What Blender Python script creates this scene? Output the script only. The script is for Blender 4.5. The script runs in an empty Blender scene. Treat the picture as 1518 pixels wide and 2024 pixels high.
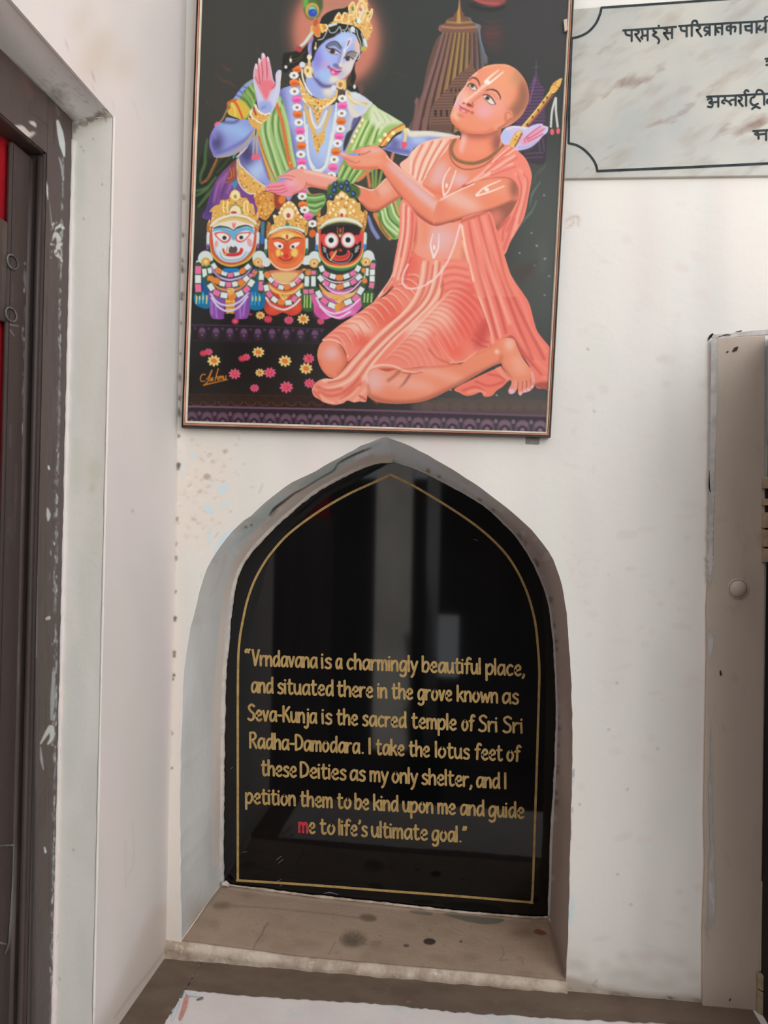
import bpy, bmesh, math, random
import numpy as np
from mathutils import Vector, Matrix

# ================================================================ camera, light, exposure
SC = bpy.context.scene
COL = SC.collection
FPX, DIST, EYE = 1500.0, 1.2, 1.45                     # focal length (px of the 1518x2024 frame), metres to the wall, eye height
def unit(v): return v/np.linalg.norm(v)
N_ = unit(np.array([166., 18., 1500.]))               # world +Y (into the wall) in camera axes (x right, y down, z forward)
G_ = np.array([-.018, 1., 0.]); G_ = unit(G_-N_*G_.dot(N_))   # world -Z
X_ = np.cross(G_, N_)                                 # world +X
CAM = np.array([0., -DIST, EYE])
def c2w(v): return np.array([np.dot(v, X_), np.dot(v, N_), -np.dot(v, G_)])
cam_data = bpy.data.cameras.new('camera'); cam = bpy.data.objects.new('camera', cam_data); COL.objects.link(cam)
r_, u_, b_ = c2w(np.array([1., 0, 0])), c2w(np.array([0, -1., 0])), c2w(np.array([0, 0, -1.]))
cam.matrix_world = Matrix([[r_[i], u_[i], b_[i], CAM[i]] for i in range(3)]+[[0, 0, 0, 1]])
cam_data.sensor_fit = 'VERTICAL'; cam_data.sensor_height = 24.0; cam_data.lens = FPX/2024*24.0
cam_data.clip_start = .02; cam_data.clip_end = 60
SC.camera = cam
SC.view_settings.view_transform = 'Standard'; SC.view_settings.look = 'None'
SC.view_settings.exposure = 0.2; SC.view_settings.gamma = 1.0
try: SC.view_settings.use_curve_mapping = False
except Exception: pass
W = bpy.data.worlds.new('sky'); SC.world = W; W.use_nodes = True
bg = W.node_tree.nodes['Background']; bg.inputs[0].default_value = (.95, 1.0, 1.04, 1); bg.inputs[1].default_value = 1.0   # overcast daylight over the open court
def area(name, loc, target, sx, sy, power, col):
    d = bpy.data.lights.new(name, 'AREA'); d.shape = 'RECTANGLE'; d.size = sx; d.size_y = sy; d.energy = power; d.color = col
    o = bpy.data.objects.new(name, d); COL.objects.link(o); o.location = loc
    o.rotation_euler = (Vector(target)-Vector(loc)).to_track_quat('-Z', 'Y').to_euler(); return o
area('court_daylight', (1.3, -2.1, 2.3), (-.2, 0, 1.6), 1.3, 1.3, 26, (.95, 1.0, 1.02))

sun_d = bpy.data.lights.new('sun', 'SUN'); sun_d.energy = 10.0; sun_d.angle = .02; sun_d.color = (1, .99, .97)
sun = bpy.data.objects.new('sun', sun_d); COL.objects.link(sun); sun.rotation_euler = Vector((.12, -.42, -.9)).to_track_quat('-Z', 'Y').to_euler()   # high behind the niche wall: it only reaches the court floor

# ================================================================ helpers
def ray(u, v): return c2w(np.array([(u-759.)/FPX, (v-1012.)/FPX, 1.]))
def onY(u, v, y=0.):
    d = ray(u, v); return CAM+d*((y+DIST)/d[1])
def onX(u, v, x):
    d = ray(u, v); return CAM+d*((x-CAM[0])/d[0])
def onZ(u, v, z):
    d = ray(u, v); return CAM+d*((z-CAM[2])/d[2])
def onP(u, v, p0, n):
    d = ray(u, v); return CAM+d*(np.dot(p0-CAM, n)/np.dot(d, n))
def lin(c):
    c = np.asarray(c, float)/255.
    return np.where(c <= .04045, c/12.92, ((c+.055)/1.055)**2.4)
def rgba(c): return tuple(lin(c))+(1.,)
def pts(s):
    return np.array([float(v) for v in s.replace(',', ' ').split()]).reshape(-1, 2)
def spline(a, closed=False, n=6):
    a = np.asarray(a, float)
    q = np.vstack([a[-1:], a, a[:2]]) if closed else np.vstack([2*a[:1]-a[1:2], a, 2*a[-1:]-a[-2:-1]])
    t = np.linspace(0, 1, n, endpoint=False)[:, None]; out = []
    for i in range(1, len(q)-2):
        p0, p1, p2, p3 = q[i-1], q[i], q[i+1], q[i+2]
        out.append(.5*(2*p1+(p2-p0)*t+(2*p0-5*p1+4*p2-p3)*t**2+(3*p1-p0-3*p2+p3)*t**3))
    if not closed: out.append(a[-1:])
    return np.vstack(out)
def resample(a, n):
    a = np.asarray(a, float); L = np.concatenate([[0], np.cumsum(np.linalg.norm(np.diff(a, axis=0), axis=1))])
    s = np.linspace(0, L[-1], n); return np.stack([np.interp(s, L, a[:, k]) for k in range(a.shape[1])], 1)

class MB:
    def __init__(s): s.v, s.f = [], []
    def add(s, verts, faces):
        o = len(s.v); s.v += [tuple(map(float, v)) for v in verts]; s.f += [tuple(i+o for i in f) for f in faces]
    def poly(s, verts): s.add(verts, [tuple(range(len(verts)))])
    def box(s, a, b):
        (x0, y0, z0), (x1, y1, z1) = a, b
        s.add([(x0, y0, z0), (x1, y0, z0), (x1, y1, z0), (x0, y1, z0), (x0, y0, z1), (x1, y0, z1), (x1, y1, z1), (x0, y1, z1)],
              [(0, 3, 2, 1), (4, 5, 6, 7), (0, 1, 5, 4), (1, 2, 6, 5), (2, 3, 7, 6), (3, 0, 4, 7)])
    def slab(s, front, back):                      # prism between two outlines of equal length
        n = len(front); s.add(list(front)+list(back), [tuple(range(n)), tuple(range(2*n-1, n-1, -1))]+[(i, i+n, (i+1) % n+n, (i+1) % n) for i in range(n)])
    def grid(s, rows):                             # rows of points
        n = len(rows[0]); m = len(rows)
        s.add([p for r in rows for p in r], [(i*n+j, i*n+j+1, (i+1)*n+j+1, (i+1)*n+j) for i in range(m-1) for j in range(n-1)])
    def tube(s, path, rad, k=8, cap=True):
        path = np.asarray(path, float); n = len(path); rad = np.broadcast_to(rad, (n,))
        t = np.gradient(path, axis=0); o = len(s.v); ref = np.array([.13, .31, .94])
        for i in range(n):
            d = unit(t[i]); a = unit(np.cross(d, ref if abs(d.dot(ref)) < .95 else np.array([1., 0, 0]))); b = np.cross(d, a)
            for j in range(k):
                th = 2*math.pi*j/k; s.v.append(tuple(path[i]+rad[i]*(math.cos(th)*a+math.sin(th)*b)))
        for i in range(n-1):
            for j in range(k): s.f.append((o+i*k+j, o+i*k+(j+1) % k, o+(i+1)*k+(j+1) % k, o+(i+1)*k+j))
        if cap: s.f.append(tuple(o+j for j in range(k))[::-1]); s.f.append(tuple(o+(n-1)*k+j for j in range(k)))
    def build(s, name, mat, parent=None, smooth=False, fix=True, bevel=0):
        me = bpy.data.meshes.new(name); me.from_pydata(s.v, [], s.f); me.update()
        if fix:
            bm = bmesh.new(); bm.from_mesh(me); bmesh.ops.recalc_face_normals(bm, faces=bm.faces); bm.to_mesh(me); bm.free()
        if smooth: me.polygons.foreach_set('use_smooth', [True]*len(me.polygons))
        me.materials.append(mat); o = bpy.data.objects.new(name, me); COL.objects.link(o)
        if parent is not None: o.parent = parent
        if bevel:
            b = o.modifiers.new('bevel', 'BEVEL'); b.width = bevel; b.segments = 2; b.limit_method = 'ANGLE'
        return o
def thing(name, label, cat, loc=(0, 0, 0)):
    o = bpy.data.objects.new(name, None); COL.objects.link(o); o['label'] = label; o['category'] = cat; o.empty_display_size = .05
    return o
def tag(o, label, cat): o['label'] = label; o['category'] = cat; return o
def struct(o, label=None):
    o['kind'] = 'structure'
    if label: o['label'] = label
    return o
def root(name, label=None):
    o = bpy.data.objects.new(name, None); COL.objects.link(o); o.empty_display_size = .05; return struct(o, label)
LIFT = [0]
def ribbon(mb, p, w, f, smooth=True, n=5, ends=True):      # stroke in frame pixels laid on a surface by f(u, v)
    q = np.asarray(p, float).reshape(-1, 2)
    if smooth and len(q) > 2: q = spline(q, n=n)
    ww = np.full(len(q), float(w)) if np.isscalar(w) else np.interp(np.linspace(0, 1, len(q)), np.linspace(0, 1, len(w)), w)
    d = np.gradient(q, axis=0); L = np.hypot(d[:, 0], d[:, 1])+1e-9; nr = np.stack([-d[:, 1]/L, d[:, 0]/L], 1)*(ww/2)[:, None]
    a, b = list(q+nr), list(q-nr)
    if ends:                                                # rounded ends
        e0 = q[0]-d[0]/L[0]*ww[0]*.35; e1 = q[-1]+d[-1]/L[-1]*ww[-1]*.35
        a = [e0+nr[0]*.55]+a+[e1+nr[-1]*.55]; b = [e0-nr[0]*.55]+b+[e1-nr[-1]*.55]
    m = len(a); LIFT[0] = (LIFT[0]+1) % 40; lf = LIFT[0]*7e-6
    pp_ = [np.asarray(f(*v)) for v in a]+[np.asarray(f(*v)) for v in b]
    mb.add([p_+(CAM-p_)*lf for p_ in pp_], [(i, i+1, m+i+1, m+i) for i in range(m-1)])

# ---------------------------------------------------------------- materials (all procedural)
def mat(name, col, rough=.8, spec=.3, noise=None, bump=None, metal=0., streak=None):
    """noise = (scale, stretch_z, colour2, contrast); streak adds a second noise; bump = (scale, strength)"""
    m = bpy.data.materials.new(name); m.use_nodes = True; nt = m.node_tree; b = nt.nodes['Principled BSDF']
    b.inputs['Roughness'].default_value = rough; b.inputs['Specular IOR Level'].default_value = spec; b.inputs['Metallic'].default_value = metal
    geo = nt.nodes.new('ShaderNodeNewGeometry')
    src = None
    def layer(prev, spec_):
        sc, st, c2, lo, hi = spec_
        mp = nt.nodes.new('ShaderNodeMapping'); mp.inputs['Scale'].default_value = st; nt.links.new(geo.outputs['Position'], mp.inputs['Vector'])
        nz = nt.nodes.new('ShaderNodeTexNoise'); nz.inputs['Scale'].default_value = sc; nz.inputs['Detail'].default_value = 6; nz.inputs['Roughness'].default_value = .6
        nt.links.new(mp.outputs[0], nz.inputs['Vector'])
        rp = nt.nodes.new('ShaderNodeMapRange'); rp.inputs[1].default_value = lo; rp.inputs[2].default_value = hi; nt.links.new(nz.outputs['Fac'], rp.inputs[0])
        mx = nt.nodes.new('ShaderNodeMix'); mx.data_type = 'RGBA'; nt.links.new(rp.outputs[0], mx.inputs[0])
        if prev is None: mx.inputs[6].default_value = rgba(col)
        else: nt.links.new(prev, mx.inputs[6])
        mx.inputs[7].default_value = rgba(c2); return mx.outputs[2]
    for l in (noise or []): src = layer(src, l)
    if src is None: b.inputs['Base Color'].default_value = rgba(col)
    else: nt.links.new(src, b.inputs['Base Color'])
    if bump:
        prev = None
        for sc, st in bump:
            nz = nt.nodes.new('ShaderNodeTexNoise'); nz.inputs['Scale'].default_value = sc; nz.inputs['Detail'].default_value = 5; nt.links.new(geo.outputs['Position'], nz.inputs['Vector'])
            bp = nt.nodes.new('ShaderNodeBump'); bp.inputs['Strength'].default_value = st; bp.inputs['Distance'].default_value = .004; nt.links.new(nz.outputs['Fac'], bp.inputs['Height'])
            if prev is not None: nt.links.new(prev, bp.inputs['Normal'])
            prev = bp.outputs[0]
        nt.links.new(prev, b.inputs['Normal'])
    return m
PRINT_GAIN = .88
# ---------------------------------------------------------------- picture painter (flat artwork of the print)
class Painter:
    def __init__(s, x0, y0, x1, y1, ss=2):
        s.x0, s.y0, s.ss = x0, y0, ss
        s.W, s.H = int((x1-x0)*ss), int((y1-y0)*ss)
        s.im = np.zeros((s.H, s.W, 3), np.float32)
        s.clips = []; s.fold = 1; s.z(0, 0, 1.0); s.rng = random.Random(5)
    def z(s, ox, oy, k): s.t = (ox, oy, k)
    def P(s, p, smooth=False, closed=True, n=6):
        if isinstance(p, str): p = [float(v) for v in p.split()]
        a = np.array(p, float).reshape(-1, 2)/s.t[2]+np.array(s.t[:2])
        a = (a-np.array([s.x0, s.y0]))*s.ss
        if smooth and len(a) > 2:
            if closed: q = np.vstack([a[-1:], a, a[:2]])
            else: q = np.vstack([2*a[:1]-a[1:2], a, 2*a[-1:]-a[-2:-1]])
            out = []
            tt = np.linspace(0, 1, n, endpoint=False)[:, None]
            for i in range(1, len(q)-2):
                p0, p1, p2, p3 = q[i-1], q[i], q[i+1], q[i+2]
                out.append(.5*((2*p1)+(p2-p0)*tt+(2*p0-5*p1+4*p2-p3)*tt**2+(3*p1-p0-3*p2+p3)*tt**3))
            if not closed: out.append(a[-1:])
            a = np.vstack(out)
        return a
    def raster(s, polys, pad=0):
        al = np.vstack(polys)
        bx0 = max(0, int(math.floor(al[:, 0].min()))-pad); bx1 = min(s.W, int(math.ceil(al[:, 0].max()))+1+pad)
        by0 = max(0, int(math.floor(al[:, 1].min()))-pad); by1 = min(s.H, int(math.ceil(al[:, 1].max()))+1+pad)
        if bx1 <= bx0 or by1 <= by0: return None
        w, h = bx1-bx0, by1-by0
        out = np.zeros((h, w), np.float32)
        for a in polys:
            d = np.zeros((h, w+1), np.int32)
            b = np.roll(a, -1, 0)
            for (xa, ya), (xb, yb) in zip(a, b):
                if ya == yb: continue
                sg = 1
                if ya > yb: xa, ya, xb, yb, sg = xb, yb, xa, ya, -1
                r0 = max(by0, int(math.ceil(ya-.5))); r1 = min(by1-1, int(math.ceil(yb-.5))-1)
                if r1 < r0: continue
                r = np.arange(r0, r1+1)
                xx = xa+(r+.5-ya)*(xb-xa)/(yb-ya)
                c = np.clip(np.ceil(xx-.5).astype(int)-bx0, 0, w)
                d[r-by0, c] += sg
            out = np.maximum(out, (np.cumsum(d, 1)[:, :w] != 0).astype(np.float32))
        return bx0, by0, out
    @staticmethod
    def blur(m, r):
        for _ in range(2):
            for ax in (0, 1):
                k = max(1, int(round(r)))
                c = np.cumsum(np.pad(m, [(k+1, k) if i == ax else (0, 0) for i in (0, 1)], mode='edge'), axis=ax, dtype=np.float64)
                if ax == 0: m = ((c[2*k+1:]-c[:-2*k-1])/(2*k+1)).astype(np.float32)
                else: m = ((c[:, 2*k+1:]-c[:, :-2*k-1])/(2*k+1)).astype(np.float32)
        return m
    def put(s, R, col, soft, a, kb=.6):
        if R is None: return
        bx, by, m = R
        if soft > 0: m = s.blur(m, soft*s.ss*kb)
        h, w = m.shape
        for (cx, cy, cm) in s.clips:
            full = np.zeros((h, w), np.float32)
            x0, x1 = max(bx, cx), min(bx+w, cx+cm.shape[1]); y0, y1 = max(by, cy), min(by+h, cy+cm.shape[0])
            if x1 > x0 and y1 > y0: full[y0-by:y1-by, x0-bx:x1-bx] = cm[y0-cy:y1-cy, x0-cx:x1-cx]
            m = m*full
        m = (m*a)[:, :, None]
        v = s.im[by:by+h, bx:bx+w]
        v += m*(np.array(col, np.float32)-v)
    def F(s, p, col, soft=0, a=1, sm=True):
        s.put(s.raster([s.P(p, sm)], int(soft*s.ss*2.2)+1), col, soft, a)
    def C(s, p, sm=True, soft=0):
        R = s.raster([s.P(p, sm)], int(soft*s.ss*2.2)+1)
        s.clips.append((R[0], R[1], s.blur(R[2], soft*s.ss*.6) if soft else R[2]))
    def U(s): s.clips.pop()
    def FC(s, p, col, sm=True): s.F(p, col, 0, 1, sm); s.C(p, sm)
    def S(s, p, w, col, soft=0, a=1, sm=True):
        q = s.P(p, sm, closed=False, n=8)
        n = len(q)
        if isinstance(w, (int, float)): ww = np.full(n, float(w))
        else: ww = np.interp(np.linspace(0, 1, n), np.linspace(0, 1, len(w)), w)
        ww = ww*s.ss*.5
        d = np.gradient(q, axis=0); L = np.hypot(d[:, 0], d[:, 1])+1e-9
        nr = np.stack([-d[:, 1]/L, d[:, 0]/L], 1)*ww[:, None]
        polys = []
        for i in range(n-1):
            polys.append(np.array([q[i]+nr[i], q[i+1]+nr[i+1], q[i+1]-nr[i+1], q[i]-nr[i]]))
        if max(ww) > 1.5:
            th = np.linspace(0, 2*math.pi, 10, endpoint=False)
            for i in range(0, n, 3 if n > 12 else 1):
                polys.append(q[i]+ww[i]*np.stack([np.cos(th), np.sin(th)], 1))
        k = s.fold if soft >= 1.4 else 1
        s.put(s.raster(polys, int(soft*s.ss*3)+1), col, soft*(1+.5*(1-k)/.4), a*k)
    def E(s, x, y, rx, ry, col, rot=0, soft=0, a=1):
        c = s.P([x, y])[0]; th = np.linspace(0, 2*math.pi, 28, endpoint=False)
        e = np.stack([rx*s.ss*np.cos(th), ry*s.ss*np.sin(th)], 1)
        r = math.radians(rot); M = np.array([[math.cos(r), math.sin(r)], [-math.sin(r), math.cos(r)]])
        s.put(s.raster([c+e@M], int(soft*s.ss*(3 if soft > 3 else 2.2))+1), col, soft, a, 1.0 if soft > 3 else .6)
    def SS(s, items, w, col, soft=0, a=1):           # several strokes parted by '|'
        for p in items.split('|'): s.S(p, w, col, soft, a)
    def ornate(s, p, seed, base=(226, 178, 100), lo=(150, 88, 44), hi=(250, 232, 186), n=90, r=1.6):
        s.FC(p, base)
        q = s.P(p); rg = random.Random(seed)
        x0, y0 = q.min(0); x1, y1 = q.max(0); t = s.t
        for i in range(n):
            x = rg.uniform(x0, x1)/s.ss+s.x0; y = rg.uniform(y0, y1)/s.ss+s.y0
            s.z(0, 0, 1.0)
            u = rg.random(); c = lo if u < .3 else hi if u < .75 else (208, 132, 62)
            s.E(x, y, r*rg.uniform(.5, 1.4), r*rg.uniform(.5, 1.4), c, 0, .5, .8)
            s.t = t
        s.U()
    def result(s):
        k = s.ss
        return s.im.reshape(s.H//k, k, s.W//k, k, 3).mean((1, 3))
def inked(name, PWv, nu, nv_, CLv, m, parent, loc=(0, 0, 0)):
    me = bpy.data.meshes.new(name); n_ = nu*nv_; nf = (nu-1)*(nv_-1)
    me.vertices.add(n_); me.vertices.foreach_set('co', (PWv-np.array(loc)).astype(np.float32).ravel())
    i0 = (np.arange(nv_-1)[:, None]*nu+np.arange(nu-1)[None, :]).ravel(); li = np.stack([i0, i0+nu, i0+nu+1, i0+1], 1).astype(np.int32)
    me.loops.add(nf*4); me.loops.foreach_set('vertex_index', li.ravel()); me.polygons.add(nf)
    me.polygons.foreach_set('loop_start', np.arange(0, nf*4, 4, dtype=np.int32)); me.polygons.foreach_set('loop_total', np.full(nf, 4, dtype=np.int32)); me.update(calc_edges=True)
    at = me.color_attributes.new('ink', 'FLOAT_COLOR', 'POINT'); at.data.foreach_set('color', np.concatenate([CLv, np.ones((n_, 1))], 1).astype(np.float32).ravel())
    me.polygons.foreach_set('use_smooth', [True]*nf); me.materials.append(m); o = bpy.data.objects.new(name, me); COL.objects.link(o); o.parent = parent; return o
def ink_material(name, rough, spec, bump=None):
    m = bpy.data.materials.new(name); m.use_nodes = True; nt = m.node_tree; b = nt.nodes['Principled BSDF']; b.inputs['Roughness'].default_value = rough; b.inputs['Specular IOR Level'].default_value = spec
    an = nt.nodes.new('ShaderNodeAttribute'); an.attribute_name = 'ink'; nt.links.new(an.outputs['Color'], b.inputs['Base Color'])
    if bump:
        geo = nt.nodes.new('ShaderNodeNewGeometry'); nz = nt.nodes.new('ShaderNodeTexNoise'); nz.inputs['Scale'].default_value = bump[0]; nz.inputs['Detail'].default_value = 6; nt.links.new(geo.outputs['Position'], nz.inputs['Vector'])
        bp = nt.nodes.new('ShaderNodeBump'); bp.inputs['Strength'].default_value = bump[1]; bp.inputs['Distance'].default_value = .004; nt.links.new(nz.outputs['Fac'], bp.inputs['Height']); nt.links.new(bp.outputs[0], b.inputs['Normal'])
    return m
def sample(art, x0, y0, q):
    fx = np.clip(q[:, 0]-x0-.5, 0, art.shape[1]-1.001); fy = np.clip(q[:, 1]-y0-.5, 0, art.shape[0]-1.001); ix = fx.astype(int); iy = fy.astype(int); ax = (fx-ix)[:, None]; ay = (fy-iy)[:, None]
    return (art[iy, ix]*(1-ax)+art[iy, ix+1]*ax)*(1-ay)+(art[iy+1, ix]*(1-ax)+art[iy+1, ix+1]*ax)*ay
def project(P):
    D = P-CAM; return np.stack([759+FPX*(D@r_)/-(D@b_), 1012-FPX*(D@u_)/-(D@b_)], 1)
def inked_multi(name, Gs, colf, m):
    V, L_, o = [], [], 0
    for G in Gs:
        nv_, nu = G.shape[:2]; V.append(G.reshape(-1, 3)); i0 = (np.arange(nv_-1)[:, None]*nu+np.arange(nu-1)[None, :]).ravel()+o; L_.append(np.stack([i0, i0+nu, i0+nu+1, i0+1], 1)); o += nv_*nu
    V = np.vstack(V); L_ = np.vstack(L_).astype(np.int32); nf = len(L_)
    # the faces look into the court
    n_ = np.cross(V[L_[:, 1]]-V[L_[:, 0]], V[L_[:, 2]]-V[L_[:, 0]]); c_ = V[L_].mean(1); flip = (n_*(np.array([.0, -.6, 1.35])-c_)).sum(1) < 0; L_[flip] = L_[flip][:, ::-1]
    me = bpy.data.meshes.new(name); me.vertices.add(len(V)); me.vertices.foreach_set('co', V.astype(np.float32).ravel()); me.loops.add(nf*4); me.loops.foreach_set('vertex_index', L_.ravel()); me.polygons.add(nf)
    me.polygons.foreach_set('loop_start', np.arange(0, nf*4, 4, dtype=np.int32)); me.polygons.foreach_set('loop_total', np.full(nf, 4, dtype=np.int32)); me.update(calc_edges=True)
    at = me.color_attributes.new('ink', 'FLOAT_COLOR', 'POINT'); at.data.foreach_set('color', np.concatenate([colf(project(V)), np.ones((len(V), 1))], 1).astype(np.float32).ravel())
    me.materials.append(m); o_ = bpy.data.objects.new(name, me); COL.objects.link(o_); return o_
# ================================================================ materials
M_WALL = mat('limewash', (228, 219, 211), .85, .15, [(3.0, (1.6, 1.6, .35), (218, 211, 204), .42, .62), (5.0, (2.2, 1, .25), (228, 211, 206), .45, .7), (42, (1, 1, 1), (206, 196, 186), .62, .8)], [(14, .12), (160, .1)])
M_WALLL = mat('limewash_left', (219, 208, 203), .85, .15, [(2.6, (1.4, 1.4, .4), (208, 203, 197), .45, .65), (6.0, (1, 1.4, .3), (222, 204, 202), .48, .7)], [(14, .1), (160, .08)])
M_JAMBW = mat('limewash_jamb', (224, 219, 211), .85, .15, [(3.4, (1.4, 1.4, .4), (213, 210, 198), .42, .64), (9, (1, 1, .6), (226, 220, 212), .5, .7)], [(14, .1), (160, .08)])
M_MARG = mat('brown_margin', (116, 98, 84), .7, .2, [(11, (1, 1.6, 1), (102, 85, 72), .42, .62), (60, (1, 1, 1), (134, 118, 104), .64, .8)], [(28, .3), (150, .2)])
M_NICHE = mat('niche_paint', (200, 196, 193), .8, .2, [(5, (1, 1, .5), (184, 181, 180), .42, .62), (16, (1, 1, .6), (210, 206, 202), .55, .72)], [(22, .18), (180, .12)])
M_TAUPE = mat('taupe_paint', (190, 173, 157), .6, .3, [(4, (1, 1, .35), (174, 153, 139), .42, .62), (30, (1, 1, .5), (160, 142, 128), .6, .8)], [(30, .12), (220, .06)])
M_SILL = mat('brown_sill', (147, 128, 112), .75, .25, [(11, (1, 1.6, 1), (128, 108, 92), .42, .62), (34, (1, 1, 1), (104, 90, 78), .6, .78), (120, (1, 1, 1), (168, 150, 134), .66, .8)], [(28, .3), (150, .22)])
M_LIP = mat('worn_lip', (204, 186, 168), .8, .2, [(26, (1, 1, 1), (172, 152, 134), .42, .6), (90, (1, 1, 1), (218, 204, 188), .58, .75)], [(50, .4), (170, .3)])
M_MORT = mat('mortar', (206, 194, 184), .9, .1, [(30, (1, 1, 1), (182, 178, 176), .45, .65), (90, (1, 1, 1), (216, 206, 198), .55, .7)], [(70, .5)])
M_PALE = mat('pale_undercoat', (206, 218, 220), .85, .15, [(60, (1, 1, 1), (190, 200, 202), .45, .65)], [(90, .2)])
M_GREYP = mat('grey_undercoat', (160, 170, 172), .85, .15, [(40, (1, 1, 1), (182, 190, 194), .45, .65)], [(90, .25)])
M_LEDGE = mat('ledge_paint', (232, 222, 216), .8, .2, [(5, (1, 1, 1), (224, 210, 206), .42, .62), (16, (1, 1, 1), (208, 212, 208), .58, .72)], [(30, .2), (150, .1)])
M_CRACK = mat('crack', (52, 46, 42), .95, .05, [(60, (1, 1, 1), (34, 30, 28), .4, .6)])
M_DIRT = mat('grime', (122, 110, 100), .95, .05, [(80, (1, 1, 1), (88, 80, 74), .4, .6)], [(120, .4)])
M_WOOD = mat('dark_door_paint', (76, 64, 60), .5, .35, [(9, (1, 1, .12), (58, 47, 44), .4, .6), (50, (1, 1, .1), (90, 78, 72), .58, .72)], [(40, .2), (150, .1)])
M_SCUFF = mat('worn_edge', (112, 113, 111), .8, .2, [(70, (1, 1, .2), (82, 80, 78), .4, .6)], [(90, .3)])
M_CURT = mat('red_cloth', (176, 22, 34), .85, .2, [(12, (1, 4, .4), (146, 16, 28), .4, .6)], [(200, .2)])
M_BLACKG = mat('black_granite', (9, 9, 10), .045, .5, [(300, (1, 1, 1), (16, 17, 18), .6, .75)])
M_GOLD = mat('gold_paint', (186, 154, 98), .5, .3, [(90, (1, 1, 1), (164, 130, 78), .45, .65)])
M_RED = mat('red_crayon', (196, 62, 76), .7, .2, [(120, (1, 1, 1), (170, 54, 64), .4, .6)])
M_FBLK = mat('frame_black', (46, 42, 41), .45, .4, [(60, (1, 1, 1), (36, 33, 33), .4, .6)])
M_FROSE = mat('frame_rose', (206, 148, 122), .35, .5, [(20, (1, 1, 1), (180, 122, 98), .4, .6)])
M_FCREAM = mat('frame_cream', (222, 210, 190), .5, .3, [(30, (1, 1, 1), (206, 194, 174), .4, .6)])
M_MLINE = mat('incised_black', (52, 60, 63), .7, .2, [(90, (1, 1, 1), (40, 46, 48), .4, .6)])
M_HINGE = mat('hinge_paint', (164, 146, 122), .55, .35, [(60, (1, 1, 1), (140, 122, 102), .4, .6)], [(120, .2)])
M_TAPE = mat('grey_tape', (150, 146, 140), .7, .2, [(60, (1, 1, 1), (134, 130, 124), .4, .6)])
M_DARK = mat('dark_brown', (40, 33, 31), .7, .2, [(12, (1, 1, .3), (28, 24, 23), .4, .6)])  # dark brown of the right door leaf and the hinge pins
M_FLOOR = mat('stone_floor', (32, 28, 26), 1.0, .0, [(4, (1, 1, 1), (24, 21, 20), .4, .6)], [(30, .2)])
M_BOUNCE = mat('bounce_floor', (206, 204, 198), .85, .1, [(4, (1, 1, 1), (192, 190, 184), .4, .6)], [(30, .2)])
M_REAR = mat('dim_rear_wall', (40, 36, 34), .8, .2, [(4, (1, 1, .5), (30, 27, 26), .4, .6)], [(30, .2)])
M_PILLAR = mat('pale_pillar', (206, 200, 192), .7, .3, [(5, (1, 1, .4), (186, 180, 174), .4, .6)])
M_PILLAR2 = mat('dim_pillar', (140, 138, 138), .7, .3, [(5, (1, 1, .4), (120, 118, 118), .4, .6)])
def marble_material():
    m = mat('marble', (180, 174, 162), .3, .45); nt = m.node_tree; b = nt.nodes['Principled BSDF']; L = nt.links
    geo = nt.nodes.new('ShaderNodeNewGeometry')
    mr = nt.nodes.new('ShaderNodeMapping'); mr.inputs['Rotation'].default_value = (0, math.radians(30), 0); L.new(geo.outputs['Position'], mr.inputs['Vector'])
    mp = nt.nodes.new('ShaderNodeMapping'); mp.inputs['Scale'].default_value = (9, 6, 24); L.new(mr.outputs[0], mp.inputs['Vector'])
    def nz(vec, sc, lo, hi, det=6):
        n = nt.nodes.new('ShaderNodeTexNoise'); n.inputs['Scale'].default_value = sc; n.inputs['Detail'].default_value = det; L.new(vec, n.inputs['Vector'])
        r = nt.nodes.new('ShaderNodeMapRange'); r.inputs[1].default_value = lo; r.inputs[2].default_value = hi; L.new(n.outputs['Fac'], r.inputs[0]); return r.outputs[0]
    def mix(f, a, c):
        x = nt.nodes.new('ShaderNodeMix'); x.data_type = 'RGBA'; L.new(f, x.inputs[0])
        if isinstance(a, tuple): x.inputs[6].default_value = rgba(a)
        else: L.new(a, x.inputs[6])
        x.inputs[7].default_value = rgba(c); return x.outputs[2]
    c = mix(nz(geo.outputs['Position'], 7, .4, .65), (187, 181, 170), (170, 169, 163))
    c = mix(nz(mp.outputs[0], 1.6, .5, .78), c, (158, 146, 132))
    c = mix(nz(mp.outputs[0], 1.1, .6, .72, 8), c, (134, 108, 92))
    L.new(c, b.inputs['Base Color']); return m
M_MARBLE = marble_material()

# ================================================================ the room
XL = onY(345, 1100)[0]                                  # left wall plane
ZLEDGE = onY(335, 1893)[2]                              # plinth top
YE = onX(207, 1000, XL)[1]                              # edge of the left wall at the doorway
ZT = onX(213, 218, XL)[2]                               # head of the doorway
XF = onY(127, 1000, YE)[0]                              # door frame plane
ZTOP = 2.75; XR = 3.0; YR = -3.3
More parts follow.
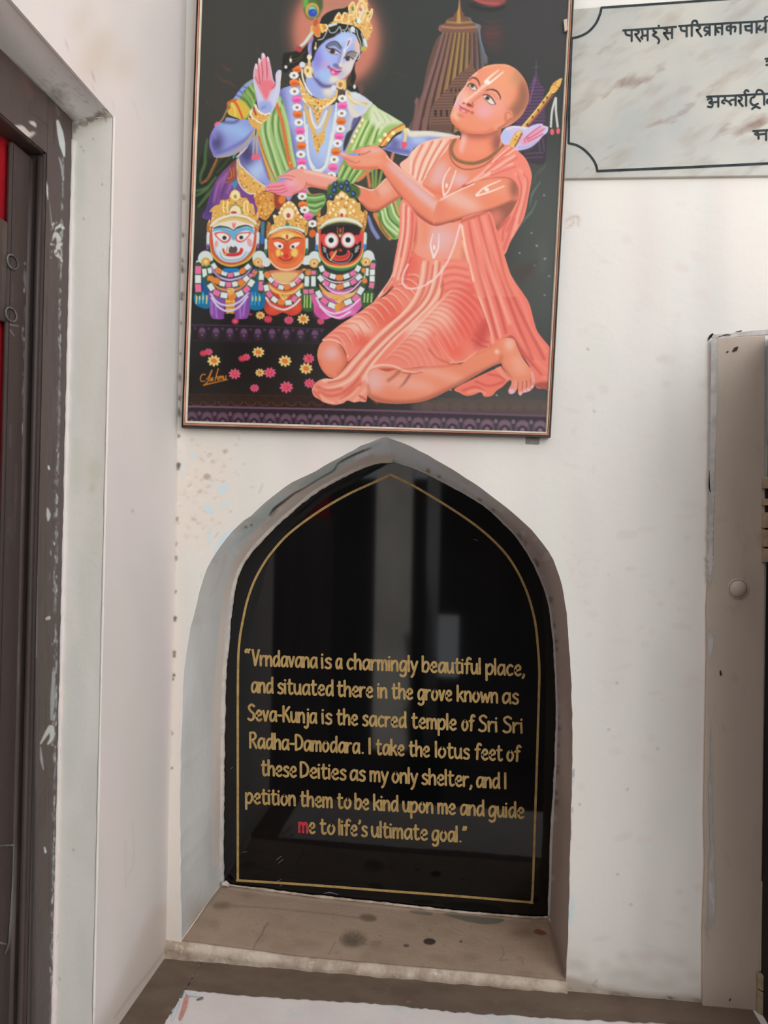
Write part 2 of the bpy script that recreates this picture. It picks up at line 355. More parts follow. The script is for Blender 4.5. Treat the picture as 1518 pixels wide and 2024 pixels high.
# --- outlines in frame pixels
OUT_L = spline(pts("762 863 717 880 630 927 557 967 502 1014 462 1046 427 1092 409 1124 395 1167 383 1217 376 1245 365 1312 360 1414 357 1530 357 1700 359 1858"))
OUT_R = spline(pts("762 863 815 884 871 915 926 948 981 987 1037 1034 1078 1081 1100 1122 1114 1172 1122 1238 1129 1351 1132 1461 1131 1540 1126 1705 1124 1808 1119 1937"))
IN_L = spline(pts("778 909 746 912 702 927 630 965 572 1011 528 1052 494 1089 470 1130 459 1173 453 1217 448 1278 443 1327 440 1414 438 1559 437 1680 438 1746"))
IN_R = spline(pts("778 909 837 931 898 962 954 995 1009 1045 1045 1092 1073 1150 1086 1191 1093 1238 1098 1295 1102 1406 1100 1489 1097 1551 1091 1654 1088 1757 1086 1812"))
NCH = 70; YN = .2
oL, oR, iL, iR = (resample(a, NCH) for a in (OUT_L, OUT_R, IN_L, IN_R))
rw = random.Random(2)
for a in (oL, oR):                                      # hand-trowelled arris
    for i in range(2, NCH-2): a[i] += [rw.uniform(-.9, .9), rw.uniform(-.9, .9)]
f0 = lambda u, v, y=0.: onY(u, v, y)
OL = [f0(*p) for p in oL]; OR = [f0(*p) for p in oR]
# --- back wall with the arched opening, and the reveal: dense grids whose worn paint is painted per vertex
zb = ZLEDGE-.25
BOTF = resample(spline(pts("357 1858 480 1874 590 1889 700 1899 800 1908 960 1922 1121 1938")), 60)
oL2, oR2, iL2, iR2 = (resample(a, 520) for a in (oL, oR, iL, iR))
AL, AR, BLp, BRp = (np.array([f0(*p, y) for p in a]) for a, y in ((oL2, 0), (oR2, 0), (iL2, YN), (iR2, YN)))
def lofted(P0, P1, n): t = np.linspace(0, 1, n)[:, None, None]; return P0[None]*(1-t)+P1[None]*t
def to_x(P, x): q = P.copy(); q[:, 0] = x; return q
grids = [lofted(AL, to_x(AL, XL-.03), 130), lofted(AR, to_x(AR, 1.0), 330)]
zap = AL[0][2]; xs = np.linspace(XL-.03, 1.0, 420)
grids.append(np.array([[(x, 0, z) for x in xs] for z in np.linspace(ZTOP, zap, 340)]))
f_ = np.array([f0(*p, 0) for p in resample(BOTF, 300)]); f_[:, 2] -= .012; fb = f_.copy(); fb[:, 2] = zb; grids.append(lofted(f_, fb, 20))
for P, x in ((AL[-1], XL-.03), (AR[-1], 1.0)):
    r0 = np.linspace(P, [x, 0, P[2]], 120); r1 = r0.copy(); r1[:, 2] = zb; grids.append(lofted(r0, r1, 60))
grids.append(np.array([[(x, 0, z) for x in (1.0, XR)] for z in (ZTOP, zb)]))
pw = Painter(300, -80, 1560, 2060, 1); rg = random.Random(31)
pw.F("290 -90 1570 -90 1570 2070 290 2070", (227, 221, 213), sm=False)
for i in range(150):
    x, y = rg.uniform(330, 1540), rg.uniform(-40, 2000)
    pw.E(x, y, rg.uniform(14, 46), rg.uniform(60, 260), rg.choice([(232, 216, 210), (220, 216, 206), (214, 207, 201), (234, 226, 216), (222, 206, 202)]), rg.uniform(-4, 4), 16, rg.uniform(.2, .5))
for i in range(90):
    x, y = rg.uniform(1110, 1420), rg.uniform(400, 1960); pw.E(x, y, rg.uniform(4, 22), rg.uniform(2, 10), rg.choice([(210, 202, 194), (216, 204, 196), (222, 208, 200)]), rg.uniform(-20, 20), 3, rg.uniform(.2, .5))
pw.F("330 1000 350 1000 345 1900 320 1900", (230, 217, 205), 10); pw.E(345, 1500, 20, 420, (230, 217, 206), 0, 10, .8); pw.E(400, 980, 60, 120, (229, 215, 203), 10, 20, .8); pw.E(372, 450, 18, 460, (242, 228, 214), 2, 8, .7)  # cream plaster; last ellipse lightens the strip beside the print against its shadow
for i in range(260):                                        # mottled, pitted plaster left of the arch
    x, y = rg.gauss(395, 40), rg.gauss(960, 80)
    if y < 868: continue
    pw.E(x, y, rg.uniform(1, 6), rg.uniform(.8, 4), rg.choice([(214, 194, 178), (234, 222, 212), (204, 186, 172), (228, 214, 202)]), rg.uniform(-40, 40), 1, rg.uniform(.3, .8))
PALE = (208, 222, 224)
for p in ("431 960 440 957 454 957 453 965 446 975 436 979 430 970", "414 952 420 951 426 957 421 961 416 958", "433 998 441 992 453 990 452 998 440 1003 433 1005", "402 999 412 995 421 1003 424 1014 414 1018 404 1008", "411 1052 418 1048 421 1056 417 1070 416 1081 411 1076 413 1064",
          "423 1098 428 1075 440 1056 464 1043 478 1036 468 1056 452 1074 438 1094", "380 897 387 895 388 905 381 907", "360 905 363 918 362 945 358 930"): pw.F(p, PALE, 1, .85)
pw.F("402 940 409 936 416 940 413 947 404 947", (190, 172, 156), 1); pw.F("440 890 448 888 450 894 443 897", (196, 180, 168), 1)
for p in ("520 955 512 975", "432 1052 424 1062", "396 906 404 912", "470 862 474 870"): pw.S(p, 2, (196, 178, 164), .8, .8)
def cx(v): z = onY(345, v)[2]; q_ = np.array([XL, 0, z])-CAM; return 759+FPX*q_.dot(r_)/-q_.dot(b_)
for v, r in ((390, 3), (462, 3.4), (515, 2.6), (530, 4.4), (586, 4.4), (745, 4.4), (785, 3.4), (815, 5.4), (860, 3), (926, 6), (1026, 2.6), (1075, 2), (1104, 3), (1170, 2), (1222, 4.6), (1293, 4.6), (1339, 4), (1450, 2.4), (1520, 2), (640, 2), (700, 2.4)):
    for k in range(6): pw.E(cx(v)+2.2+rg.uniform(-1, 2.6), v+rg.uniform(-1, 1)*r*1.4, r*rg.uniform(.3, .8), r*rg.uniform(.3, .9), rg.choice([(128, 118, 106), (150, 138, 126), (104, 94, 86)]), 0, .8, .8)
pw.S([cx(900)+1, 880, cx(960)+1, 960, cx(1100)+1, 1100, cx(1500)+1, 1500], 2.2, (206, 188, 174), 1.2, .6)
# rim of the arch, chips on its right arris
pw.SS("1131 1530 1130 1545 1131 1556|1130 1600 1127 1630 1127 1665|1126 1700 1125 1730|1126 1790 1124 1830|1124 1850 1122 1870", [2, 6, 2], (184, 190, 190), 1, .8); pw.SS("1132 1520 1133 1536|1130 1595 1130 1606|1128 1640 1126 1660", 3, (120, 116, 108), 1, .8); pw.S("1128 1762 1131 1790 1129 1830", [3, 9, 3], (206, 218, 222), 1.4, .9)
pw.S("1116 440 1126 432 1142 428 1144 438 1142 448", [2, 6, 6, 4, 2], (206, 186, 172), 1, .9); pw.S("1118 452 1130 444 1136 436", [1, 4, 2], (196, 176, 160), 1, .9)
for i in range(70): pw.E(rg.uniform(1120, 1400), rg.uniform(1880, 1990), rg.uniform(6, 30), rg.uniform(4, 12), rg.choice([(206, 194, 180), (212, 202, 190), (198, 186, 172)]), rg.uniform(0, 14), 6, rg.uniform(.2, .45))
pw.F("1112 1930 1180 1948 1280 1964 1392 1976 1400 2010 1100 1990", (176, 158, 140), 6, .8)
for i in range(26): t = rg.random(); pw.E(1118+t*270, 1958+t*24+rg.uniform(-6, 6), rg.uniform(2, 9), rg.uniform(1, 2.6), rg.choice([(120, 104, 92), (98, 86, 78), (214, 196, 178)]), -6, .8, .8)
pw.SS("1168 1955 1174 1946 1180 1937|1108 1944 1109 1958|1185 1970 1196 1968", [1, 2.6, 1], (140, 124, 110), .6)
for u, v in ((1247, 1788), (1402, 836), (1221, 1728), (1219, 1350), (1203, 1442), (1175, 812), (1300, 1480), (1146, 1590), (1162, 690), (1240, 1560), (1395, 1822), (1393, 1845)): pw.E(u, v, 1.8, 1.8, (150, 140, 130), 0, .6, .8)
for i in range(40): pw.E(rg.gauss(1150, 20), rg.gauss(1130, 30), rg.uniform(.6, 1.6), rg.uniform(.6, 1.8), (196, 184, 174), 0, .6, .7)
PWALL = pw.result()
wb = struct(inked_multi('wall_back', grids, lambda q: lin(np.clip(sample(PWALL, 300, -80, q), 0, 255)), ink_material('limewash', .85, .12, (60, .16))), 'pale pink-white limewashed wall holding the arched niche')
# reveal of the niche
pr = Painter(340, 850, 1150, 1960, 1); rg = random.Random(9)
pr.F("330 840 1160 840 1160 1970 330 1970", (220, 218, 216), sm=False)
pr.F("1000 1010 1160 1010 1160 1970 1000 1970", (196, 182, 174), 60); pr.F("1060 1600 1160 1600 1160 1970 1060 1970", (176, 160, 148), 60); pr.E(400, 1840, 60, 60, (184, 170, 158), 0, 20, .8); pr.E(770, 890, 120, 40, (226, 230, 236), 0, 16)  # bluish patch at the arch crown is lightened against the shade there
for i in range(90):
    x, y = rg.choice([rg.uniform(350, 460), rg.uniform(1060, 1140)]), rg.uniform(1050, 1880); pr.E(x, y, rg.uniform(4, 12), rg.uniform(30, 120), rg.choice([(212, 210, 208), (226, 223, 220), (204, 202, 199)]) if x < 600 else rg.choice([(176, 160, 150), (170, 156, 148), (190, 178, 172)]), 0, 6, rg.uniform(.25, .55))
for i in range(140):
    k = rg.randint(20, 500); s_ = rg.choice([0, 1]); a_ = (oL2, oR2)[s_][k]; c_ = (iL2, iR2)[s_][k]; t = rg.random(); x, y = a_*(1-t)+c_*t
    if y < 1120: pr.E(x, y, rg.uniform(4, 16), rg.uniform(2, 7), rg.choice([(206, 212, 220), (232, 230, 228), (196, 194, 198)]), 38 if s_ == 0 else -36, 2, rg.uniform(.25, .6))
pr.S([float(v) for p in iL2[::26]*.86+oL2[::26]*.14 for v in p], 13, (232, 217, 207), 2.4, .95); pr.S('500 1062 540 1022 590 982 650 946 700 920 742 906', [8, 16, 18, 16, 14, 8], (234, 219, 210), 2, .95); pr.S("440 1250 436 1500 434 1730", 8, (228, 214, 204), 2.4, .8)
pr.S("415 1180 432 1140 446 1096 440 1130 425 1172", 5, (214, 208, 204), 2, .7)
pr.SS("470 1072 500 1040 530 1010 556 990|590 962 640 934 700 902", [4, 20, 24, 10], (200, 210, 210), 2.5, .9); pr.SS("452 1090 466 1068 480 1054|536 1002 552 988 568 980|655 912 690 893 720 880|722 888 744 878 756 874", [2, 9, 3], (206, 220, 228), 1.4, .9)
pr.S("560 1000 600 974 650 948 700 918 740 900", 9, (222, 208, 200), 1.6, .85); pr.S("520 1042 560 1012 600 985", 8, (220, 208, 200), 1.6, .85)
pr.S("533 1018 543 1005 560 992 581 976 601 965 630 947 659 930 667 918 682 908 711 894 735 885", [2, 5, 4, 3, 2, 1.6, 2, 2, 3, 3.6, 1], (74, 64, 58), .5); pr.S("536 1022 548 1008", 2, (130, 114, 100), 1, .7)
for u, v, r in ((724, 897, 4), (486, 1042, 1.8), (497, 1038, 1.8)): pr.E(u, v, r, r, (240, 236, 230) if r > 3 else (80, 72, 68), 0, .6)
pr.SS("776 896 830 912 890 944 950 982|800 892 860 920", [5, 12, 8], (222, 230, 238), 2.4, .7); pr.SS("980 1010 1030 1060 1066 1110", 6, (198, 188, 182), 2, .6)
for i in range(40): k = rg.randint(30, 480); x, y = iR2[k]*.9+oR2[k]*.1; pr.E(x, y, rg.uniform(2, 6), rg.uniform(2, 7), rg.choice([(120, 108, 100), (206, 200, 196)]), 0, 1, .6)
PREV = pr.result()
def wobble(G): n0, n1 = G.shape[:2]; w_ = np.sin(np.arange(n1)*.047)[None]*np.sin(np.linspace(0, math.pi, n0))[:, None]*.0011+np.sin(np.arange(n1)*.023+1)[None]*np.sin(np.linspace(0, 2*math.pi, n0))[:, None]*.0016; G = G.copy(); G[:, :, 0] += w_; G[:, :, 2] += w_*.5; return G
nr = struct(inked_multi('wall_niche', [wobble(lofted(AL, BLp, 46)), wobble(lofted(AR, BRp, 40))], lambda q: lin(np.clip(sample(PREV, 340, 850, q), 0, 255)), ink_material('niche_paint', .8, .15, (70, .25))), 'grey painted reveal of the arched niche')
allout = [f0(*p, YN+.004) for p in iL]+[f0(*p, YN+.004) for p in iR[::-1]]
w = MB(); x0, x1 = min(p[0] for p in allout)-.03, max(p[0] for p in allout)+.03
w.poly([(x0, YN+.03, ZLEDGE-.1), (x1, YN+.03, ZLEDGE-.1), (x1, YN+.03, max(p[2] for p in allout)+.03), (x0, YN+.03, max(p[2] for p in allout)+.03)])
struct(w.build('wall_niche_back', M_NICHE))
# --- brown sill of the niche with a worn rolled lip, and the plinth ledge below
BOTB = resample(pts("438 1746 451 1748 610 1769 780 1787 914 1802 1055 1813 1086 1812"), 60)
A = [f0(*p, 0) for p in BOTF]; B = [f0(*p, YN+.003) for p in BOTB]
sill = root('trim_1', 'dirty brown painted sill of the niche')
lip = []
for k in range(9):
    a = math.pi*(k/8)*.62; row = []
    for j in range(-3, 60):
        jj = max(j, 0); p = A[jj]+(np.array([(j)*.011, 0, .004*j*-.2]) if j < 0 else 0)
        n = .0012*(math.sin(j*1.7)+math.sin(j*.63+1))
        row.append(np.array([p[0], .008-(.015+n)*math.sin(a)*1.0, p[2]-.012*(1-math.cos(a))*1.1-.001+.0005*rw.uniform(-1, 1)]))
    lip.append(row)
base = [np.array([p[0], -.006, ZLEDGE-.01]) for p in lip[-1]]
w = MB(); w.grid(lip+[base]); w.build('sill_lip', M_LIP, sill, smooth=True)
w = MB()
zl = ZLEDGE
w.box((XL-.02, -.33, zl-.06), (XR-.01, .03, zl))
ledge = root('trim_2', 'plinth ledge below the niche, white with a brown painted margin')
w.build('ledge_slab', M_LEDGE, ledge)
# brown margin painted along both walls, ragged edge
q = [onZ(*p, zl+.0012) for p in pts("366 1956 480 1968 600 1976 700 1981 800 1989 900 2000 1000 2006 1100 2013 1250 2020 1400 2026 1518 2032")]
ragged = []
for i in range(len(q)-1):
    for t in np.linspace(0, 1, 12, endpoint=False): ragged.append(q[i]*(1-t)+q[i+1]*t+np.array([0, rw.uniform(-1, 1)*.0022, 0]))
w = MB(); yb = .0
rows = [[np.array([p[0], yb, zl+.0012]) for p in ragged], ragged]
w.grid(rows)
xi = q[0][0]
side = [np.array([xi+rw.uniform(-1, 1)*.0018, y, zl+.0012]) for y in np.linspace(yb, -.328, 60)]
w.grid([[np.array([XL, p[1], zl+.0012]) for p in side], side]); w.build('brown_margin', M_MARG, ledge)
# --- left wall with the doorway
yn = -2.6
def gridYZ(x, y0, y1, z0, z1, n, m): return np.array([[(x, y, z) for y in np.linspace(y0, y1, n)] for z in np.linspace(z1, z0, m)])
pl = Painter(-60, -100, 380, 2060, 1); rg = random.Random(41)
pl.F("-70 -110 390 -110 390 2070 -70 2070", (221, 211, 206), sm=False)
for i in range(150): pl.E(rg.uniform(-40, 360), rg.uniform(-60, 2040), rg.uniform(8, 26), rg.uniform(60, 240), rg.choice([(212, 206, 201), (226, 210, 208), (208, 202, 198), (224, 214, 206), (214, 202, 204)]), rg.uniform(-4, 4), 12, rg.uniform(.2, .5))
pl.E(190, 110, 26, 60, (206, 190, 174), 24, 18, .7); pl.E(245, 130, 24, 30, (208, 194, 180), 30, 14, .6); pl.E(160, 40, 16, 40, (208, 194, 180), 20, 12, .6)
pl.SS("236 165 262 200 276 240|250 160 272 190", 1.6, (204, 190, 180), 1.2, .6); pl.SS("262 1620 264 1700 250 1740|248 1660 248 1760", 2, (200, 190, 184), 1.6, .5)
for u, v in ((184, 152), (222, 208), (134, 90), (184, 176), (262, 1010)): pl.E(u, v, 1.6, 1.6, (170, 160, 150), 0, .5)
pl.F("300 1800 345 1800 345 1900 215 2070 170 2070 230 1960", (206, 190, 178), 12, .7)
pl.S("330 1872 300 1915 262 1962 226 2012", [3, 5, 5, 4], (186, 168, 152), 2, .6)
PLW = pl.result()
wl = struct(inked_multi('wall_left', [gridYZ(XL, YE, 0, zb, ZT, 90, 420), gridYZ(XL, yn, 0, ZT, ZTOP, 330, 110)], lambda q: lin(np.clip(sample(PLW, -60, -100, q), 0, 255)), ink_material('limewash_left', .85, .12, (60, .14))), 'pale limewashed left wall with a doorway cut through it')
pj = Painter(-20, -20, 240, 2060, 2); rg = random.Random(43)
pj.F("-30 -30 250 -30 250 2070 -30 2070", (224, 218, 210), sm=False); pj.F("-30 -30 250 -30 214 218 132 262 -30 120", (228, 226, 226), sm=False)
for i in range(70): pj.E(rg.uniform(110, 215), rg.uniform(260, 2040), rg.uniform(6, 20), rg.uniform(40, 160), rg.choice([(212, 209, 197), (228, 220, 214), (216, 212, 200), (208, 206, 198)]), 0, 9, rg.uniform(.25, .55))
pj.E(188, 930, 16, 26, (206, 202, 184), 0, 8, .7); pj.E(182, 965, 6, 10, (196, 190, 168), 0, 4, .6); pj.E(150, 920, 20, 60, (210, 206, 192), 0, 10, .6)
for i in range(40): t = i/39; pj.E(136+t*76+rg.uniform(-3, 3), 260-t*40+rg.uniform(-5, 4), rg.uniform(2, 7), rg.uniform(1.4, 4), rg.choice([(150, 140, 130), (168, 160, 152), (132, 122, 112)]), 20, 1.2, .6)
pj.E(128, 236, 22, 18, (150, 142, 134), 30, 8, .8); pj.E(104, 196, 24, 24, (176, 170, 166), 30, 10, .7); pj.E(140, 250, 8, 8, (120, 110, 100), 0, 4, .8); pj.E(75, 150, 40, 30, (214, 212, 212), 30, 14, .6)
for i in range(120):
    u, v = rg.gauss(108, 24), rg.gauss(204, 24); a_ = rg.uniform(0, 6.28); l_ = rg.uniform(4, 14)
    pj.S([u, v, u+l_*math.cos(a_), v+l_*math.sin(a_), u+1.7*l_*math.cos(a_+.7), v+1.7*l_*math.sin(a_+.7)], [.8, .5], (108, 102, 98), .4, rg.uniform(.3, .7))
pj.S("0 108 40 150 80 196 108 236 126 252", [10, 14, 12, 10, 6], (224, 214, 210), 3, .7)
pj.SS("204 222 208 232 210 242|190 224 192 230", 3, (176, 168, 164), 1, .7)
for u, v in ((160, 290), (165, 298), (184, 275), (143, 240), (202, 364), (165, 432), (131, 566), (128, 575), (145, 1680), (114, 1850), (118, 1935)): pj.E(u, v, 2, 2, (168, 160, 150), 0, .6, .8)
pj.F("122 556 136 558 136 578 124 572", (168, 160, 140), 3, .7)
for v in range(320, 2030, 9): pj.E(131-(v-320)*.0145+rg.uniform(-1, 1.5), v, rg.uniform(3, 6), 8, rg.choice([(240, 226, 216), (236, 228, 220), (232, 218, 208)]), 0, 2, .7)
PJ = pj.result(); jc = lambda q: lin(np.clip(sample(PJ, -20, -20, q), 0, 255))
zj = np.linspace(ZT, zb, 700); xj = np.linspace(XL, XF, 60)
jf = inked_multi('jamb_face', [np.array([[(x, YE, z) for x in xj] for z in zj])], jc, ink_material('limewash_jamb', .85, .12, (70, .12))); jf.parent = wl
w = MB(); w.tube([(XL+.0004, YE+.0004, z) for z in np.linspace(zb, ZT, 60)], [.0018*(1+rw.uniform(-.25, .25)) for _ in range(60)], 7); w.build('arris', M_WALL, wl, smooth=True)
w = MB(); w.tube([(XF+.001+rw.uniform(-1, 1)*.0003, YE-.001, z) for z in np.linspace(zb, ZT-.03, 160)], [.0032*(1+rw.uniform(-.3, .3)) for _ in range(160)], 8); w.build('plaster_edge', M_WALLL, wl, smooth=True)
struct(inked_multi('wall_left_soffit', [np.array([[(x, y, ZT-.004*(XL-x)/(XL-XF+.02)+.0015*math.sin(x*90+y*14)*(1 if XF < x < XL-.004 else 0)) for x in np.linspace(XL, XF-.02, 60)] for y in np.linspace(YE, yn, 500)])], jc, ink_material('soffit_paint', .85, .1, (50, .2))), 'grey sooty underside of the doorway head')
w = MB(); w.poly([(XF-.5, YE, zb), (XF, YE, zb), (XF, YE, ZTOP), (XF-.5, YE, ZTOP)]); struct(w.build('wall_left_return', M_WALLL))
# --- floor, far walls of the court
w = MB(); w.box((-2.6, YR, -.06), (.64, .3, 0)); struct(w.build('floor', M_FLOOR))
w = MB(); w.box((.64, YR, -.06), (XR, .3, 0)); struct(w.build('floor_bounce', M_BOUNCE), 'unseen pale floor added to bounce sunlight up to the niche')  # unseen half of the floor, made pale to bounce sunlight upward
w = MB(); w.poly([(XL-.25, 0, 0), (XR, 0, 0), (XR, 0, zb), (XL-.25, 0, zb)]); w.poly([(XL, 0, 0), (XL, YE, 0), (XL, YE, zb), (XL, 0, zb)]); struct(w.build('wall_base', M_TAUPE))
w = MB(); w.box((XR, YR, 0), (XR+.1, .3, ZTOP)); struct(w.build('wall_right', M_WALLL))
def mir(u, v, d=0.): return onY(u, v, 2*YN-YR-d)*[1, 0, 1]+np.array([0, YR+d, 0])
def mbox(u0, v0, u1, v1, d, m, name, lab):
    a, b = mir(u0, v0, d), mir(u1, v1, d); mb = MB(); mb.box((a[0], YR, max(0, b[2])), (b[0], YR+d, a[2])); return struct(mb.build(name, m), lab)
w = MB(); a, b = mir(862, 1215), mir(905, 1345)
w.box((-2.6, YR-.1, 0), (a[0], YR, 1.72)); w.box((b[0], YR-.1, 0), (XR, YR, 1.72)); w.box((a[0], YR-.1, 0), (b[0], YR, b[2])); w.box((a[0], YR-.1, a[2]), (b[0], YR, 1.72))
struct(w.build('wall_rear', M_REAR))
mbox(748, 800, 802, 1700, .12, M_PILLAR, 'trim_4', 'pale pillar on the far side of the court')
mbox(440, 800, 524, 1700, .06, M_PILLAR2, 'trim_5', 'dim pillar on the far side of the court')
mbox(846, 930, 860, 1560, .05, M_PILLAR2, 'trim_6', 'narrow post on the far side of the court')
def paint_ground(p):
    F, S, E, C, U, FC, SS, z = p.F, p.S, p.E, p.C, p.U, p.FC, p.SS, p.z
    z(0, 0, 1)
    F("340 -90 1140 -90 1140 880 340 880", (63, 64, 61), sm=False)  # grey instead of black: the haze on the glossy sheet is in these colours
    E(420, 120, 80, 180, (71, 70, 66), 0, 50); E(1080, 40, 110, 110, (70, 67, 66), 0, 40)
    E(1070, 480, 60, 210, (86, 88, 82), 0, 45); E(440, 720, 160, 160, (34, 34, 33), 0, 60)
    E(380, 600, 40, 130, (46, 48, 48), 0, 30); E(620, 650, 130, 90, (42, 40, 38), 0, 40); E(770, 560, 40, 70, (58, 56, 53), 0, 25)
    E(600, 800, 240, 40, (50, 42, 37), 0, 35); E(990, 800, 140, 40, (88, 84, 78), 0, 30)
    E(760, 300, 60, 160, (60, 63, 58), 0, 40)
    # left smoke
    z(380, 80, 6.9)
    SS("400 330 470 390 550 410|320 450 400 540 500 570 590 640", [1, 4, 2], (128, 74, 73), 2, .6)
    SS("870 60 880 130 910 180|170 780 210 850 235 940|380 700 430 800|1090 40 1130 120|290 880 340 960|570 190 640 300", [1, 3, 1], (112, 80, 76), 2.5, .5)
    # red cloud and dark arc over the tower
    z(740, 0, 3.892)
    F("740 -20 790 10 830 30 900 50 980 40 1000 -20", (150, 84, 80), 4); S("760 -10 830 18 960 30", 4, (196, 96, 92), 2, .8)
    S("740 40 830 70 930 70 1000 50", 6, (46, 44, 43), 4, .8)
    E(900, 260, 22, 18, (100, 66, 64), 0, 9, .8); E(930, 360, 16, 8, (92, 68, 64), 0, 7, .7)
    SS("830 200 900 215 980 200|850 260 910 262 980 250|850 330 900 335 960 325|820 150 900 165 990 150", 2, (98, 78, 76), 2, .5)
    SS("60 590 90 560|150 560 250 590|180 610 260 580", 2, (100, 76, 60), 2, .5)
    # main tower
    tow = "652 -120 645 60 612 110 610 125 555 150 540 180 500 195 495 235 520 255 480 300 440 400 405 520 370 700 345 760 315 790 300 900 285 1010 640 1010 862 520 850 400 825 320 815 240 820 195 760 170 735 135 692 125 690 105 668 60 658 -120"
    FC(tow, (112, 86, 74))
    for k in range(10):
        t = k/9; xt = 528+t*285; xb = 318+t*560
        dk = (66, 50, 46); lt = [(142, 104, 100), (140, 106, 96), (150, 112, 90), (158, 122, 80), (164, 130, 78), (160, 128, 78), (150, 118, 80), (122, 94, 80), (104, 90, 88), (96, 98, 104)][k]
        S([xt, 255, xt+(xb-xt)*.3, 480, xt+(xb-xt)*.75, 780, xb, 1010], [5, 8, 9], lt, 2)
        S([xt+17, 255, xt+19+(xb-xt)*.3, 480, xt+28+(xb-xt)*.75, 780, xb+34, 1010], [2, 4, 5], dk, 2, .75)
        S([xt+4, 258, xt+4+(xb-xt)*.3, 480, xt+4+(xb-xt)*.7, 760], [1, 2.4, 1.6], (188, 158, 108) if 2 < k < 7 else (160, 126, 112), 1, .55)
    for y in range(270, 1000, 15): S([280, y+6, 560, y-2, 870, y+4], 1, (60, 46, 42), .8, .3)
    F("505 195 560 180 640 185 770 180 822 195 815 240 650 250 500 240", (128, 92, 80), 1); S("520 205 640 215 800 205", 4, (176, 130, 92), 2)
    F("555 150 600 128 700 125 740 140 790 190 650 196 520 190", (120, 90, 72), 1); S("560 170 650 176 760 168", 4, (170, 130, 84), 2)
    F("612 110 640 60 668 60 692 110 692 128 610 128", (116, 84, 66), 1); S("645 -20 648 60 650 180", [3, 5, 8], (190, 150, 92), 2)
    S("505 210 500 230", 6, (150, 104, 108), 2); S("740 135 800 200 820 300 845 400 856 490", [6, 7, 4], (112, 132, 150), 2.5, .85)
    U()
    FC("430 1010 440 830 500 750 560 680 600 620 650 570 700 540 725 500 740 450 760 500 775 560 740 640 640 720 600 800 590 1010", (124, 93, 80))
    for y in range(560, 1000, 22): S([430, y+10, 760, y], 1.4, (84, 62, 54), .7, .7); S([430, y+18, 760, y+8], 1.2, (156, 120, 98), .7, .5)
    for x in (462, 505, 550, 590): F([x, 845, x+16, 845, x+16, 895, x, 895], (62, 46, 42), .6, 1, False)
    for x in (585, 620, 650): F([x, 680, x+12, 680, x+12, 710, x, 710], (70, 52, 46), .6, 1, False)
    S("440 985 600 990", 14, (104, 80, 68), 3, .7); U()
    S("315 790 330 760 320 880 295 1010", 4, (132, 102, 98), 1.5); S("400 890 380 930 375 1010", 6, (134, 100, 92), 2)
    # far purple temple
    FC("1245 465 1238 560 1200 640 1190 700 1192 760 1150 860 1090 960 1300 960 1300 740 1312 690 1275 640 1250 560", (92, 70, 94))
    for y in range(590, 960, 26): S([1080, y+8, 1320, y], 1.6, (124, 90, 126), 1, .5); S([1080, y+20, 1320, y+12], 2, (66, 54, 70), 1, .6)
    S("1235 600 1215 700 1190 800", 2, (140, 100, 140), 1); U()
    SS("1245 465 1240 640|1225 520 1265 512", 1.6, (104, 84, 106), 1)
    z(860, 110, 5.838)
    FC("1000 1110 1100 1090 1280 900 1290 1000 1250 1250 1020 1200", (68, 58, 66)); SS("1040 1130 1240 1120|1050 1180 1240 1170|1200 950 1210 1100|1240 950 1260 1100", 3, (104, 80, 104), 1.2, .8); U()
    # tassels of the flute
    SS("1390 490 1350 640 1335 830|1395 490 1395 640 1415 830", 4.4, (206, 205, 195), .8); E(1350, 880, 4, 6.4, (226, 104, 112), 0, .6); E(1420, 870, 4, 6, (226, 104, 112), 0, .6)
    # foliage arcs and specks right of the kneeling man
    z(780, 260, 5.06)
    SS("1520 330 1420 420 1390 520|1500 360 1440 420", 2, (104, 106, 102), 1.5, .6)
    SS("1460 500 1380 620 1350 760|1420 690 1370 800 1300 880 1240 970", [2, 4, 1], (112, 138, 124), 1.5, .7)
    E(1290, 1400, 28, 9, (92, 76, 70), 25, 6, .8); E(1480, 1250, 4, 40, (104, 106, 102), 0, 8, .7)
    for x, y in ((1495, 638), (1370, 1015), (1425, 1145), (1250, 1215), (1505, 1270), (1395, 1335)): E(x, y, 2, 2, (140, 148, 158), 0, 1)
    z(840, 480, 5.622)
    for x, y in ((1240, 30), (1215, 250), (1380, 370), (1330, 180), (1330, 580)): E(x, y, 2.4, 2, (140, 148, 160), 0, 1, .8)
    F("1000 300 1150 220 1250 200 1100 420 1000 380", (78, 72, 66), 6, .8)
    # carved plinths
    z(355, 600, 5.234)
    S("90 222 700 235 1500 268", 3.4, (84, 62, 84), .8); S("110 380 700 392 1450 415", 2, (70, 60, 66), .8)
    F("100 235 1500 275 1500 405 100 375", (47, 42, 46), 1.5)
    for k in range(10):
        x = 90+k*142+k*k*.4; y = 272+k*3
        E(x, y+30, 8, 12, (72, 56, 74), 0, 1.5); E(x, y+6, 6, 6, (116, 84, 116), 0, 1.5); E(x, y+50, 4.6, 5, (48, 40, 46), 0, 1); E(x, y+48, 3, 3.4, (112, 84, 104), 0, 1)
        E(x+70, y-16, 3, 3, (84, 64, 84), 0, 1)
    F("80 940 300 940 1520 965 1520 1080 80 1060", (56, 42, 36), 5, .8)
    S("90 938 800 950 1500 965", 1.3, (82, 54, 44), .8)
    for k in range(11):
        x = 175+k*140
        E(x, 1005+k*2, 11, 10, (60, 45, 39), 0, 1)
        S([x-60, 1015, x-40, 1040, x, 1055, x+40, 1045, x+62, 1010], 2, (116, 74, 52), 1, .75)
    z(860, 740, 5.838)
    S("0 270 300 296 800 310 1280 300", 1.3, (112, 92, 80), 1)
    F("-100 300 1310 310 1310 480 -100 460", (98, 84, 78), 4, .9)
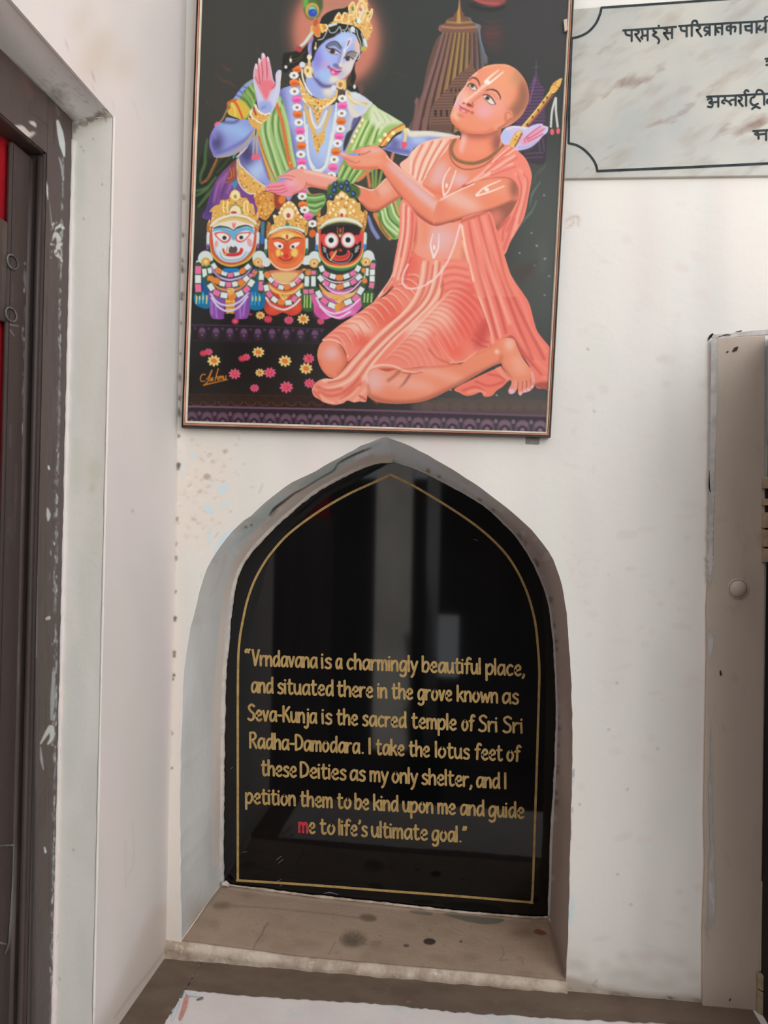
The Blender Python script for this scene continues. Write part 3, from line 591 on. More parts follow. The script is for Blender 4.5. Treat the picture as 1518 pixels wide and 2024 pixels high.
    for k in range(9):
        x = -90+k*172; E(x, 382+k*3, 13, 11, (106, 88, 78), 0, 1.5); S([x-74, 390, x-50, 425, x, 440, x+50, 428, x+76, 388], 1.6, (84, 72, 68), 1, .7)
    for x, y in ((180, 180), (275, 178), (380, 215), (710, 240)): E(x, y, 2.2, 2, (150, 158, 170), 0, .8)
    # bottom lotus border, straight in poster space from (372,806) to (1085,842)
    z(0, 0, 1)
    F("360 804 730 810 1100 824 1100 870 360 852", (54, 43, 48), .8, 1, False)
    F("730 812 1100 824 1100 870 730 862", (80, 66, 74), 30, .8, False)
    S("360 803 730 811 1100 823", 4, (116, 88, 108), .7)
    x = 379.0
    for k in range(24):
        y = 812+(x-372)*.0245+(x-372)**2*.0000035; w = 14+k*.12
        l = k/23; lt = (108+24*l, 80+28*l, 100+20*l); dk = (44+26*l, 34+24*l, 44+22*l)
        E(x, y+17, w-.5, 17, (80+22*l, 62+26*l, 74+20*l), 0, .8); E(x, y+10, w-5, 8, lt, 0, 1.5); E(x, y+24, w-6.4, 13, dk, 0, .8)
        E(x, y+25, w-9, 11, (72+20*l, 54+22*l, 68+18*l), 0, .8); E(x, y+21, 4.2, 4.6, (124+20*l, 92+26*l, 116+14*l), 0, .8)
        E(x+w+.9, y+5, 4, 4.6, (104+26*l, 84+30*l, 98+24*l), 0, 1)
        x += 2*w+2.4
    # scattered flowers
    z(355, 600, 5.234)
    def fl(x, y, r, col, mid, rot):
        for k in range(9):
            a = rot+k*.698; E(x+math.cos(a)*r*3.1, y+math.sin(a)*r*2.5, r*.36, r*.2, col, math.degrees(a), .3)
        E(x, y, r*.45, r*.34, mid, 15, .8)
    Y, O, K, R = (234, 208, 136), (224, 128, 70), (222, 104, 136), (214, 76, 96)
    for x, y, r, c, m, t in ((300, 500, 9, K, R, .1), (245, 515, 8, R, R, .4), (355, 592, 14, Y, O, .2), (690, 555, 9, K, R, .5), (645, 570, 8, R, R, .2), (815, 503, 13, Y, O, .4), (1090, 595, 14, Y, O, .1), (1335, 570, 12.5, K, R, .3), (1308, 672, 14, Y, O, .2), (570, 728, 13, K, R, .6), (830, 715, 10, Y, O, .3), (935, 715, 13, K, R, .1), (775, 875, 10, K, R, .3), (1105, 865, 14.5, K, R, .2), (1345, 825, 12, K, R, .5), (835, 122, 10, Y, O, .3), (915, 162, 9.5, R, R, .1), (1130, 172, 10.5, K, R, .4), (1280, 160, 13, Y, O, .2), (575, 183, 8, R, K, .2), (735, 112, 4, (150, 60, 66), R, 0), (1460, 185, 8, K, R, .4)): fl(x, y, r, c, m, t)
    for x, y in ((1310, 570), (570, 722), (935, 712), (1100, 862), (1345, 825)): E(x, y, 1.6, 1.4, (238, 150, 90), 0, .5)
    # painter's signature
    SS("265 735 235 735 215 770 225 805 265 800|262 838 295 800 335 690|335 690 300 760 270 790|325 775 310 805|345 765 330 785 345 790 335 800 320 803|400 672 365 800|372 770 390 755 395 795|410 755 405 795|410 768 425 752 428 790|428 765 445 750 450 788|455 755 455 785 475 780 480 745 478 785|245 845 350 820 500 785", [2.6, 2], (206, 132, 52), .5)
BL, BM, BD, BX, CR = (184, 202, 234), (152, 162, 216), (108, 104, 160), (82, 74, 120), (230, 222, 204)
def flower(p, x, y, k):
    E = p.E
    if k == 'W':
        for i in range(8):
            a = i*.785; E(x+math.cos(a)*6.4*p.t[2], y+math.sin(a)*4.8*p.t[2], 3.4, 3, (232, 236, 232), 0, .5)
        E(x, y, 7, 5, (236, 238, 234), 0, .6); E(x, y+2, 2.9, 2.7, (150, 112, 84), 0, .7)
    else:
        c, d = ((224, 122, 58), (196, 92, 44)) if k == 'O' else ((232, 112, 172), (214, 84, 150))
        E(x, y, 9.5, 7.6, c, 0, 1); E(x, y+4*p.t[2]/6, 8, 4, d, 0, 1.5, .7)
        for i in range(5): E(x+(i-2)*3.4*p.t[2], y-4*p.t[2]+abs(i-2)*p.t[2], 2.4, 3.4, tuple(min(255, v+16) for v in c), 0, .6, .8)
def paint_blue_figure(p):
    F, S, E, C, U, FC, SS, z = p.F, p.S, p.E, p.C, p.U, p.FC, p.SS, p.z
    z(0, 0, 1)                                       # halo
    E(664, 70, 97, 116, (112, 84, 74), -12, 14); E(664, 68, 84, 100, (200, 128, 108), -12, 9); E(662, 60, 50, 64, (206, 136, 116), 0, 16)
    E(672, 10, 40, 14, (182, 130, 108), 0, 8, .8)
    # scarf trailing at the left edge
    z(360, 260, 6.325)
    F("170 500 230 330 290 180 330 330 430 320 600 270 720 240 720 330 560 450 400 640 300 900 180 960 165 700", (48, 56, 44), 2)
    SS("315 100 290 260 285 400 235 540 225 640|180 740 270 720 330 690|185 800 300 720 430 560|200 940 330 780 480 600", [5, 7, 4], (90, 122, 80), 2, .8)
    S("440 330 380 470 320 590 240 650", [4, 6, 3], (176, 106, 72), 1.5); SS("520 300 420 430 300 640|640 270 520 420 430 520", 3, (80, 90, 60), 1.5, .8)
    S("690 250 650 300 640 330", 4, (80, 160, 160), 1)
    # purple lower garment
    FC("295 1100 305 950 330 850 380 700 460 560 560 450 700 340 780 480 900 640 960 760 960 1100", (126, 82, 142))
    SS("600 470 520 640 470 900|560 520 440 680 390 900|680 560 620 640 560 780", [3, 7, 4], (166, 114, 172), 2.5, .8); SS("560 600 500 760 480 900|420 650 370 800 330 1000", [2, 6, 3], (92, 62, 122), 2.5, .8)
    E(330, 980, 10, 20, (88, 72, 132), 0, 6); E(650, 400, 8, 16, (122, 74, 76), 10, 4)
    SS("560 520 570 560 600 590 650 560 660 400|540 640 600 620 660 580", 1.6, (196, 116, 76), .8); U()
    # torso
    z(0, 0, 1)
    FC("470 330 474 300 500 278 520 230 548 205 556 176 600 170 625 205 665 205 690 185 720 190 738 212 733 235 720 260 712 300 690 330 665 345 620 350 590 352 545 374 528 374 500 350 482 326", BM)
    E(640, 270, 38, 60, BL, 0, 16); E(578, 225, 8, 60, (176, 186, 228), -8, 6); E(553, 205, 9, 45, BD, -10, 8); E(577, 300, 7, 50, BD, -5, 6, .8)
    E(700, 240, 14, 40, CR, 10, 9, .8); E(560, 330, 22, 12, BD, 30, 8, .5); E(655, 325, 12, 14, CR, 40, 6, .7)
    U()
    z(360, 260, 6.325)
    FC("710 330 740 260 800 190 900 60 940 100 980 200 1020 350 1110 620 1050 690 960 650 880 590 780 490 720 410", BM)
    E(820, 300, 16, 20, BX, 20, 9); E(800, 210, 6, 16, (74, 68, 100), 25, 5); E(930, 500, 14, 26, BL, 40, 9); S("720 360 800 480 900 590 1020 670", 4, BD, 3, .7); S("990 240 1030 420 1100 600", 5, BD, 3, .8); U()
    # jewelled sash at the waist
    p.ornate("700 350 720 420 790 490 880 580 960 640 1050 690 1010 760 900 790 800 740 740 660 700 600 690 480", 3, n=120, r=1.5)
    SS("700 340 730 420 820 510 920 600 1040 690|690 350 690 560 740 690 830 770 920 780|680 320 760 250 820 180", 3, (226, 214, 196), .8); SS("700 340 690 450 695 560", 2.4, (200, 186, 170), .8)
    F("620 640 640 600 690 610 690 660 660 720 640 700", (86, 146, 180), 1); F("560 560 640 440 690 500 680 600 600 640", (150, 82, 70), 3, .8); SS("600 450 620 560 570 590|640 450 650 560", 2, (206, 124, 72), .8)
    p.ornate("900 800 960 770 1050 750 1160 790 1180 900 1130 1010 1040 1110 960 1050 930 930 890 860", 4, (216, 156, 78), (150, 78, 44), (248, 216, 140), 110, 1.8)
    F("1160 780 1240 790 1300 850 1280 900 1200 980 1150 900", (156, 74, 50), 2); E(1250, 850, 7, 9, (222, 132, 62), 30, 2); F("850 800 900 830 910 910 870 900", (132, 70, 148), 1)
    F("1290 790 1380 770 1370 820 1330 870", (176, 150, 200), 1.5)
    # green cloth behind and below the hands
    z(600, 370, 7.494)
    FC("-10 -60 60 20 120 100 290 90 330 160 320 240 250 340 180 420 110 430 60 340 40 200", (124, 168, 96)); SS("20 10 100 90 300 60|60 150 160 160 310 130|70 260 180 270 300 220|80 330 170 350 260 310", 3.4, (178, 206, 150), 1.4); SS("60 120 200 120 310 100|70 220 200 220 310 190|70 300 180 315 290 270", 2.6, (74, 112, 58), 1.4); S("30 30 100 100 230 100", 2, (214, 140, 100), 1); U()
    z(660, 230, 6.325)
    F("240 830 330 720 420 680 480 870 300 880", (70, 74, 60), 2); F("400 660 700 560 800 480 830 600 700 900 500 920 440 800", (66, 66, 60), 3)
    FC("40 780 90 600 200 500 500 640 420 720 330 790 260 830 220 850 150 850 90 860", (130, 168, 96)); SS("120 620 60 750|200 640 120 780|260 660 170 790|340 680 230 820", 4, (196, 218, 150), 1.5); SS("160 620 90 770|240 650 160 800|300 680 210 820", 2.6, (88, 118, 62), 1.2); S("110 560 60 680", 4, (214, 150, 90), 1.5); U()
    S("430 680 350 760 290 810", [6, 8, 5], (220, 140, 86), 1.5); SS("480 660 490 900|530 660 520 880|600 680 560 860", 5, (140, 160, 88), 2); S("420 700 450 880", 6, (214, 130, 90), 2); S("740 460 700 640", 6, (216, 136, 106), 2)
    FC("490 1230 560 1190 640 1130 760 1060 830 1000 840 1200 830 1500 700 1530 620 1440 540 1330", (140, 176, 106)); SS("640 1150 680 1280 820 1440|600 1190 640 1340 800 1480|720 1090 760 1220 840 1330", 5, (204, 226, 172), 2); SS("570 1200 620 1360 760 1520|660 1140 700 1280 830 1400|740 1080 790 1220 840 1280", 3, (84, 118, 58), 1.6); U()
    S("760 1060 790 1160 820 1240", 5, (224, 160, 110), 2); S("510 1220 560 1330 620 1430 700 1530", [7, 8, 7], (222, 140, 86), 1.5); S("430 1250 480 1400 560 1530", [5, 8, 8], (140, 142, 194), 1.6); S("560 1260 600 1400 690 1520", 3, (110, 118, 60), 1.5)
    # left scarf over shoulder and down the side
    z(360, 260, 6.325)
    st = "930 -60 950 80 990 260 1040 430 1110 630 1200 610 1330 480 1425 440 1390 250 1350 0 1300 -230 1240 -420 1150 -470 1010 -200"
    FC(st, (156, 190, 122))
    SS("1060 -320 1040 0 1120 260 1210 560|1180 -380 1130 -100 1200 200 1290 480|1010 -100 1060 160 1150 450 1180 580|1250 -380 1200 -100 1250 150 1330 420", 4, (92, 122, 66), 2, .8)
    SS("1100 -300 1080 0 1160 300 1240 540|1170 -200 1170 50 1230 260 1310 470|1000 -140 1020 60 1100 350 1170 580", 5, (198, 222, 168), 2.2, .9)
    S("935 -60 960 100 1000 280 1050 450 1110 620", [6, 8, 9, 8], (214, 176, 84), 1); SS("930 -40 945 80 980 250 1040 430 1100 610|960 60 1000 200 1060 360 1170 610", 2, (206, 92, 62), .8)
    S("1140 -440 1240 -150 1290 100 1330 330 1370 470", [5, 7, 8, 9], (216, 126, 66), 1); S("1190 -380 1260 -100 1300 150 1350 400", 2.4, (238, 196, 120), 1); S("1180 -460 1290 -180 1350 130 1410 430", [4, 6, 5], (184, 208, 140), 1.2); S("1160 -440 1250 -150 1300 150 1345 380", 1.5, (190, 70, 50), .7); U()
    z(380, 80, 6.9)
    FC("830 530 760 560 690 620 610 720 560 790 480 840 470 900 490 1000 560 1040 700 1080 790 1030 850 900 870 760 850 620", (132, 166, 94))
    SS("700 680 770 740 830 850|650 760 740 830 800 920|760 640 820 720 850 800", 2.6, (78, 104, 52), 1.4); SS("740 700 810 790 850 900|600 800 720 860|780 600 840 700", 3, (170, 198, 126), 1.6)
    F("830 530 700 620 600 720 560 790 640 790 690 700 760 620 830 570", (152, 164, 224), 1.5); SS("690 620 740 650|640 680 690 720|590 740 660 770", 3, (110, 120, 190), 1.2)
    F("560 820 640 800 760 900 780 980 700 1070 560 1040 480 1000 500 930", (218, 186, 82), 1.2); SS("480 890 490 840 560 830 620 900 690 1070|500 830 600 810", 4, (214, 100, 62), .9); S("540 860 580 940 590 1030", 4, (232, 206, 110), 1.5); S("480 880 480 940 520 900", 3, (190, 84, 62), 1); U()
    S("480 930 420 1060 370 1120", 3.4, (172, 136, 96), .8); F("300 1150 330 1110 390 1120 400 1170 350 1200 310 1180", (236, 116, 142), .8)
    # upper arm, elbow
    FC("470 1050 440 1100 340 1150 280 1220 240 1320 235 1440 270 1530 300 1590 400 1600 560 1560 760 1440 850 1250 840 1130 760 1080 600 1070", BM)
    E(330, 1390, 12, 20, BX, 0, 8); E(620, 1230, 34, 13, (160, 190, 232), 20, 8); E(290, 1260, 4, 16, (150, 140, 210), -20, 4); S("260 1300 250 1440 300 1580", 5, (140, 128, 200), 2.5); S("330 1540 500 1480 700 1370 830 1250", 6, BD, 4, .7); S("420 1110 560 1120 640 1080", 5, BX, 3, .7); S("320 1600 520 1560 700 1440 850 1240", [3, 5, 5], (190, 164, 142), 1.2); U()
    # raised hand
    FC("930 980 890 880 860 720 840 600 830 470 855 330 880 315 895 340 897 260 915 238 938 262 945 185 962 168 990 190 1008 235 1030 218 1052 262 1085 420 1105 530 1130 560 1135 470 1160 415 1195 400 1218 430 1205 560 1195 700 1150 860 1060 1000", (208, 206, 228))
    F("880 600 850 520 850 420 870 340 900 350 905 280 930 260 950 270 955 210 980 190 1005 240 1035 240 1060 330 1090 500 1120 600 1130 640 1070 700 1010 830 960 760", (234, 150, 160), 3, .9); F("910 590 990 540 1100 560 1120 620 1060 680 1010 800 950 700", (230, 128, 140), 3)
    SS("902 340 915 520 925 600|945 280 960 430 955 560|1005 240 1020 400 1020 520", [1.4, 2.4, 1.4], (190, 92, 106), .9); S("1125 480 1130 600 1080 660", 2.6, (196, 104, 118), 1.2); S("900 590 860 500", 2, (204, 110, 120), 1)
    SS("872 330 875 380|918 245 922 300|968 175 972 230|1034 225 1040 270", 3, (246, 218, 220), 1); S("1195 420 1170 560 1150 700 1080 880 990 960", [2, 5, 6, 3], (208, 214, 236), 2); F("900 860 1010 820 1090 880 1060 990 930 985", (164, 178, 226), 4); E(1205, 600, 2.4, 22, (236, 214, 190), 0, 2); S("860 700 900 880", 3, (180, 180, 222), 2); S("940 930 1000 900", 3, BD, 3, .6); U()
    # bracelets
    SS("860 880 880 940 960 1010 1060 1010|800 960 800 1010 850 1080 940 1120|820 940 900 1020 1010 1050", 4.4, (236, 224, 204), .8); p.ornate("860 920 920 990 1060 1000 1020 1080 960 1120 850 1090 810 1000", 6, n=40, r=1.3); S("835 930 870 1010", 3.5, (176, 72, 60), .9); SS("800 960 800 1010 850 1080 930 1120|870 890 900 960 990 1010 1060 990", 2.8, (244, 236, 222), .6)
    p.ornate("760 1050 850 1080 900 1130 940 1150 930 1210 850 1200 800 1150", 7, n=20, r=1.2); SS("860 1180 840 1400 835 1540|885 1200 880 1400 885 1560", 2, (196, 176, 146), .7)
    z(360, 260, 6.325); SS("900 0 890 200 885 280|935 0 935 150 930 280", 2, (190, 176, 150), .6); E(892, 318, 4, 7, (232, 110, 136), 10, .6); E(940, 312, 5, 7, (232, 110, 136), -10, .6)
    # right shoulder, chest cloth and sleeve
    z(540, 160, 6.9)
    F("960 860 1000 720 1080 640 1110 500 1180 470 1190 520 1090 700 1000 900 960 960", (64, 66, 63), 1.5); F("1090 520 1150 480 1180 500 1080 660 1060 640", (108, 106, 150), 2)
    FC("990 130 1130 140 1250 230 1360 310 1300 400 1180 480 1100 500 1040 430 1000 300", (216, 214, 214)); S("1020 150 1060 250 1140 310 1280 310", 5, (226, 186, 112), 1.5); S("1030 200 1100 280 1240 330", 3, (246, 228, 176), 1); E(1130, 190, 8, 8, (214, 226, 232), 0, 3); E(1180, 370, 10, 8, (196, 208, 232), 0, 4); S("1040 340 1100 430 1180 470", 4, (232, 216, 190), 1.5); U()
    z(660, 230, 6.325)
    FC("480 -150 560 -100 700 -20 800 40 870 85 895 130 880 170 780 210 700 300 640 370 520 370 400 370 260 440 200 470 150 440 240 250 370 0", (160, 192, 116))
    SS("400 60 300 280 230 430|480 40 400 200 330 370|560 60 520 180 450 360|640 80 560 220", 5, (206, 226, 164), 2); SS("440 60 340 260 270 430|520 80 440 250 390 360|600 70 540 200 500 340", 3, (104, 136, 66), 1.6)
    F("480 -150 560 -100 700 -20 800 40 880 90 700 100 560 160 440 20", (224, 228, 200), 6, .9); SS("500 -60 560 60|560 -60 640 60 600 120|660 -10 720 60", 2, (172, 192, 132), 1.4, .8)
    S("360 0 250 200 140 440", [8, 8, 7], (222, 178, 92), 1); S("330 0 220 200 125 420", 2.4, (206, 84, 56), .7)
    for x, y in ((355, 45), (320, 115), (255, 245), (285, 180), (225, 310)): E(x, y, 3.4, 4, (250, 234, 170), 0, 1)
    S("880 140 760 200 650 300 590 370", [9, 10, 9], (228, 184, 96), 1.2); S("880 90 720 180 640 270 570 370", 2.6, (212, 92, 62), .8); S("760 230 690 300 620 380", 3, (210, 118, 70), 1)
    for x, y in ((580, 300), (640, 230), (740, 210), (680, 290)): E(x, y, 4, 4, (250, 236, 176), 0, 1)
    U()
    # far arm resting on the shoulder
    FC("600 400 660 370 760 260 840 210 880 150 990 180 1180 180 1360 200 1520 235 1520 290 1300 300 1130 330 1000 400 940 490 840 480 700 440", BM)
    F("930 190 1180 180 1520 235 1520 270 1200 250 960 260", (230, 224, 202), 3); E(1060, 300, 16, 6, BL, 0, 4); E(800, 250, 7, 8, (196, 206, 236), 0, 4); S("660 400 780 420 950 450", 9, BD, 4, .8); S("700 450 830 480 940 490", 3, (176, 180, 222), 1.2); E(760, 340, 10, 12, (104, 100, 152), 0, 5, .8); U()
    E(910, 180, 6, 6, (238, 224, 190), 0, 1.5); SS("880 160 885 260 870 330|910 190 890 340", 3, (226, 212, 150), .8); E(880, 350, 6, 5.4, (236, 96, 120), 0, .8); E(868, 390, 3, 3, (232, 90, 110), 0, .7)
    # necklaces
    z(540, 160, 6.9)
    SS("420 420 450 800 490 1080 560 1200 640 1220 720 1160 780 900 850 420|460 600 480 1000 560 1180 650 1200 730 1080 800 700|440 700 500 1120 590 1240 690 1200 760 1000|860 300 850 600 790 900", 3.4, (224, 230, 226), .8); SS("560 1190 640 1190 700 1120", 1.2, (130, 150, 160), .6)
    SS("430 340 480 520 540 680 610 760 680 680 740 520 790 360|470 420 520 600 610 800", 6, (226, 184, 112), 1.6, .9); SS("500 380 540 560 600 640 670 560 730 400", 4.4, (236, 226, 206), 1.2)
    p.ornate("530 700 610 760 700 690 700 800 640 900 600 990 560 880", 9, n=36, r=1.4); p.ornate("540 360 700 350 660 440 620 570 590 570 560 460", 10, n=36, r=1.3)
    p.ornate("350 -40 400 30 450 140 520 210 620 240 740 210 830 160 880 110 870 230 800 310 700 360 600 380 500 360 430 290 380 180", 8, (230, 188, 108), n=150, r=1.5); S("430 30 490 150 580 200 720 190 830 140", 3, (248, 232, 186), 1.2); S("400 240 500 340 620 380 740 330 850 230", 4, (248, 232, 178), 1.4); S("460 300 560 380 600 420", 3, (182, 116, 60), 1.6, .7)
    for x, y, c in ((610, 300, (196, 92, 60)), (610, 385, (90, 150, 110)), (565, 345, (90, 140, 110)), (660, 345, (200, 110, 70)), (600, 520, (200, 130, 70))): E(x, y, 2, 2.4, c, 0, .6)
    # garland
    for x, y, k in ((290, 30, 'O'), (320, 255, 'P'), (335, 455, 'O'), (365, 680, 'P'), (385, 885, 'O'), (388, 1105, 'P'), (290, 140, 'W'), (325, 360, 'W'), (350, 565, 'W'), (372, 780, 'W'), (377, 1000, 'W'), (390, 1190, 'W'), (945, 335, 'P'), (925, 550, 'O'), (898, 755, 'P'), (855, 965, 'O'), (815, 1180, 'P'), (942, 238, 'W'), (935, 440, 'W'), (915, 652, 'W'), (877, 850, 'W'), (832, 1070, 'W'), (795, 1290, 'W')): flower(p, x, y, k)
    z(560, 0, 7.59)
    for x, y, k in ((205, 1035, 'O'), (165, 1240, 'O'), (160, 1130, 'W'), (168, 1370, 'W'), (205, 1490, 'P')): flower(p, x, y, k)
    z(490, 370, 7.493)
    for x, y, k in ((800, 50, 'P'), (815, 262, 'O'), (895, 430, 'P'), (805, 135, 'W'), (840, 335, 'W'), (955, 540, 'W')): flower(p, x, y, k)
    E(955, 685, 7, 8, (216, 110, 60), 20, 1.2)
    # hair, face
    z(560, 0, 7.59)
    F("0 820 120 780 280 740 380 640 480 640 470 900 360 940 250 960 120 1040 0 1080", (38, 38, 33), 1.5); SS("120 900 240 860 340 760|60 960 180 930 300 850", 2, (84, 78, 52), 1.2); S("130 830 100 870 110 930", 1.4, (150, 130, 90), .7); E(110, 905, 2.6, 4.4, (226, 226, 206), 0, .5); E(38, 1005, 3, 3.6, (220, 224, 216), 0, .6)
    F("540 360 580 260 660 190 770 145 900 125 1000 110 1060 300 1180 480 1220 640 1180 760 1120 900 1080 900 1060 620 900 460 700 560 560 660 480 760 430 740 460 500", (40, 42, 37), 1.2)
    F("1090 880 1060 960 1010 1100 960 1180 950 1300 1000 1370 1090 1380 1140 1400 1120 1290 1060 1270 1090 1160 1070 1030", (44, 40, 35), 1.5); SS("1010 1130 1000 1250 1060 1310|970 1180 980 1290", 2, (92, 80, 58), 1); F("1100 1270 1180 1230 1200 1330 1180 1420 1130 1360", (110, 84, 74), 2, .8); E(1068, 1300, 2.6, 4.6, (230, 234, 226), 0, .5)
    F("400 620 460 560 480 620 470 800 430 880 390 840 365 740 370 660", (140, 136, 200), 1.5); S("400 650 385 750 410 830", 3, (176, 166, 222), 1.2); S("450 640 440 760", 3, (90, 76, 110), 1.5)
    neck = "340 1180 470 1150 640 1260 800 1250 800 1330 760 1440 600 1480 460 1450 370 1330"
    FC(neck, (162, 176, 226)); E(680, 1370, 12, 12, CR, 0, 5); S("480 1170 600 1290 760 1270", 7, BX, 3.5, .8); U()
    face = "480 1165 445 1080 428 960 440 880 470 790 540 680 640 590 760 560 800 500 880 480 1000 490 1090 520 1140 640 1150 760 1110 860 1070 930 1020 1060 950 1140 860 1220 760 1270 690 1280 600 1260 530 1210"
    FC(face, (164, 176, 230))
    E(620, 860, 26, 36, (172, 186, 236), 0, 10); E(510, 900, 9, 40, (142, 134, 212), -10, 7); E(640, 1130, 22, 15, (170, 196, 234), 20, 7); E(930, 580, 22, 13, (184, 206, 240), 0, 7); E(1000, 960, 10, 18, (212, 210, 216), 20, 6)
    F("1090 560 1150 660 1150 780 1080 930 1000 1090 900 1190 780 1270 700 1260 690 1180 800 1130 870 1060 860 960 1020 900 1090 800", (224, 214, 206), 5, .85); E(760, 1190, 8, 6, (228, 220, 202), 0, 3); E(1110, 680, 5, 16, (232, 190, 160), 0, 4)
    S("500 1180 620 1270 760 1270 900 1190", 4, (128, 112, 150), 3, .7); E(870, 1110, 8, 6, (190, 182, 200), 0, 4, .8)
    E(620, 960, 10, 6, (214, 160, 210), 0, 5, .7)
    # nose
    F("900 740 940 760 890 900 880 960 870 1010 840 1000 825 960 850 860", (232, 226, 208), 1.6); S("880 760 850 880 830 950", 5, (128, 136, 190), 3, .8); F("740 970 800 950 840 1000 820 1030 770 1010", (112, 104, 148), 2, .8); E(845, 1022, 5, 2.2, (178, 120, 130), 0, 1.6)
    # tilak
    S("1000 600 960 690 900 780", [9, 8, 3], (228, 228, 240), 2, .7); S("990 610 955 700", [3, 3, 1], (206, 96, 84), .8); S("980 620 965 680", 1.2, (150, 70, 60), .6)
    # eyes
    F("640 690 700 640 770 630 830 670 870 720 850 750 780 690 700 700 650 740", (108, 110, 128), 2.5, .95); S("640 680 720 630 800 630 860 700 870 730", [1.2, 2.4, 2], (78, 76, 84), 1)
    F("650 720 700 720 760 740 820 780 830 810 750 820 680 780", (214, 200, 206), .8); E(738, 772, 5.2, 5, (96, 70, 64), 0, .8); E(735, 770, 2.6, 2.6, (46, 38, 38), 0, .5); S("640 690 680 730 760 735 850 790", [2, 2.6, 1.6], (60, 54, 66), .8); S("660 750 720 805 820 815", 1.2, (110, 96, 130), .7)
    F("930 840 980 780 1060 780 1100 830 1060 870 980 840", (146, 132, 118), 2, .9); S("930 850 970 790 1040 770 1110 800", [1.2, 2.6, 1.6], (96, 84, 78), 1); F("920 870 980 850 1050 880 1060 910 990 920 930 900", (214, 202, 206), .8); E(965, 882, 4.6, 4.4, (88, 72, 92), 0, .7); E(960, 880, 2.2, 2.2, (44, 36, 44), 0, .5); S("910 870 970 845 1060 890", 2, (66, 54, 64), .7)
    # mouth
    F("700 1020 760 1030 800 1060 860 1070 840 1100 790 1130 730 1120 705 1080", (222, 96, 140), 1.5); S("690 1010 740 1060 800 1075 870 1065", 1.7, (150, 56, 92), .9); E(745, 1085, 3.4, 3, (246, 170, 196), 0, 1.6); E(680, 1005, 2.6, 2.6, (160, 76, 110), 0, 1.5)
    U()
    F("440 900 430 700 470 560 600 440 760 400 900 400 1050 400 1120 480 1140 640 1080 520 1000 490 900 480 810 500 760 550 640 595 560 670 490 770", (42, 42, 38), 1)
    S("600 620 700 560 790 520 860 480", 3, (52, 46, 50), 2, .7); S("440 900 470 790 530 690 610 620", 3, (56, 50, 62), 1.6, .8)
    # pearl swags over the hair
    SS("680 440 710 490 780 480 840 400|850 400 870 450 940 440 970 370|980 420 1010 490 1060 440|1100 440 1120 540 1160 640 1170 760|1170 500 1200 620 1190 760|520 600 590 580 640 500 660 440|1150 760 1140 850 1110 900", 2, (196, 206, 206), .6); E(1040, 440, 5, 6, (214, 222, 226), 0, 1); S("1220 590 1240 690", 6, (214, 222, 222), 1); E(1210, 730, 6, 5, (196, 170, 80), 0, 1.2); S("690 385 790 355", 6, (206, 216, 214), 1.2)
    for x in (870, 920, 970, 1020, 1070): E(x, 480, 2, 2, (186, 196, 206), 0, .6)
    # crown
    p.ornate("690 345 740 320 780 240 835 178 870 225 915 178 985 225 970 120 990 70 1050 15 1085 90 1120 30 1150 -40 1195 -110 1245 -40 1275 60 1278 130 1340 130 1335 220 1300 310 1330 380 1340 440 1320 500 1285 590 1220 580 1150 450 1060 390 960 370 850 350 760 345", 12, (224, 180, 112), n=190, r=1.5)
    for q in ("1100 250 1110 100 1180 10 1250 100 1240 190 1150 340", "990 220 985 110 1045 30 1080 120 1050 220", "770 300 835 190 870 290", "1250 300 1330 140 1330 220 1280 320", "880 350 910 200 980 220 970 340"): S(q+" "+" ".join(q.split()[:2]), 1.8, (248, 230, 184), .6)
    F("1130 220 1150 110 1190 60 1220 130 1190 230 1150 290", (232, 212, 184), 1); E(1160, 140, 2.6, 4, (190, 120, 110), -20, 1); E(1040, 130, 1.8, 5, (80, 130, 70), -10, .6); E(1265, 200, 3, 2, (110, 130, 70), 0, .6); E(1100, 310, 2.8, 3.4, (70, 130, 100), 0, .6); E(1130, 310, 4, 5, (226, 232, 226), 0, 1); E(835, 265, 3, 4, (220, 130, 60), 0, 1.2); E(935, 250, 3, 4, (222, 160, 70), 0, 1.2)
    # peacock feather with its knot
    F("300 -160 420 -320 560 -160 590 60 560 200 510 270 440 300 370 280 320 200 300 100", (88, 112, 62), 3); F("310 -160 400 -260 370 60 330 120 300 80", (110, 170, 84), 3); F("440 -240 570 -140 580 120 530 100", (84, 96, 58), 3)
    E(435, 155, 13.5, 15, (212, 168, 76), 0, 1.6); E(440, 165, 9.4, 11.4, (104, 150, 120), 0, 1.4); E(432, 130, 6, 4, (150, 200, 190), 0, 1.4); E(440, 195, 8.8, 8, (54, 84, 176), 0, 1.2); E(455, 180, 3, 3, (70, 110, 190), 0, 1.2); S("340 230 400 280 450 275", 3, (150, 120, 60), 1.4)
    p.ornate("440 330 470 270 520 290 530 350 640 360 680 400 650 470 570 490 550 550 500 560 450 500 430 420", 13, (214, 150, 86), n=40, r=1.4); E(485, 340, 5, 8, (196, 96, 70), 20, 1.2); E(510, 460, 5, 9, (222, 128, 70), 0, 1.5); S("560 370 590 480", 5, (236, 200, 110), 1.2); S("640 370 660 420 620 470", 3, (240, 222, 170), 1)
    S("430 490 380 560 320 640 260 690", [6, 6.5, 5], (208, 216, 206), 1); S("430 400 420 470", 4, (226, 190, 110), 1); F("180 720 240 690 290 740 250 790 200 760", (178, 76, 76), 1.4)
    # ear drops, jewels by the neck
    S("385 830 390 960", 5.4, (226, 208, 140), 1); E(390, 860, 5, 5, (238, 226, 196), 0, 1); E(375, 1060, 9.5, 11, (222, 206, 150), 0, 1); E(372, 1060, 6, 8, (240, 228, 190), 0, 1); E(365, 1060, 2.8, 4.4, (196, 124, 50), 0, .8); E(385, 1140, 7, 4, (232, 224, 186), 0, 1)
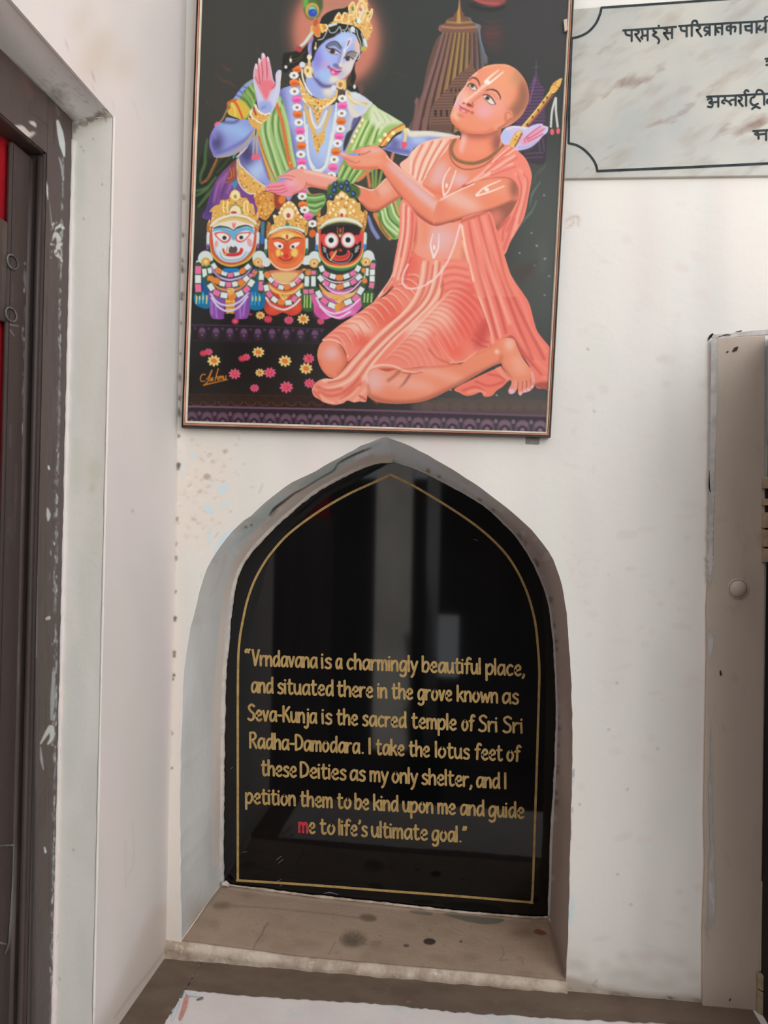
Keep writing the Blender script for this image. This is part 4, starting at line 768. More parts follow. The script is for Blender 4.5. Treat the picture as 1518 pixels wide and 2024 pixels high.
    E(285, 970, 6, 6, (214, 222, 230), 0, 1); S("280 1040 290 1160 340 1300 430 1430", 3.4, (238, 230, 206), .9); E(860, 1265, 9, 10, (232, 208, 160), 0, 1); E(855, 1270, 4, 5, (190, 122, 52), 0, 1.2); E(755, 1320, 5, 6, (224, 224, 226), 0, 1); F("900 1190 940 1220 940 1340 900 1340", (226, 196, 130), 1.5)
    S("490 640 480 740", 3, (200, 176, 110), 1); E(480, 720, 2.4, 3.6, (230, 220, 170), 0, .6)
def garl(p, pts, kinds, w=6.6, h=8.6):
    q = p.P(pts, True, False)/p.ss+[p.x0, p.y0]; t = p.t; p.z(0, 0, 1)
    L = np.concatenate([[0], np.cumsum(np.hypot(*np.diff(q, axis=0).T))]); n = len(kinds)
    p.S(q.ravel().tolist(), w+2, (64, 92, 66), .6, 1, False)
    for i, k in enumerate(kinds):
        d = (i+.5)/n*L[-1]; x = np.interp(d, L, q[:, 0]); y = np.interp(d, L, q[:, 1])
        x2 = np.interp(min(d+1, L[-1]), L, q[:, 0]); y2 = np.interp(min(d+1, L[-1]), L, q[:, 1]); a = -math.degrees(math.atan2(y2-y, x2-x)); l = L[-1]/n*.44
        c = {'W': (226, 232, 230), 'O': (226, 138, 76), 'P': (232, 124, 168)}[k]
        r = math.radians(a); ux, uy = math.cos(r)*l, -math.sin(r)*l; vx, vy = -uy/l*w*.5, ux/l*w*.5
        p.F([x-ux-vx, y-uy-vy, x+ux-vx, y+uy-vy, x+ux+vx, y+uy+vy, x-ux+vx, y-uy+vy], c, .6, 1, k == 'O')
    p.t = t
def crown(p, pts, seed, pk=None):
    p.ornate(pts, seed, (224, 176, 98), (148, 84, 42), (250, 230, 180), 150, 1.5)
def paint_deities(p):
    F, S, E, C, U, FC, SS, z = p.F, p.S, p.E, p.C, p.U, p.FC, p.SS, p.z
    # ---- white faced one
    z(370, 370, 7.494)
    F("120 1560 340 1550 330 1780 220 1790 110 1720", (40, 120, 160), 1.5); F("930 1500 1130 1540 1120 1760 1000 1790 920 1780", (40, 120, 160), 1.5)
    for x in (140, 185, 290, 235, 965, 1010, 1070): S([x, 1560, x-4, 1720], 3, (92, 180, 206) if x % 2 else (208, 210, 150), .8); E(x, 1640, 1.6, 5, (214, 206, 140), 0, .6)
    F("230 1240 360 1240 340 1560 240 1560", (36, 96, 150), 1); F("960 1240 1060 1240 1040 1560 940 1560", (40, 104, 156), 1)
    FC("330 1540 330 1700 330 1840 360 1930 420 1955 540 1950 560 1880 700 1880 710 1950 860 1950 910 1900 935 1760 930 1540 640 1480", (140, 86, 160)); SS("360 1700 370 1880|420 1760 440 1930|860 1680 830 1900|780 1760 790 1930", 4, (170, 124, 196), 2); S("560 1750 555 1930", 3, (92, 46, 70), 1.5); S("700 1750 700 1930", 3, (110, 60, 120), 1.5); F("570 1650 700 1650 690 1880 640 1940 590 1900", (212, 152, 60), 1)
    for y in (1690, 1750, 1810): S([575, y, 700, y], 2, (246, 220, 140), 1)
    E(625, 1890, 5, 5, (176, 150, 50), 0, 1); U()
    SS("350 1580 420 1680 520 1740 640 1750 780 1690 910 1560|360 1640 450 1760 560 1830 660 1830 780 1760 900 1610", 4, (212, 206, 232), .7)
    E(270, 1060, 15, 16, (218, 224, 224), 0, 1); E(1070, 1060, 13, 14, (218, 224, 224), 0, 1)
    for x in (150, 230): S([x, 1100, x-10, 1160], 5, (214, 222, 222), 1)
    for x, y in ((275, 1110), (1040, 1100)): E(x, y, 9.4, 9.4, (212, 170, 86), 0, .8); E(x, y, 5, 5, (232, 196, 120), 0, .8); E(x+3, y-10, 2.4, 2.8, (240, 214, 190), 0, .6)
    E(1095, 1170, 5, 4, (226, 150, 150), 0, 1)
    garl(p, "165 1160 160 1340 165 1560", "PWP", 12); garl(p, "250 1200 265 1340", "W", 9); garl(p, "325 1190 345 1280", "W", 8); garl(p, "1095 1230 1090 1560", "WP", 11)
    garl(p, "370 1130 450 1230 560 1280 640 1300 760 1270 850 1220 930 1150", "WOWPWOW", 9); S("360 1170 400 1260 500 1340 620 1370 760 1350 880 1290 950 1190", [3, 5, 5, 3], (176, 146, 196), .8); S("500 1345 640 1375 800 1330", 2, (214, 196, 224), .6)
    garl(p, "300 1350 400 1370 520 1430 660 1440 800 1410 900 1340 1000 1290", "OOWPWOWP", 10); S("350 1390 460 1490 640 1530 800 1480 920 1380", [3, 5, 5, 3], (206, 148, 84), 1)
    garl(p, "320 1430 400 1540 500 1590 640 1610 780 1580 890 1500 980 1370", "WPWOWPW", 11); p.ornate("580 1500 640 1490 710 1510 690 1560 640 1620 600 1560", 31, n=20, r=1.2); E(655, 1640, 5, 7, (226, 140, 70), 0, .8)
    S("560 1230 740 1230", 8, (44, 130, 196), 1.5)
    F("345 560 340 900 380 1040 500 1140 650 1180 820 1140 950 1050 1020 900 1020 560 700 430", (206, 180, 84), 1); F("350 580 355 900 400 1020 510 1115 660 1150 820 1110 930 1020 1000 900 1000 580", (208, 98, 76), 1)
    FC("380 580 390 860 420 980 520 1085 660 1115 800 1085 910 990 970 860 990 580 860 490 690 460 520 490", (222, 228, 230))
    F("380 660 400 620 500 600 690 640 800 600 960 600 990 700 900 640 760 680 690 790 600 690 480 640", (112, 178, 212), 1.5); S("400 900 440 1000 540 1070 680 1100 820 1060 930 960", 5, (176, 206, 220), 2); F("370 560 690 440 1000 560 900 560 760 600 690 620 560 580 400 600", (236, 224, 206), 1.2)
    SS("390 610 480 585 600 600 690 640|690 635 760 595 880 570 980 605", [2, 4, 3, 1], (64, 84, 84), .9)
    S("690 520 685 610", 5, (236, 214, 206), 1); SS("670 530 680 590|715 530 700 590|690 540 690 600", 1.6, (222, 110, 104), .6)
    for a in ("400 690 470 660 560 665 640 720 630 790 560 830 480 790", "950 670 860 665 760 680 710 740 730 800 800 820 880 770"):
        F(a, (218, 110, 104), 1); q = [float(v) for v in a.split()]; cx = sum(q[::2])/7; cy = sum(q[1::2])/7
        F([cx+(v-cx)*.76 if i % 2 == 0 else cy+(v-cy)*.7 for i, v in enumerate(q)], (240, 232, 226), .7)
    E(552, 750, 4, 4, (40, 62, 60), 0, .5); E(800, 745, 3.8, 3.8, (40, 62, 60), 0, .5)
    E(432, 840, 3.6, 7, (232, 170, 172), 10, .8); E(925, 820, 5, 9, (230, 168, 172), -15, .8)
    F("630 890 680 860 740 900 720 970 620 970", (96, 84, 88), 1.2); E(680, 850, 4.4, 5, (226, 228, 232), 0, 1); F("520 920 545 910 560 960 640 980 760 960 790 900 830 920 820 980 740 1020 620 1025 540 1000", (208, 66, 66), .9); S("510 930 560 1020 660 1045 780 1030 840 940", 2, (222, 216, 214), .8); S("480 960 540 1060 660 1080 800 1050 880 950", 2, (150, 176, 190), .8); S("600 890 560 1010", 3.4, (222, 178, 110), .7); U()
    S("310 680 305 860", 6, (214, 224, 222), 1); S("305 860 300 910", 5, (140, 92, 168), 1); S("1050 680 1045 850", 6, (214, 224, 222), 1); S("1050 850 1045 890", 5, (140, 92, 168), 1); S("1120 530 1110 820", 7, (84, 132, 156), 1.4); E(1112, 770, 4, 8, (50, 120, 190), 0, 1.4)
    p.ornate("300 540 290 640 340 660 350 520 330 480", 32, (190, 124, 60), n=16); p.ornate("1010 480 1090 500 1080 560 1040 660 1020 560", 33, (190, 124, 60), n=16)
    crown(p, "350 530 370 380 330 360 400 280 480 250 500 190 600 180 630 120 660 60 710 35 760 70 800 150 880 160 920 230 980 260 1010 400 1030 380 1050 330 1070 400 1010 510 860 440 690 410 520 450 400 520", 34)
    E(715, 120, 9.5, 10, (244, 226, 170), 0, 1.5); E(712, 140, 3, 4, (168, 150, 100), 0, 1); F("640 400 640 330 700 270 780 310 800 390 760 400", (240, 228, 190), 1.2); S("610 380 640 300 710 260 790 300 810 390", 2.4, (150, 156, 110), .8); E(690, 375, 6, 2.6, (190, 84, 76), 0, .8)
    for x in (540, 600, 850, 900): S([x, 210, x-8, 300, x+4, 380], 3, (250, 226, 160), 1)
    S("350 570 440 490 560 440 700 415 860 440 960 490 1020 540", 4.6, (232, 230, 222), 1); F("380 570 520 490 700 460 880 490 1000 560 880 530 700 490 520 520", (222, 190, 130), 1.2)
    # ---- orange faced one
    z(490, 370, 7.493)
    F("240 1420 230 1700 240 1800 290 1880 400 1900 500 1860 560 1870 640 1905 740 1880 800 1800 830 1600 810 1420", (204, 76, 60), 1); E(370, 1800, 12, 10, (220, 96, 74), 0, 5); E(720, 1780, 10, 10, (222, 96, 74), 0, 5); E(270, 1650, 5, 20, (164, 60, 60), 0, 5, .7)
    for x, y, r in ((170, 1050, 14), (990, 1050, 13), (270, 1110, 9), (850, 1090, 8)): E(x, y, r, r*1.05, (216, 224, 222), 0, 1.2)
    for x, y in ((150, 1110), (985, 1120)): E(x, y, 9, 9, (220, 178, 110), 0, .8); E(x, y, 5, 5, (236, 204, 140), 0, .8); E(x+3, y+2, 2, 2.4, (180, 110, 90), 0, .6)
    E(205, 1180, 4, 4, (230, 140, 150), 0, 1); F("90 1480 230 1440 240 1780 30 1790", (40, 116, 158), 2)
    for x in (60, 110, 165): S([x, 1560, x-4, 1740], 3, (70, 160, 200), .8); E(x+10, 1650, 1.6, 6, (210, 206, 140), 0, .6)
    F("810 1560 980 1570 960 1820 810 1810", (60, 100, 56), 2)
    for x in (840, 880, 930): S([x, 1600, x-4, 1780], 3, (178, 202, 130), 1)
    garl(p, "205 1230 190 1540", "WP", 10); garl(p, "70 1240 130 1280", "PO", 8); garl(p, "870 1300 875 1490", "W", 9); garl(p, "965 1310 965 1490", "W", 9); garl(p, "810 1550 980 1550", "PP", 9); garl(p, "800 1240 1010 1270", "OOP", 9)
    F("300 1240 840 1240 780 1360 640 1440 540 1450 420 1400", (218, 120, 92), 1); F("360 1270 740 1270 640 1390 540 1440 440 1390", (226, 190, 130), 2.5)
    garl(p, "260 1260 320 1350 420 1440 530 1490 660 1440 760 1370 830 1280", "OWPWOWPW", 9); S("350 1290 420 1390 540 1430 680 1400 780 1300", 2.4, (240, 200, 190), .8)
    F("290 1420 420 1500 560 1540 700 1500 820 1410 800 1520 680 1580 540 1600 400 1570 300 1500", (224, 150, 74), 1.5); S("300 1450 420 1550 560 1580 700 1540 810 1440", 3.4, (238, 200, 140), 1)
    garl(p, "260 1440 300 1560 400 1670 510 1700 640 1700 720 1610 800 1540", "WPWOWPW", 10); p.ornate("460 1590 560 1580 610 1610 530 1680", 41, n=16, r=1.2)
    S("270 1640 340 1740 460 1800 560 1810 680 1750 780 1650", 4, (230, 226, 224), .9); S("300 1700 400 1790 520 1830", 2.4, (220, 150, 150), .8)
    F("310 760 300 960 330 1090 420 1190 560 1230 720 1190 820 1090 850 950 850 740 760 660 560 630 400 660", (228, 150, 80), 1); S("330 1090 430 1190 570 1225 720 1190 820 1090", 4, (236, 196, 160), 1.2)
    FC("320 760 312 960 345 1080 430 1170 560 1205 710 1170 805 1080 835 950 835 750 740 660 560 640 410 670", (226, 110, 70)); F("330 740 560 640 830 740 700 740 580 810 450 740", (236, 182, 96), 2); F("500 700 680 700 580 800", (240, 214, 150), 2); E(450, 970, 5, 8, (240, 206, 110), 0, 2.5); E(690, 970, 7, 9, (240, 206, 110), 0, 2.5); S("360 1000 430 1130 570 1170 720 1130 800 1000", 7, (232, 134, 80), 3)
    E(565, 900, 7, 14, (216, 86, 56), 0, 4); SS("370 770 450 750 530 770 580 805|580 805 640 765 720 745 800 760", [1.4, 2.6, 1.4], (110, 80, 40), .8); E(580, 735, 2.2, 5, (206, 60, 56), 0, .6)
    for a in ("380 830 440 810 510 840 525 880 490 915 430 895", "770 820 700 820 640 850 620 890 650 915 720 880"): F(a, (242, 232, 224), .7)
    E(472, 875, 3, 3, (60, 66, 96), 0, .5); E(666, 882, 3, 3, (60, 66, 96), 0, .5)
    E(565, 1020, 5, 5, (208, 62, 60), 0, 1.5); S("465 1040 520 1080 570 1085 630 1070 670 1030", 3.4, (176, 66, 52), .8); S("440 1060 520 1120 580 1125 650 1100 690 1060", 1.6, (200, 120, 60), .8); E(505, 985, 2, 3.4, (250, 220, 130), 0, .8); U()
    S("270 780 265 930", 5.6, (214, 224, 222), 1); S("265 930 262 980", 4.6, (50, 130, 90), 1); S("875 770 875 920", 5.6, (214, 224, 222), 1); S("875 920 872 970", 4.6, (50, 130, 90), 1)
    p.ornate("280 560 270 740 320 740 340 560 300 500", 42, (188, 126, 66), n=16); p.ornate("840 480 890 500 890 660 850 720 830 560", 43, (188, 150, 70), n=16)
    crown(p, "340 660 350 560 390 540 370 410 450 420 470 340 500 290 540 240 620 205 690 250 740 330 760 380 800 430 850 470 850 600 830 650 720 590 580 570 450 600", 44)
    E(600, 390, 11, 12, (244, 232, 196), 0, 2); E(600, 420, 4, 5, (190, 84, 84), 0, 1); E(585, 550, 4, 3, (60, 130, 110), 0, .8)
    for x, y in ((470, 380), (500, 320), (545, 265), (600, 230), (660, 260), (705, 310), (740, 380), (400, 430), (790, 440)): E(x, y, 3, 3, (248, 232, 196), 0, .8)
    S("335 680 440 620 580 590 720 610 840 660", 4.6, (228, 232, 228), 1); S("360 680 470 640 580 620 700 640 800 680", 2.4, (232, 190, 140), 1)
    # ---- black faced one
    z(600, 370, 7.494)
    F("165 1560 150 1760 160 1860 240 1940 330 1960 420 1930 480 1950 560 1960 700 1900 840 1800 880 1600", (216, 108, 168), 1); E(250, 1850, 12, 12, (204, 90, 152), 0, 5); E(700, 1850, 20, 6, (232, 130, 190), 30, 4)
    for x, y, r in ((160, 1030, 9), (60, 1080, 8), (960, 1040, 12)): E(x, y, r, r*1.2, (218, 226, 224), 0, 1)
    S("1000 1010 1040 1080 1030 1130", 6, (218, 226, 224), 1)
    for x, y in ((158, 1125), (920, 1110)): E(x, y, 10, 9.4, (220, 176, 104), 0, .8); E(x, y, 6, 6, (236, 204, 140), 0, .8); E(x, y+4, 2.4, 2.4, (170, 110, 80), 0, .6)
    F("870 1560 1050 1560 1010 1700 880 1800", (58, 96, 58), 2)
    for x in (905, 955, 1010): S([x, 1580, x-8, 1700], 3.2, (186, 206, 132), 1)
    garl(p, "1040 1120 1020 1200 1015 1400 1000 1500", "PWWP", 10); garl(p, "890 1200 910 1420", "OWO", 8); garl(p, "945 1190 940 1320", "W", 6); garl(p, "50 1310 45 1480", "W", 9); garl(p, "145 1310 145 1480", "W", 9); garl(p, "-10 1550 160 1540", "PP", 9); garl(p, "30 1270 190 1265", "OP", 8)
    garl(p, "250 1160 300 1260 400 1310 540 1340 680 1300 780 1240 830 1160", "WPWOWPW", 9.5); S("280 1320 400 1390 540 1410 680 1380 820 1280", 3.2, (234, 188, 220), .8)
    garl(p, "220 1310 300 1400 400 1450 520 1480 640 1440 740 1400 860 1300", "WPWOWPW", 9.5); S("290 1430 400 1530 560 1570 720 1520 860 1380", [3, 4.6, 3], (236, 190, 226), .8); S("320 1450 420 1510 560 1540 720 1490", 3, (214, 116, 176), .8)
    F("230 1430 380 1560 540 1600 720 1560 880 1420 820 1560 680 1640 520 1680 360 1620 270 1540", (222, 170, 96), 1.2)
    for k in range(16): S([300+k*34, 1540+30*math.sin(k*.2), 380+k*18, 1640], 1, (240, 214, 150), .6)
    garl(p, "200 1530 260 1640 380 1730 500 1770 640 1710 770 1640 880 1480", "WPWOWPW", 10.5); p.ornate("440 1620 540 1600 620 1630 520 1720", 51, n=16, r=1.2); E(500, 1790, 5.5, 9, (226, 158, 84), 0, .8)
    SS("190 1640 260 1760 400 1860 520 1860 680 1790 840 1650|240 1760 360 1880 480 1930 560 1920 700 1840", 3.4, (238, 216, 236), .8)
    F("225 640 220 960 260 1080 360 1190 540 1240 720 1200 840 1100 890 960 890 640", (60, 140, 90), .8); F("228 640 225 950 265 1070 360 1165 540 1200 720 1170 830 1080 885 950 885 640", (226, 186, 96), .8); F("232 640 235 940 280 1060 380 1140 540 1165 700 1140 810 1060 870 940 880 640", (216, 90, 76), .8)
    FC("260 650 265 930 310 1040 400 1110 540 1135 690 1110 790 1040 845 930 850 640 760 570 540 560 350 590", (44, 36, 34)); F("240 720 330 700 330 880 270 830", (218, 76, 76), 1); F("890 640 840 700 760 720 780 850 840 790", (218, 76, 76), 1); F("830 680 870 600 870 780 830 790", (218, 76, 76), 1)
    for x, y in ((412, 790), (662, 785)): E(x, y, 15, 16, (222, 110, 110), 0, .6); E(x, y, 12.8, 14, (240, 196, 190), 0, .6); E(x, y, 10.6, 11.6, (232, 234, 230), 0, .8); E(x-4, y-4, 5, 5.2, (40, 36, 34), 0, .6)
    SS("500 590 505 680 540 740|590 590 580 680 540 740", 1.8, (186, 130, 80), .6); E(545, 640, 3, 5, (196, 80, 60), 0, .8); E(540, 715, 2, 4, (210, 190, 110), 0, .7)
    F("380 990 420 940 460 960 500 1010 580 1010 640 980 650 930 690 950 690 1020 640 1080 540 1100 440 1080", (214, 80, 72), .8); S("460 1040 560 1050 640 1020 670 970", 1.2, (150, 40, 40), .6); S("345 980 370 1060 460 1110 560 1125 660 1100 720 1020 715 980", 2, (156, 166, 170), .7); S("490 940 400 1080", 3.6, (226, 190, 110), .7); E(520, 930, 5, 3, (120, 50, 44), 0, 1); E(550, 935, 2.6, 3, (206, 76, 66), 0, .6)
    SS("290 890 330 910|290 920 330 935|300 950 330 960|770 910 820 870|765 940 820 900|765 965 800 940", 2.2, (196, 206, 206), .6); U()
    S("205 700 200 860", 6, (214, 224, 222), 1); S("195 870 190 920", 5.6, (60, 140, 206), 1); S("915 690 910 850", 6, (216, 222, 218), 1); S("910 860 905 910", 5.6, (60, 140, 206), 1)
    z(600, 370, 7.494)
def paint_black_crown(p):
    F, S, E, SS, z = p.F, p.S, p.E, p.SS, p.z
    z(600, 370, 7.494)
    F("360 -10 440 -60 560 -90 720 -40 830 20 820 140 700 160 560 40 400 180 350 150", (84, 112, 60), 2.5)
    for x, y in ((405, 140), (455, 45), (560, -10), (662, 30), (735, 100), (470, -40), (640, -60)): E(x, y, 5.4, 6, (40, 56, 76), 0, .6); E(x-3, y-4, 3, 3.4, (84, 120, 176), 0, .8)
    p.ornate("190 470 200 380 250 340 240 640 200 640", 53, (190, 132, 70), n=16); p.ornate("880 420 900 340 945 370 930 560 880 660 860 560", 54, (196, 140, 74), n=18)
    crown(p, "250 560 240 460 330 400 350 320 340 240 370 190 440 200 470 130 520 90 560 50 610 80 650 110 690 160 760 170 790 220 840 240 850 340 900 400 860 540 760 480 560 460 380 490", 55)
    E(570, 120, 6, 6, (244, 230, 186), 0, 1.5); E(565, 170, 3, 3, (190, 120, 80), 0, .8); E(580, 370, 7, 8, (246, 236, 206), 0, 1.4); E(565, 415, 3, 4, (190, 76, 66), 0, .8)
    for x, y in ((400, 250), (440, 330), (390, 380), (510, 240), (630, 230), (700, 290), (740, 220), (690, 380), (480, 410), (740, 350), (500, 150), (640, 150)): E(x, y, 2.8, 3.2, (250, 236, 192), 0, .8)
    S("255 600 340 530 440 490 560 475 700 490 800 530 860 580", [5, 8, 9, 8, 5], (222, 222, 196), .9); S("260 610 360 550 560 510 760 540 850 590", 2.4, (176, 176, 110), .8); S("260 580 360 510 560 470 760 510 860 570", 2.4, (240, 242, 236), .6)
SK, SL, SP, SD, SX = (236, 145, 113), (238, 176, 154), (232, 184, 180), (202, 106, 82), (134, 82, 72)
RB, RL, RD = (240, 142, 122), (246, 208, 186), (214, 102, 90)
def paint_kneeling_arms(p):
    F, S, E, C, U, FC, SS, z = p.F, p.S, p.E, p.C, p.U, p.FC, p.SS, p.z
    # drape hanging behind / shoulder cloth on the far side
    z(780, 260, 5.06)
    F("130 300 300 120 640 80 1100 140 1300 270 1360 480 1290 850 1090 1230 1190 1540 0 1540 60 900 75 700", (204, 112, 96), 0, 1, False)
    FC("50 330 130 260 180 190 280 110 420 70 650 40 600 120 520 200 420 330 300 520 260 560 120 420", (244, 190, 168))
    SS("230 140 170 260 160 420|330 110 240 300 200 470|420 90 320 300 240 500|500 90 400 260 300 480", 4, (246, 214, 192), 1.6); SS("280 130 200 300 180 440|380 100 280 300 220 490|470 90 360 280 270 490|560 80 460 220 320 450", 2.6, (216, 120, 100), 1.4); U()
    # chest
    FC("560 100 640 60 700 100 1000 60 1080 120 900 330 700 520 470 680 400 660 280 540 340 420 430 290 520 190", SK)
    E(440, 430, 14, 30, SP, 20, 10); E(650, 480, 18, 14, SP, 0, 8); E(420, 600, 20, 8, (236, 138, 108), 0, 6); S("300 540 400 600 500 640", 3, (226, 128, 104), 2.5); U()
    # lower torso
    FC("200 700 400 700 700 800 740 900 720 1320 560 1330 440 1310 290 1290 200 1240 170 1190 210 1080 220 900", (240, 158, 134)); E(460, 1080, 30, 26, SP, 0, 14); E(300, 1000, 8, 30, (238, 150, 120), 0, 6); E(640, 1180, 16, 16, (240, 164, 136), 0, 6); S("170 1190 240 1270 400 1310 720 1330", 5, SD, 3, .7); S("215 860 220 1060 190 1180", 3, SD, 2.5, .7); E(700, 1230, 5, 20, SD, 0, 5, .6); U()
    # far hand and forearm (pink palm left)
    z(540, 160, 6.9)
    FC("880 1330 860 1310 700 1260 560 1230 480 1210 380 1195 260 1210 170 1260 80 1290 75 1320 180 1330 120 1370 -30 1390 -100 1450 -110 1490 -20 1520 100 1560 220 1570 330 1530 430 1470 520 1450 640 1470 760 1490 800 1440", (238, 166, 150))
    F("180 1330 -30 1385 -110 1450 -110 1500 60 1560 230 1570 320 1500 300 1380", (238, 150, 164), 3); E(250, 1390, 12, 8, (240, 176, 184), 0, 4); SS("-80 1450 60 1440 160 1420|-60 1490 80 1490 180 1460|-20 1520 100 1530 200 1490", 1.6, (206, 96, 114), .7); S("80 1305 200 1290 300 1310", 2.4, (226, 130, 134), 1.2); S("180 1330 260 1350", 2, (206, 110, 120), 1); S("280 1540 420 1470 460 1380", 3, (206, 118, 112), 2); S("480 1420 620 1460 780 1480", 6, (214, 116, 90), 3); S("430 1230 560 1260 840 1330", 5, (244, 200, 184), 2.5); U()
    z(660, 230, 6.325)
    FC("240 840 330 870 480 910 560 860 650 770 800 700 900 900 850 1000 760 1060 620 1150 520 1190 440 1180 380 1130 300 1030 290 960 310 900", SK)
    E(620, 900, 18, 18, SL, 30, 8); S("300 870 380 890 480 915 640 780", 3.4, (246, 216, 204), 1.4); E(400, 1000, 10, 16, (236, 140, 114), 0, 5); S("330 1090 440 1170 560 1170 700 1090 830 1010", 7, (186, 100, 84), 4); S("520 930 560 1000", 4, SD, 4, .5); U()
    # near hand and forearm
    FC("70 480 85 450 140 460 230 490 330 480 250 450 240 425 300 405 350 390 430 370 540 370 640 440 700 530 800 610 900 700 1060 830 1260 990 1330 1050 1480 960 1520 940 1620 900 1620 1290 1450 1330 1270 1370 1130 1310 980 1180 860 1040 760 920 640 740 580 660 420 670 260 660 190 620 150 560", SK)
    F("90 460 250 500 400 490 300 520 180 510", (236, 178, 176), 3); E(470, 430, 24, 8, (238, 180, 160), 0, 5); E(420, 560, 34, 12, (240, 162, 132), 0, 6); S("200 640 400 650 560 640", 6, (220, 120, 92), 3); S("120 520 260 580 330 560", 1.6, (206, 112, 100), 1); S("330 480 400 460 460 430", 2.4, (206, 112, 98), 1.4); S("90 490 180 540 260 570", 1.6, (214, 140, 130), 1); E(120, 470, 7, 4, (232, 182, 190), 20, 2.5)
    S("690 600 900 790 1100 980 1300 1150", [10, 16, 20, 14], SP, 8); S("660 500 800 640 1000 800 1250 1000", 4, (242, 186, 170), 2); S("600 690 760 920 900 1080 1100 1270 1270 1360 1500 1310", [5, 8, 9, 9, 7], (176, 92, 78), 4); S("640 700 800 900 1000 1130 1200 1270", 8, (232, 138, 112), 5, .7); E(1380, 1150, 18, 18, (240, 186, 168), 0, 10); U()
    # near upper arm
    z(780, 260, 5.06)
    FC("440 690 560 620 740 540 840 490 960 460 1090 450 1180 480 1230 540 1245 620 1220 680 1120 730 960 790 800 840 640 890 480 920 400 940 380 860", SK)
    E(640, 680, 50, 14, (240, 188, 172), 25, 10); E(1000, 560, 34, 12, (238, 156, 126), 20, 8); S("450 690 620 600 800 520", 2.6, (246, 218, 206), 1.2); S("400 940 560 910 800 840 1000 780 1200 690", [8, 8, 8, 6], (160, 92, 78), 4); E(1200, 560, 9, 22, (160, 100, 82), 0, 6); S("860 480 1000 455 1160 470 1230 540", 3, (190, 110, 90), 2.2); E(460, 800, 10, 22, (232, 140, 114), 0, 6); U()
    SS("1060 488 900 560 810 640|1095 545 960 600 815 645", [2, 3, 4], (250, 226, 212), .8); E(920, 580, 5, 4, (246, 226, 214), 20, 1)
    SS("555 360 500 450 482 540 492 640|615 390 580 490 540 590 495 640", [2, 3, 3.6], (248, 222, 216), .8); E(520, 540, 2.4, 5, (246, 226, 216), 10, .8)
    SS("385 1020 360 1120 370 1190 390 1260|445 1020 440 1130 425 1190 390 1260", [1.4, 3, 4], (248, 226, 220), .8); E(396, 1160, 2.4, 5, (244, 228, 220), 0, .7)
    # side under the arm
    FC("960 790 1220 690 1240 650 1180 780 1080 900 1010 1000 970 900", (158, 98, 80)); E(1010, 860, 14, 16, (214, 128, 108), 25, 7); U()
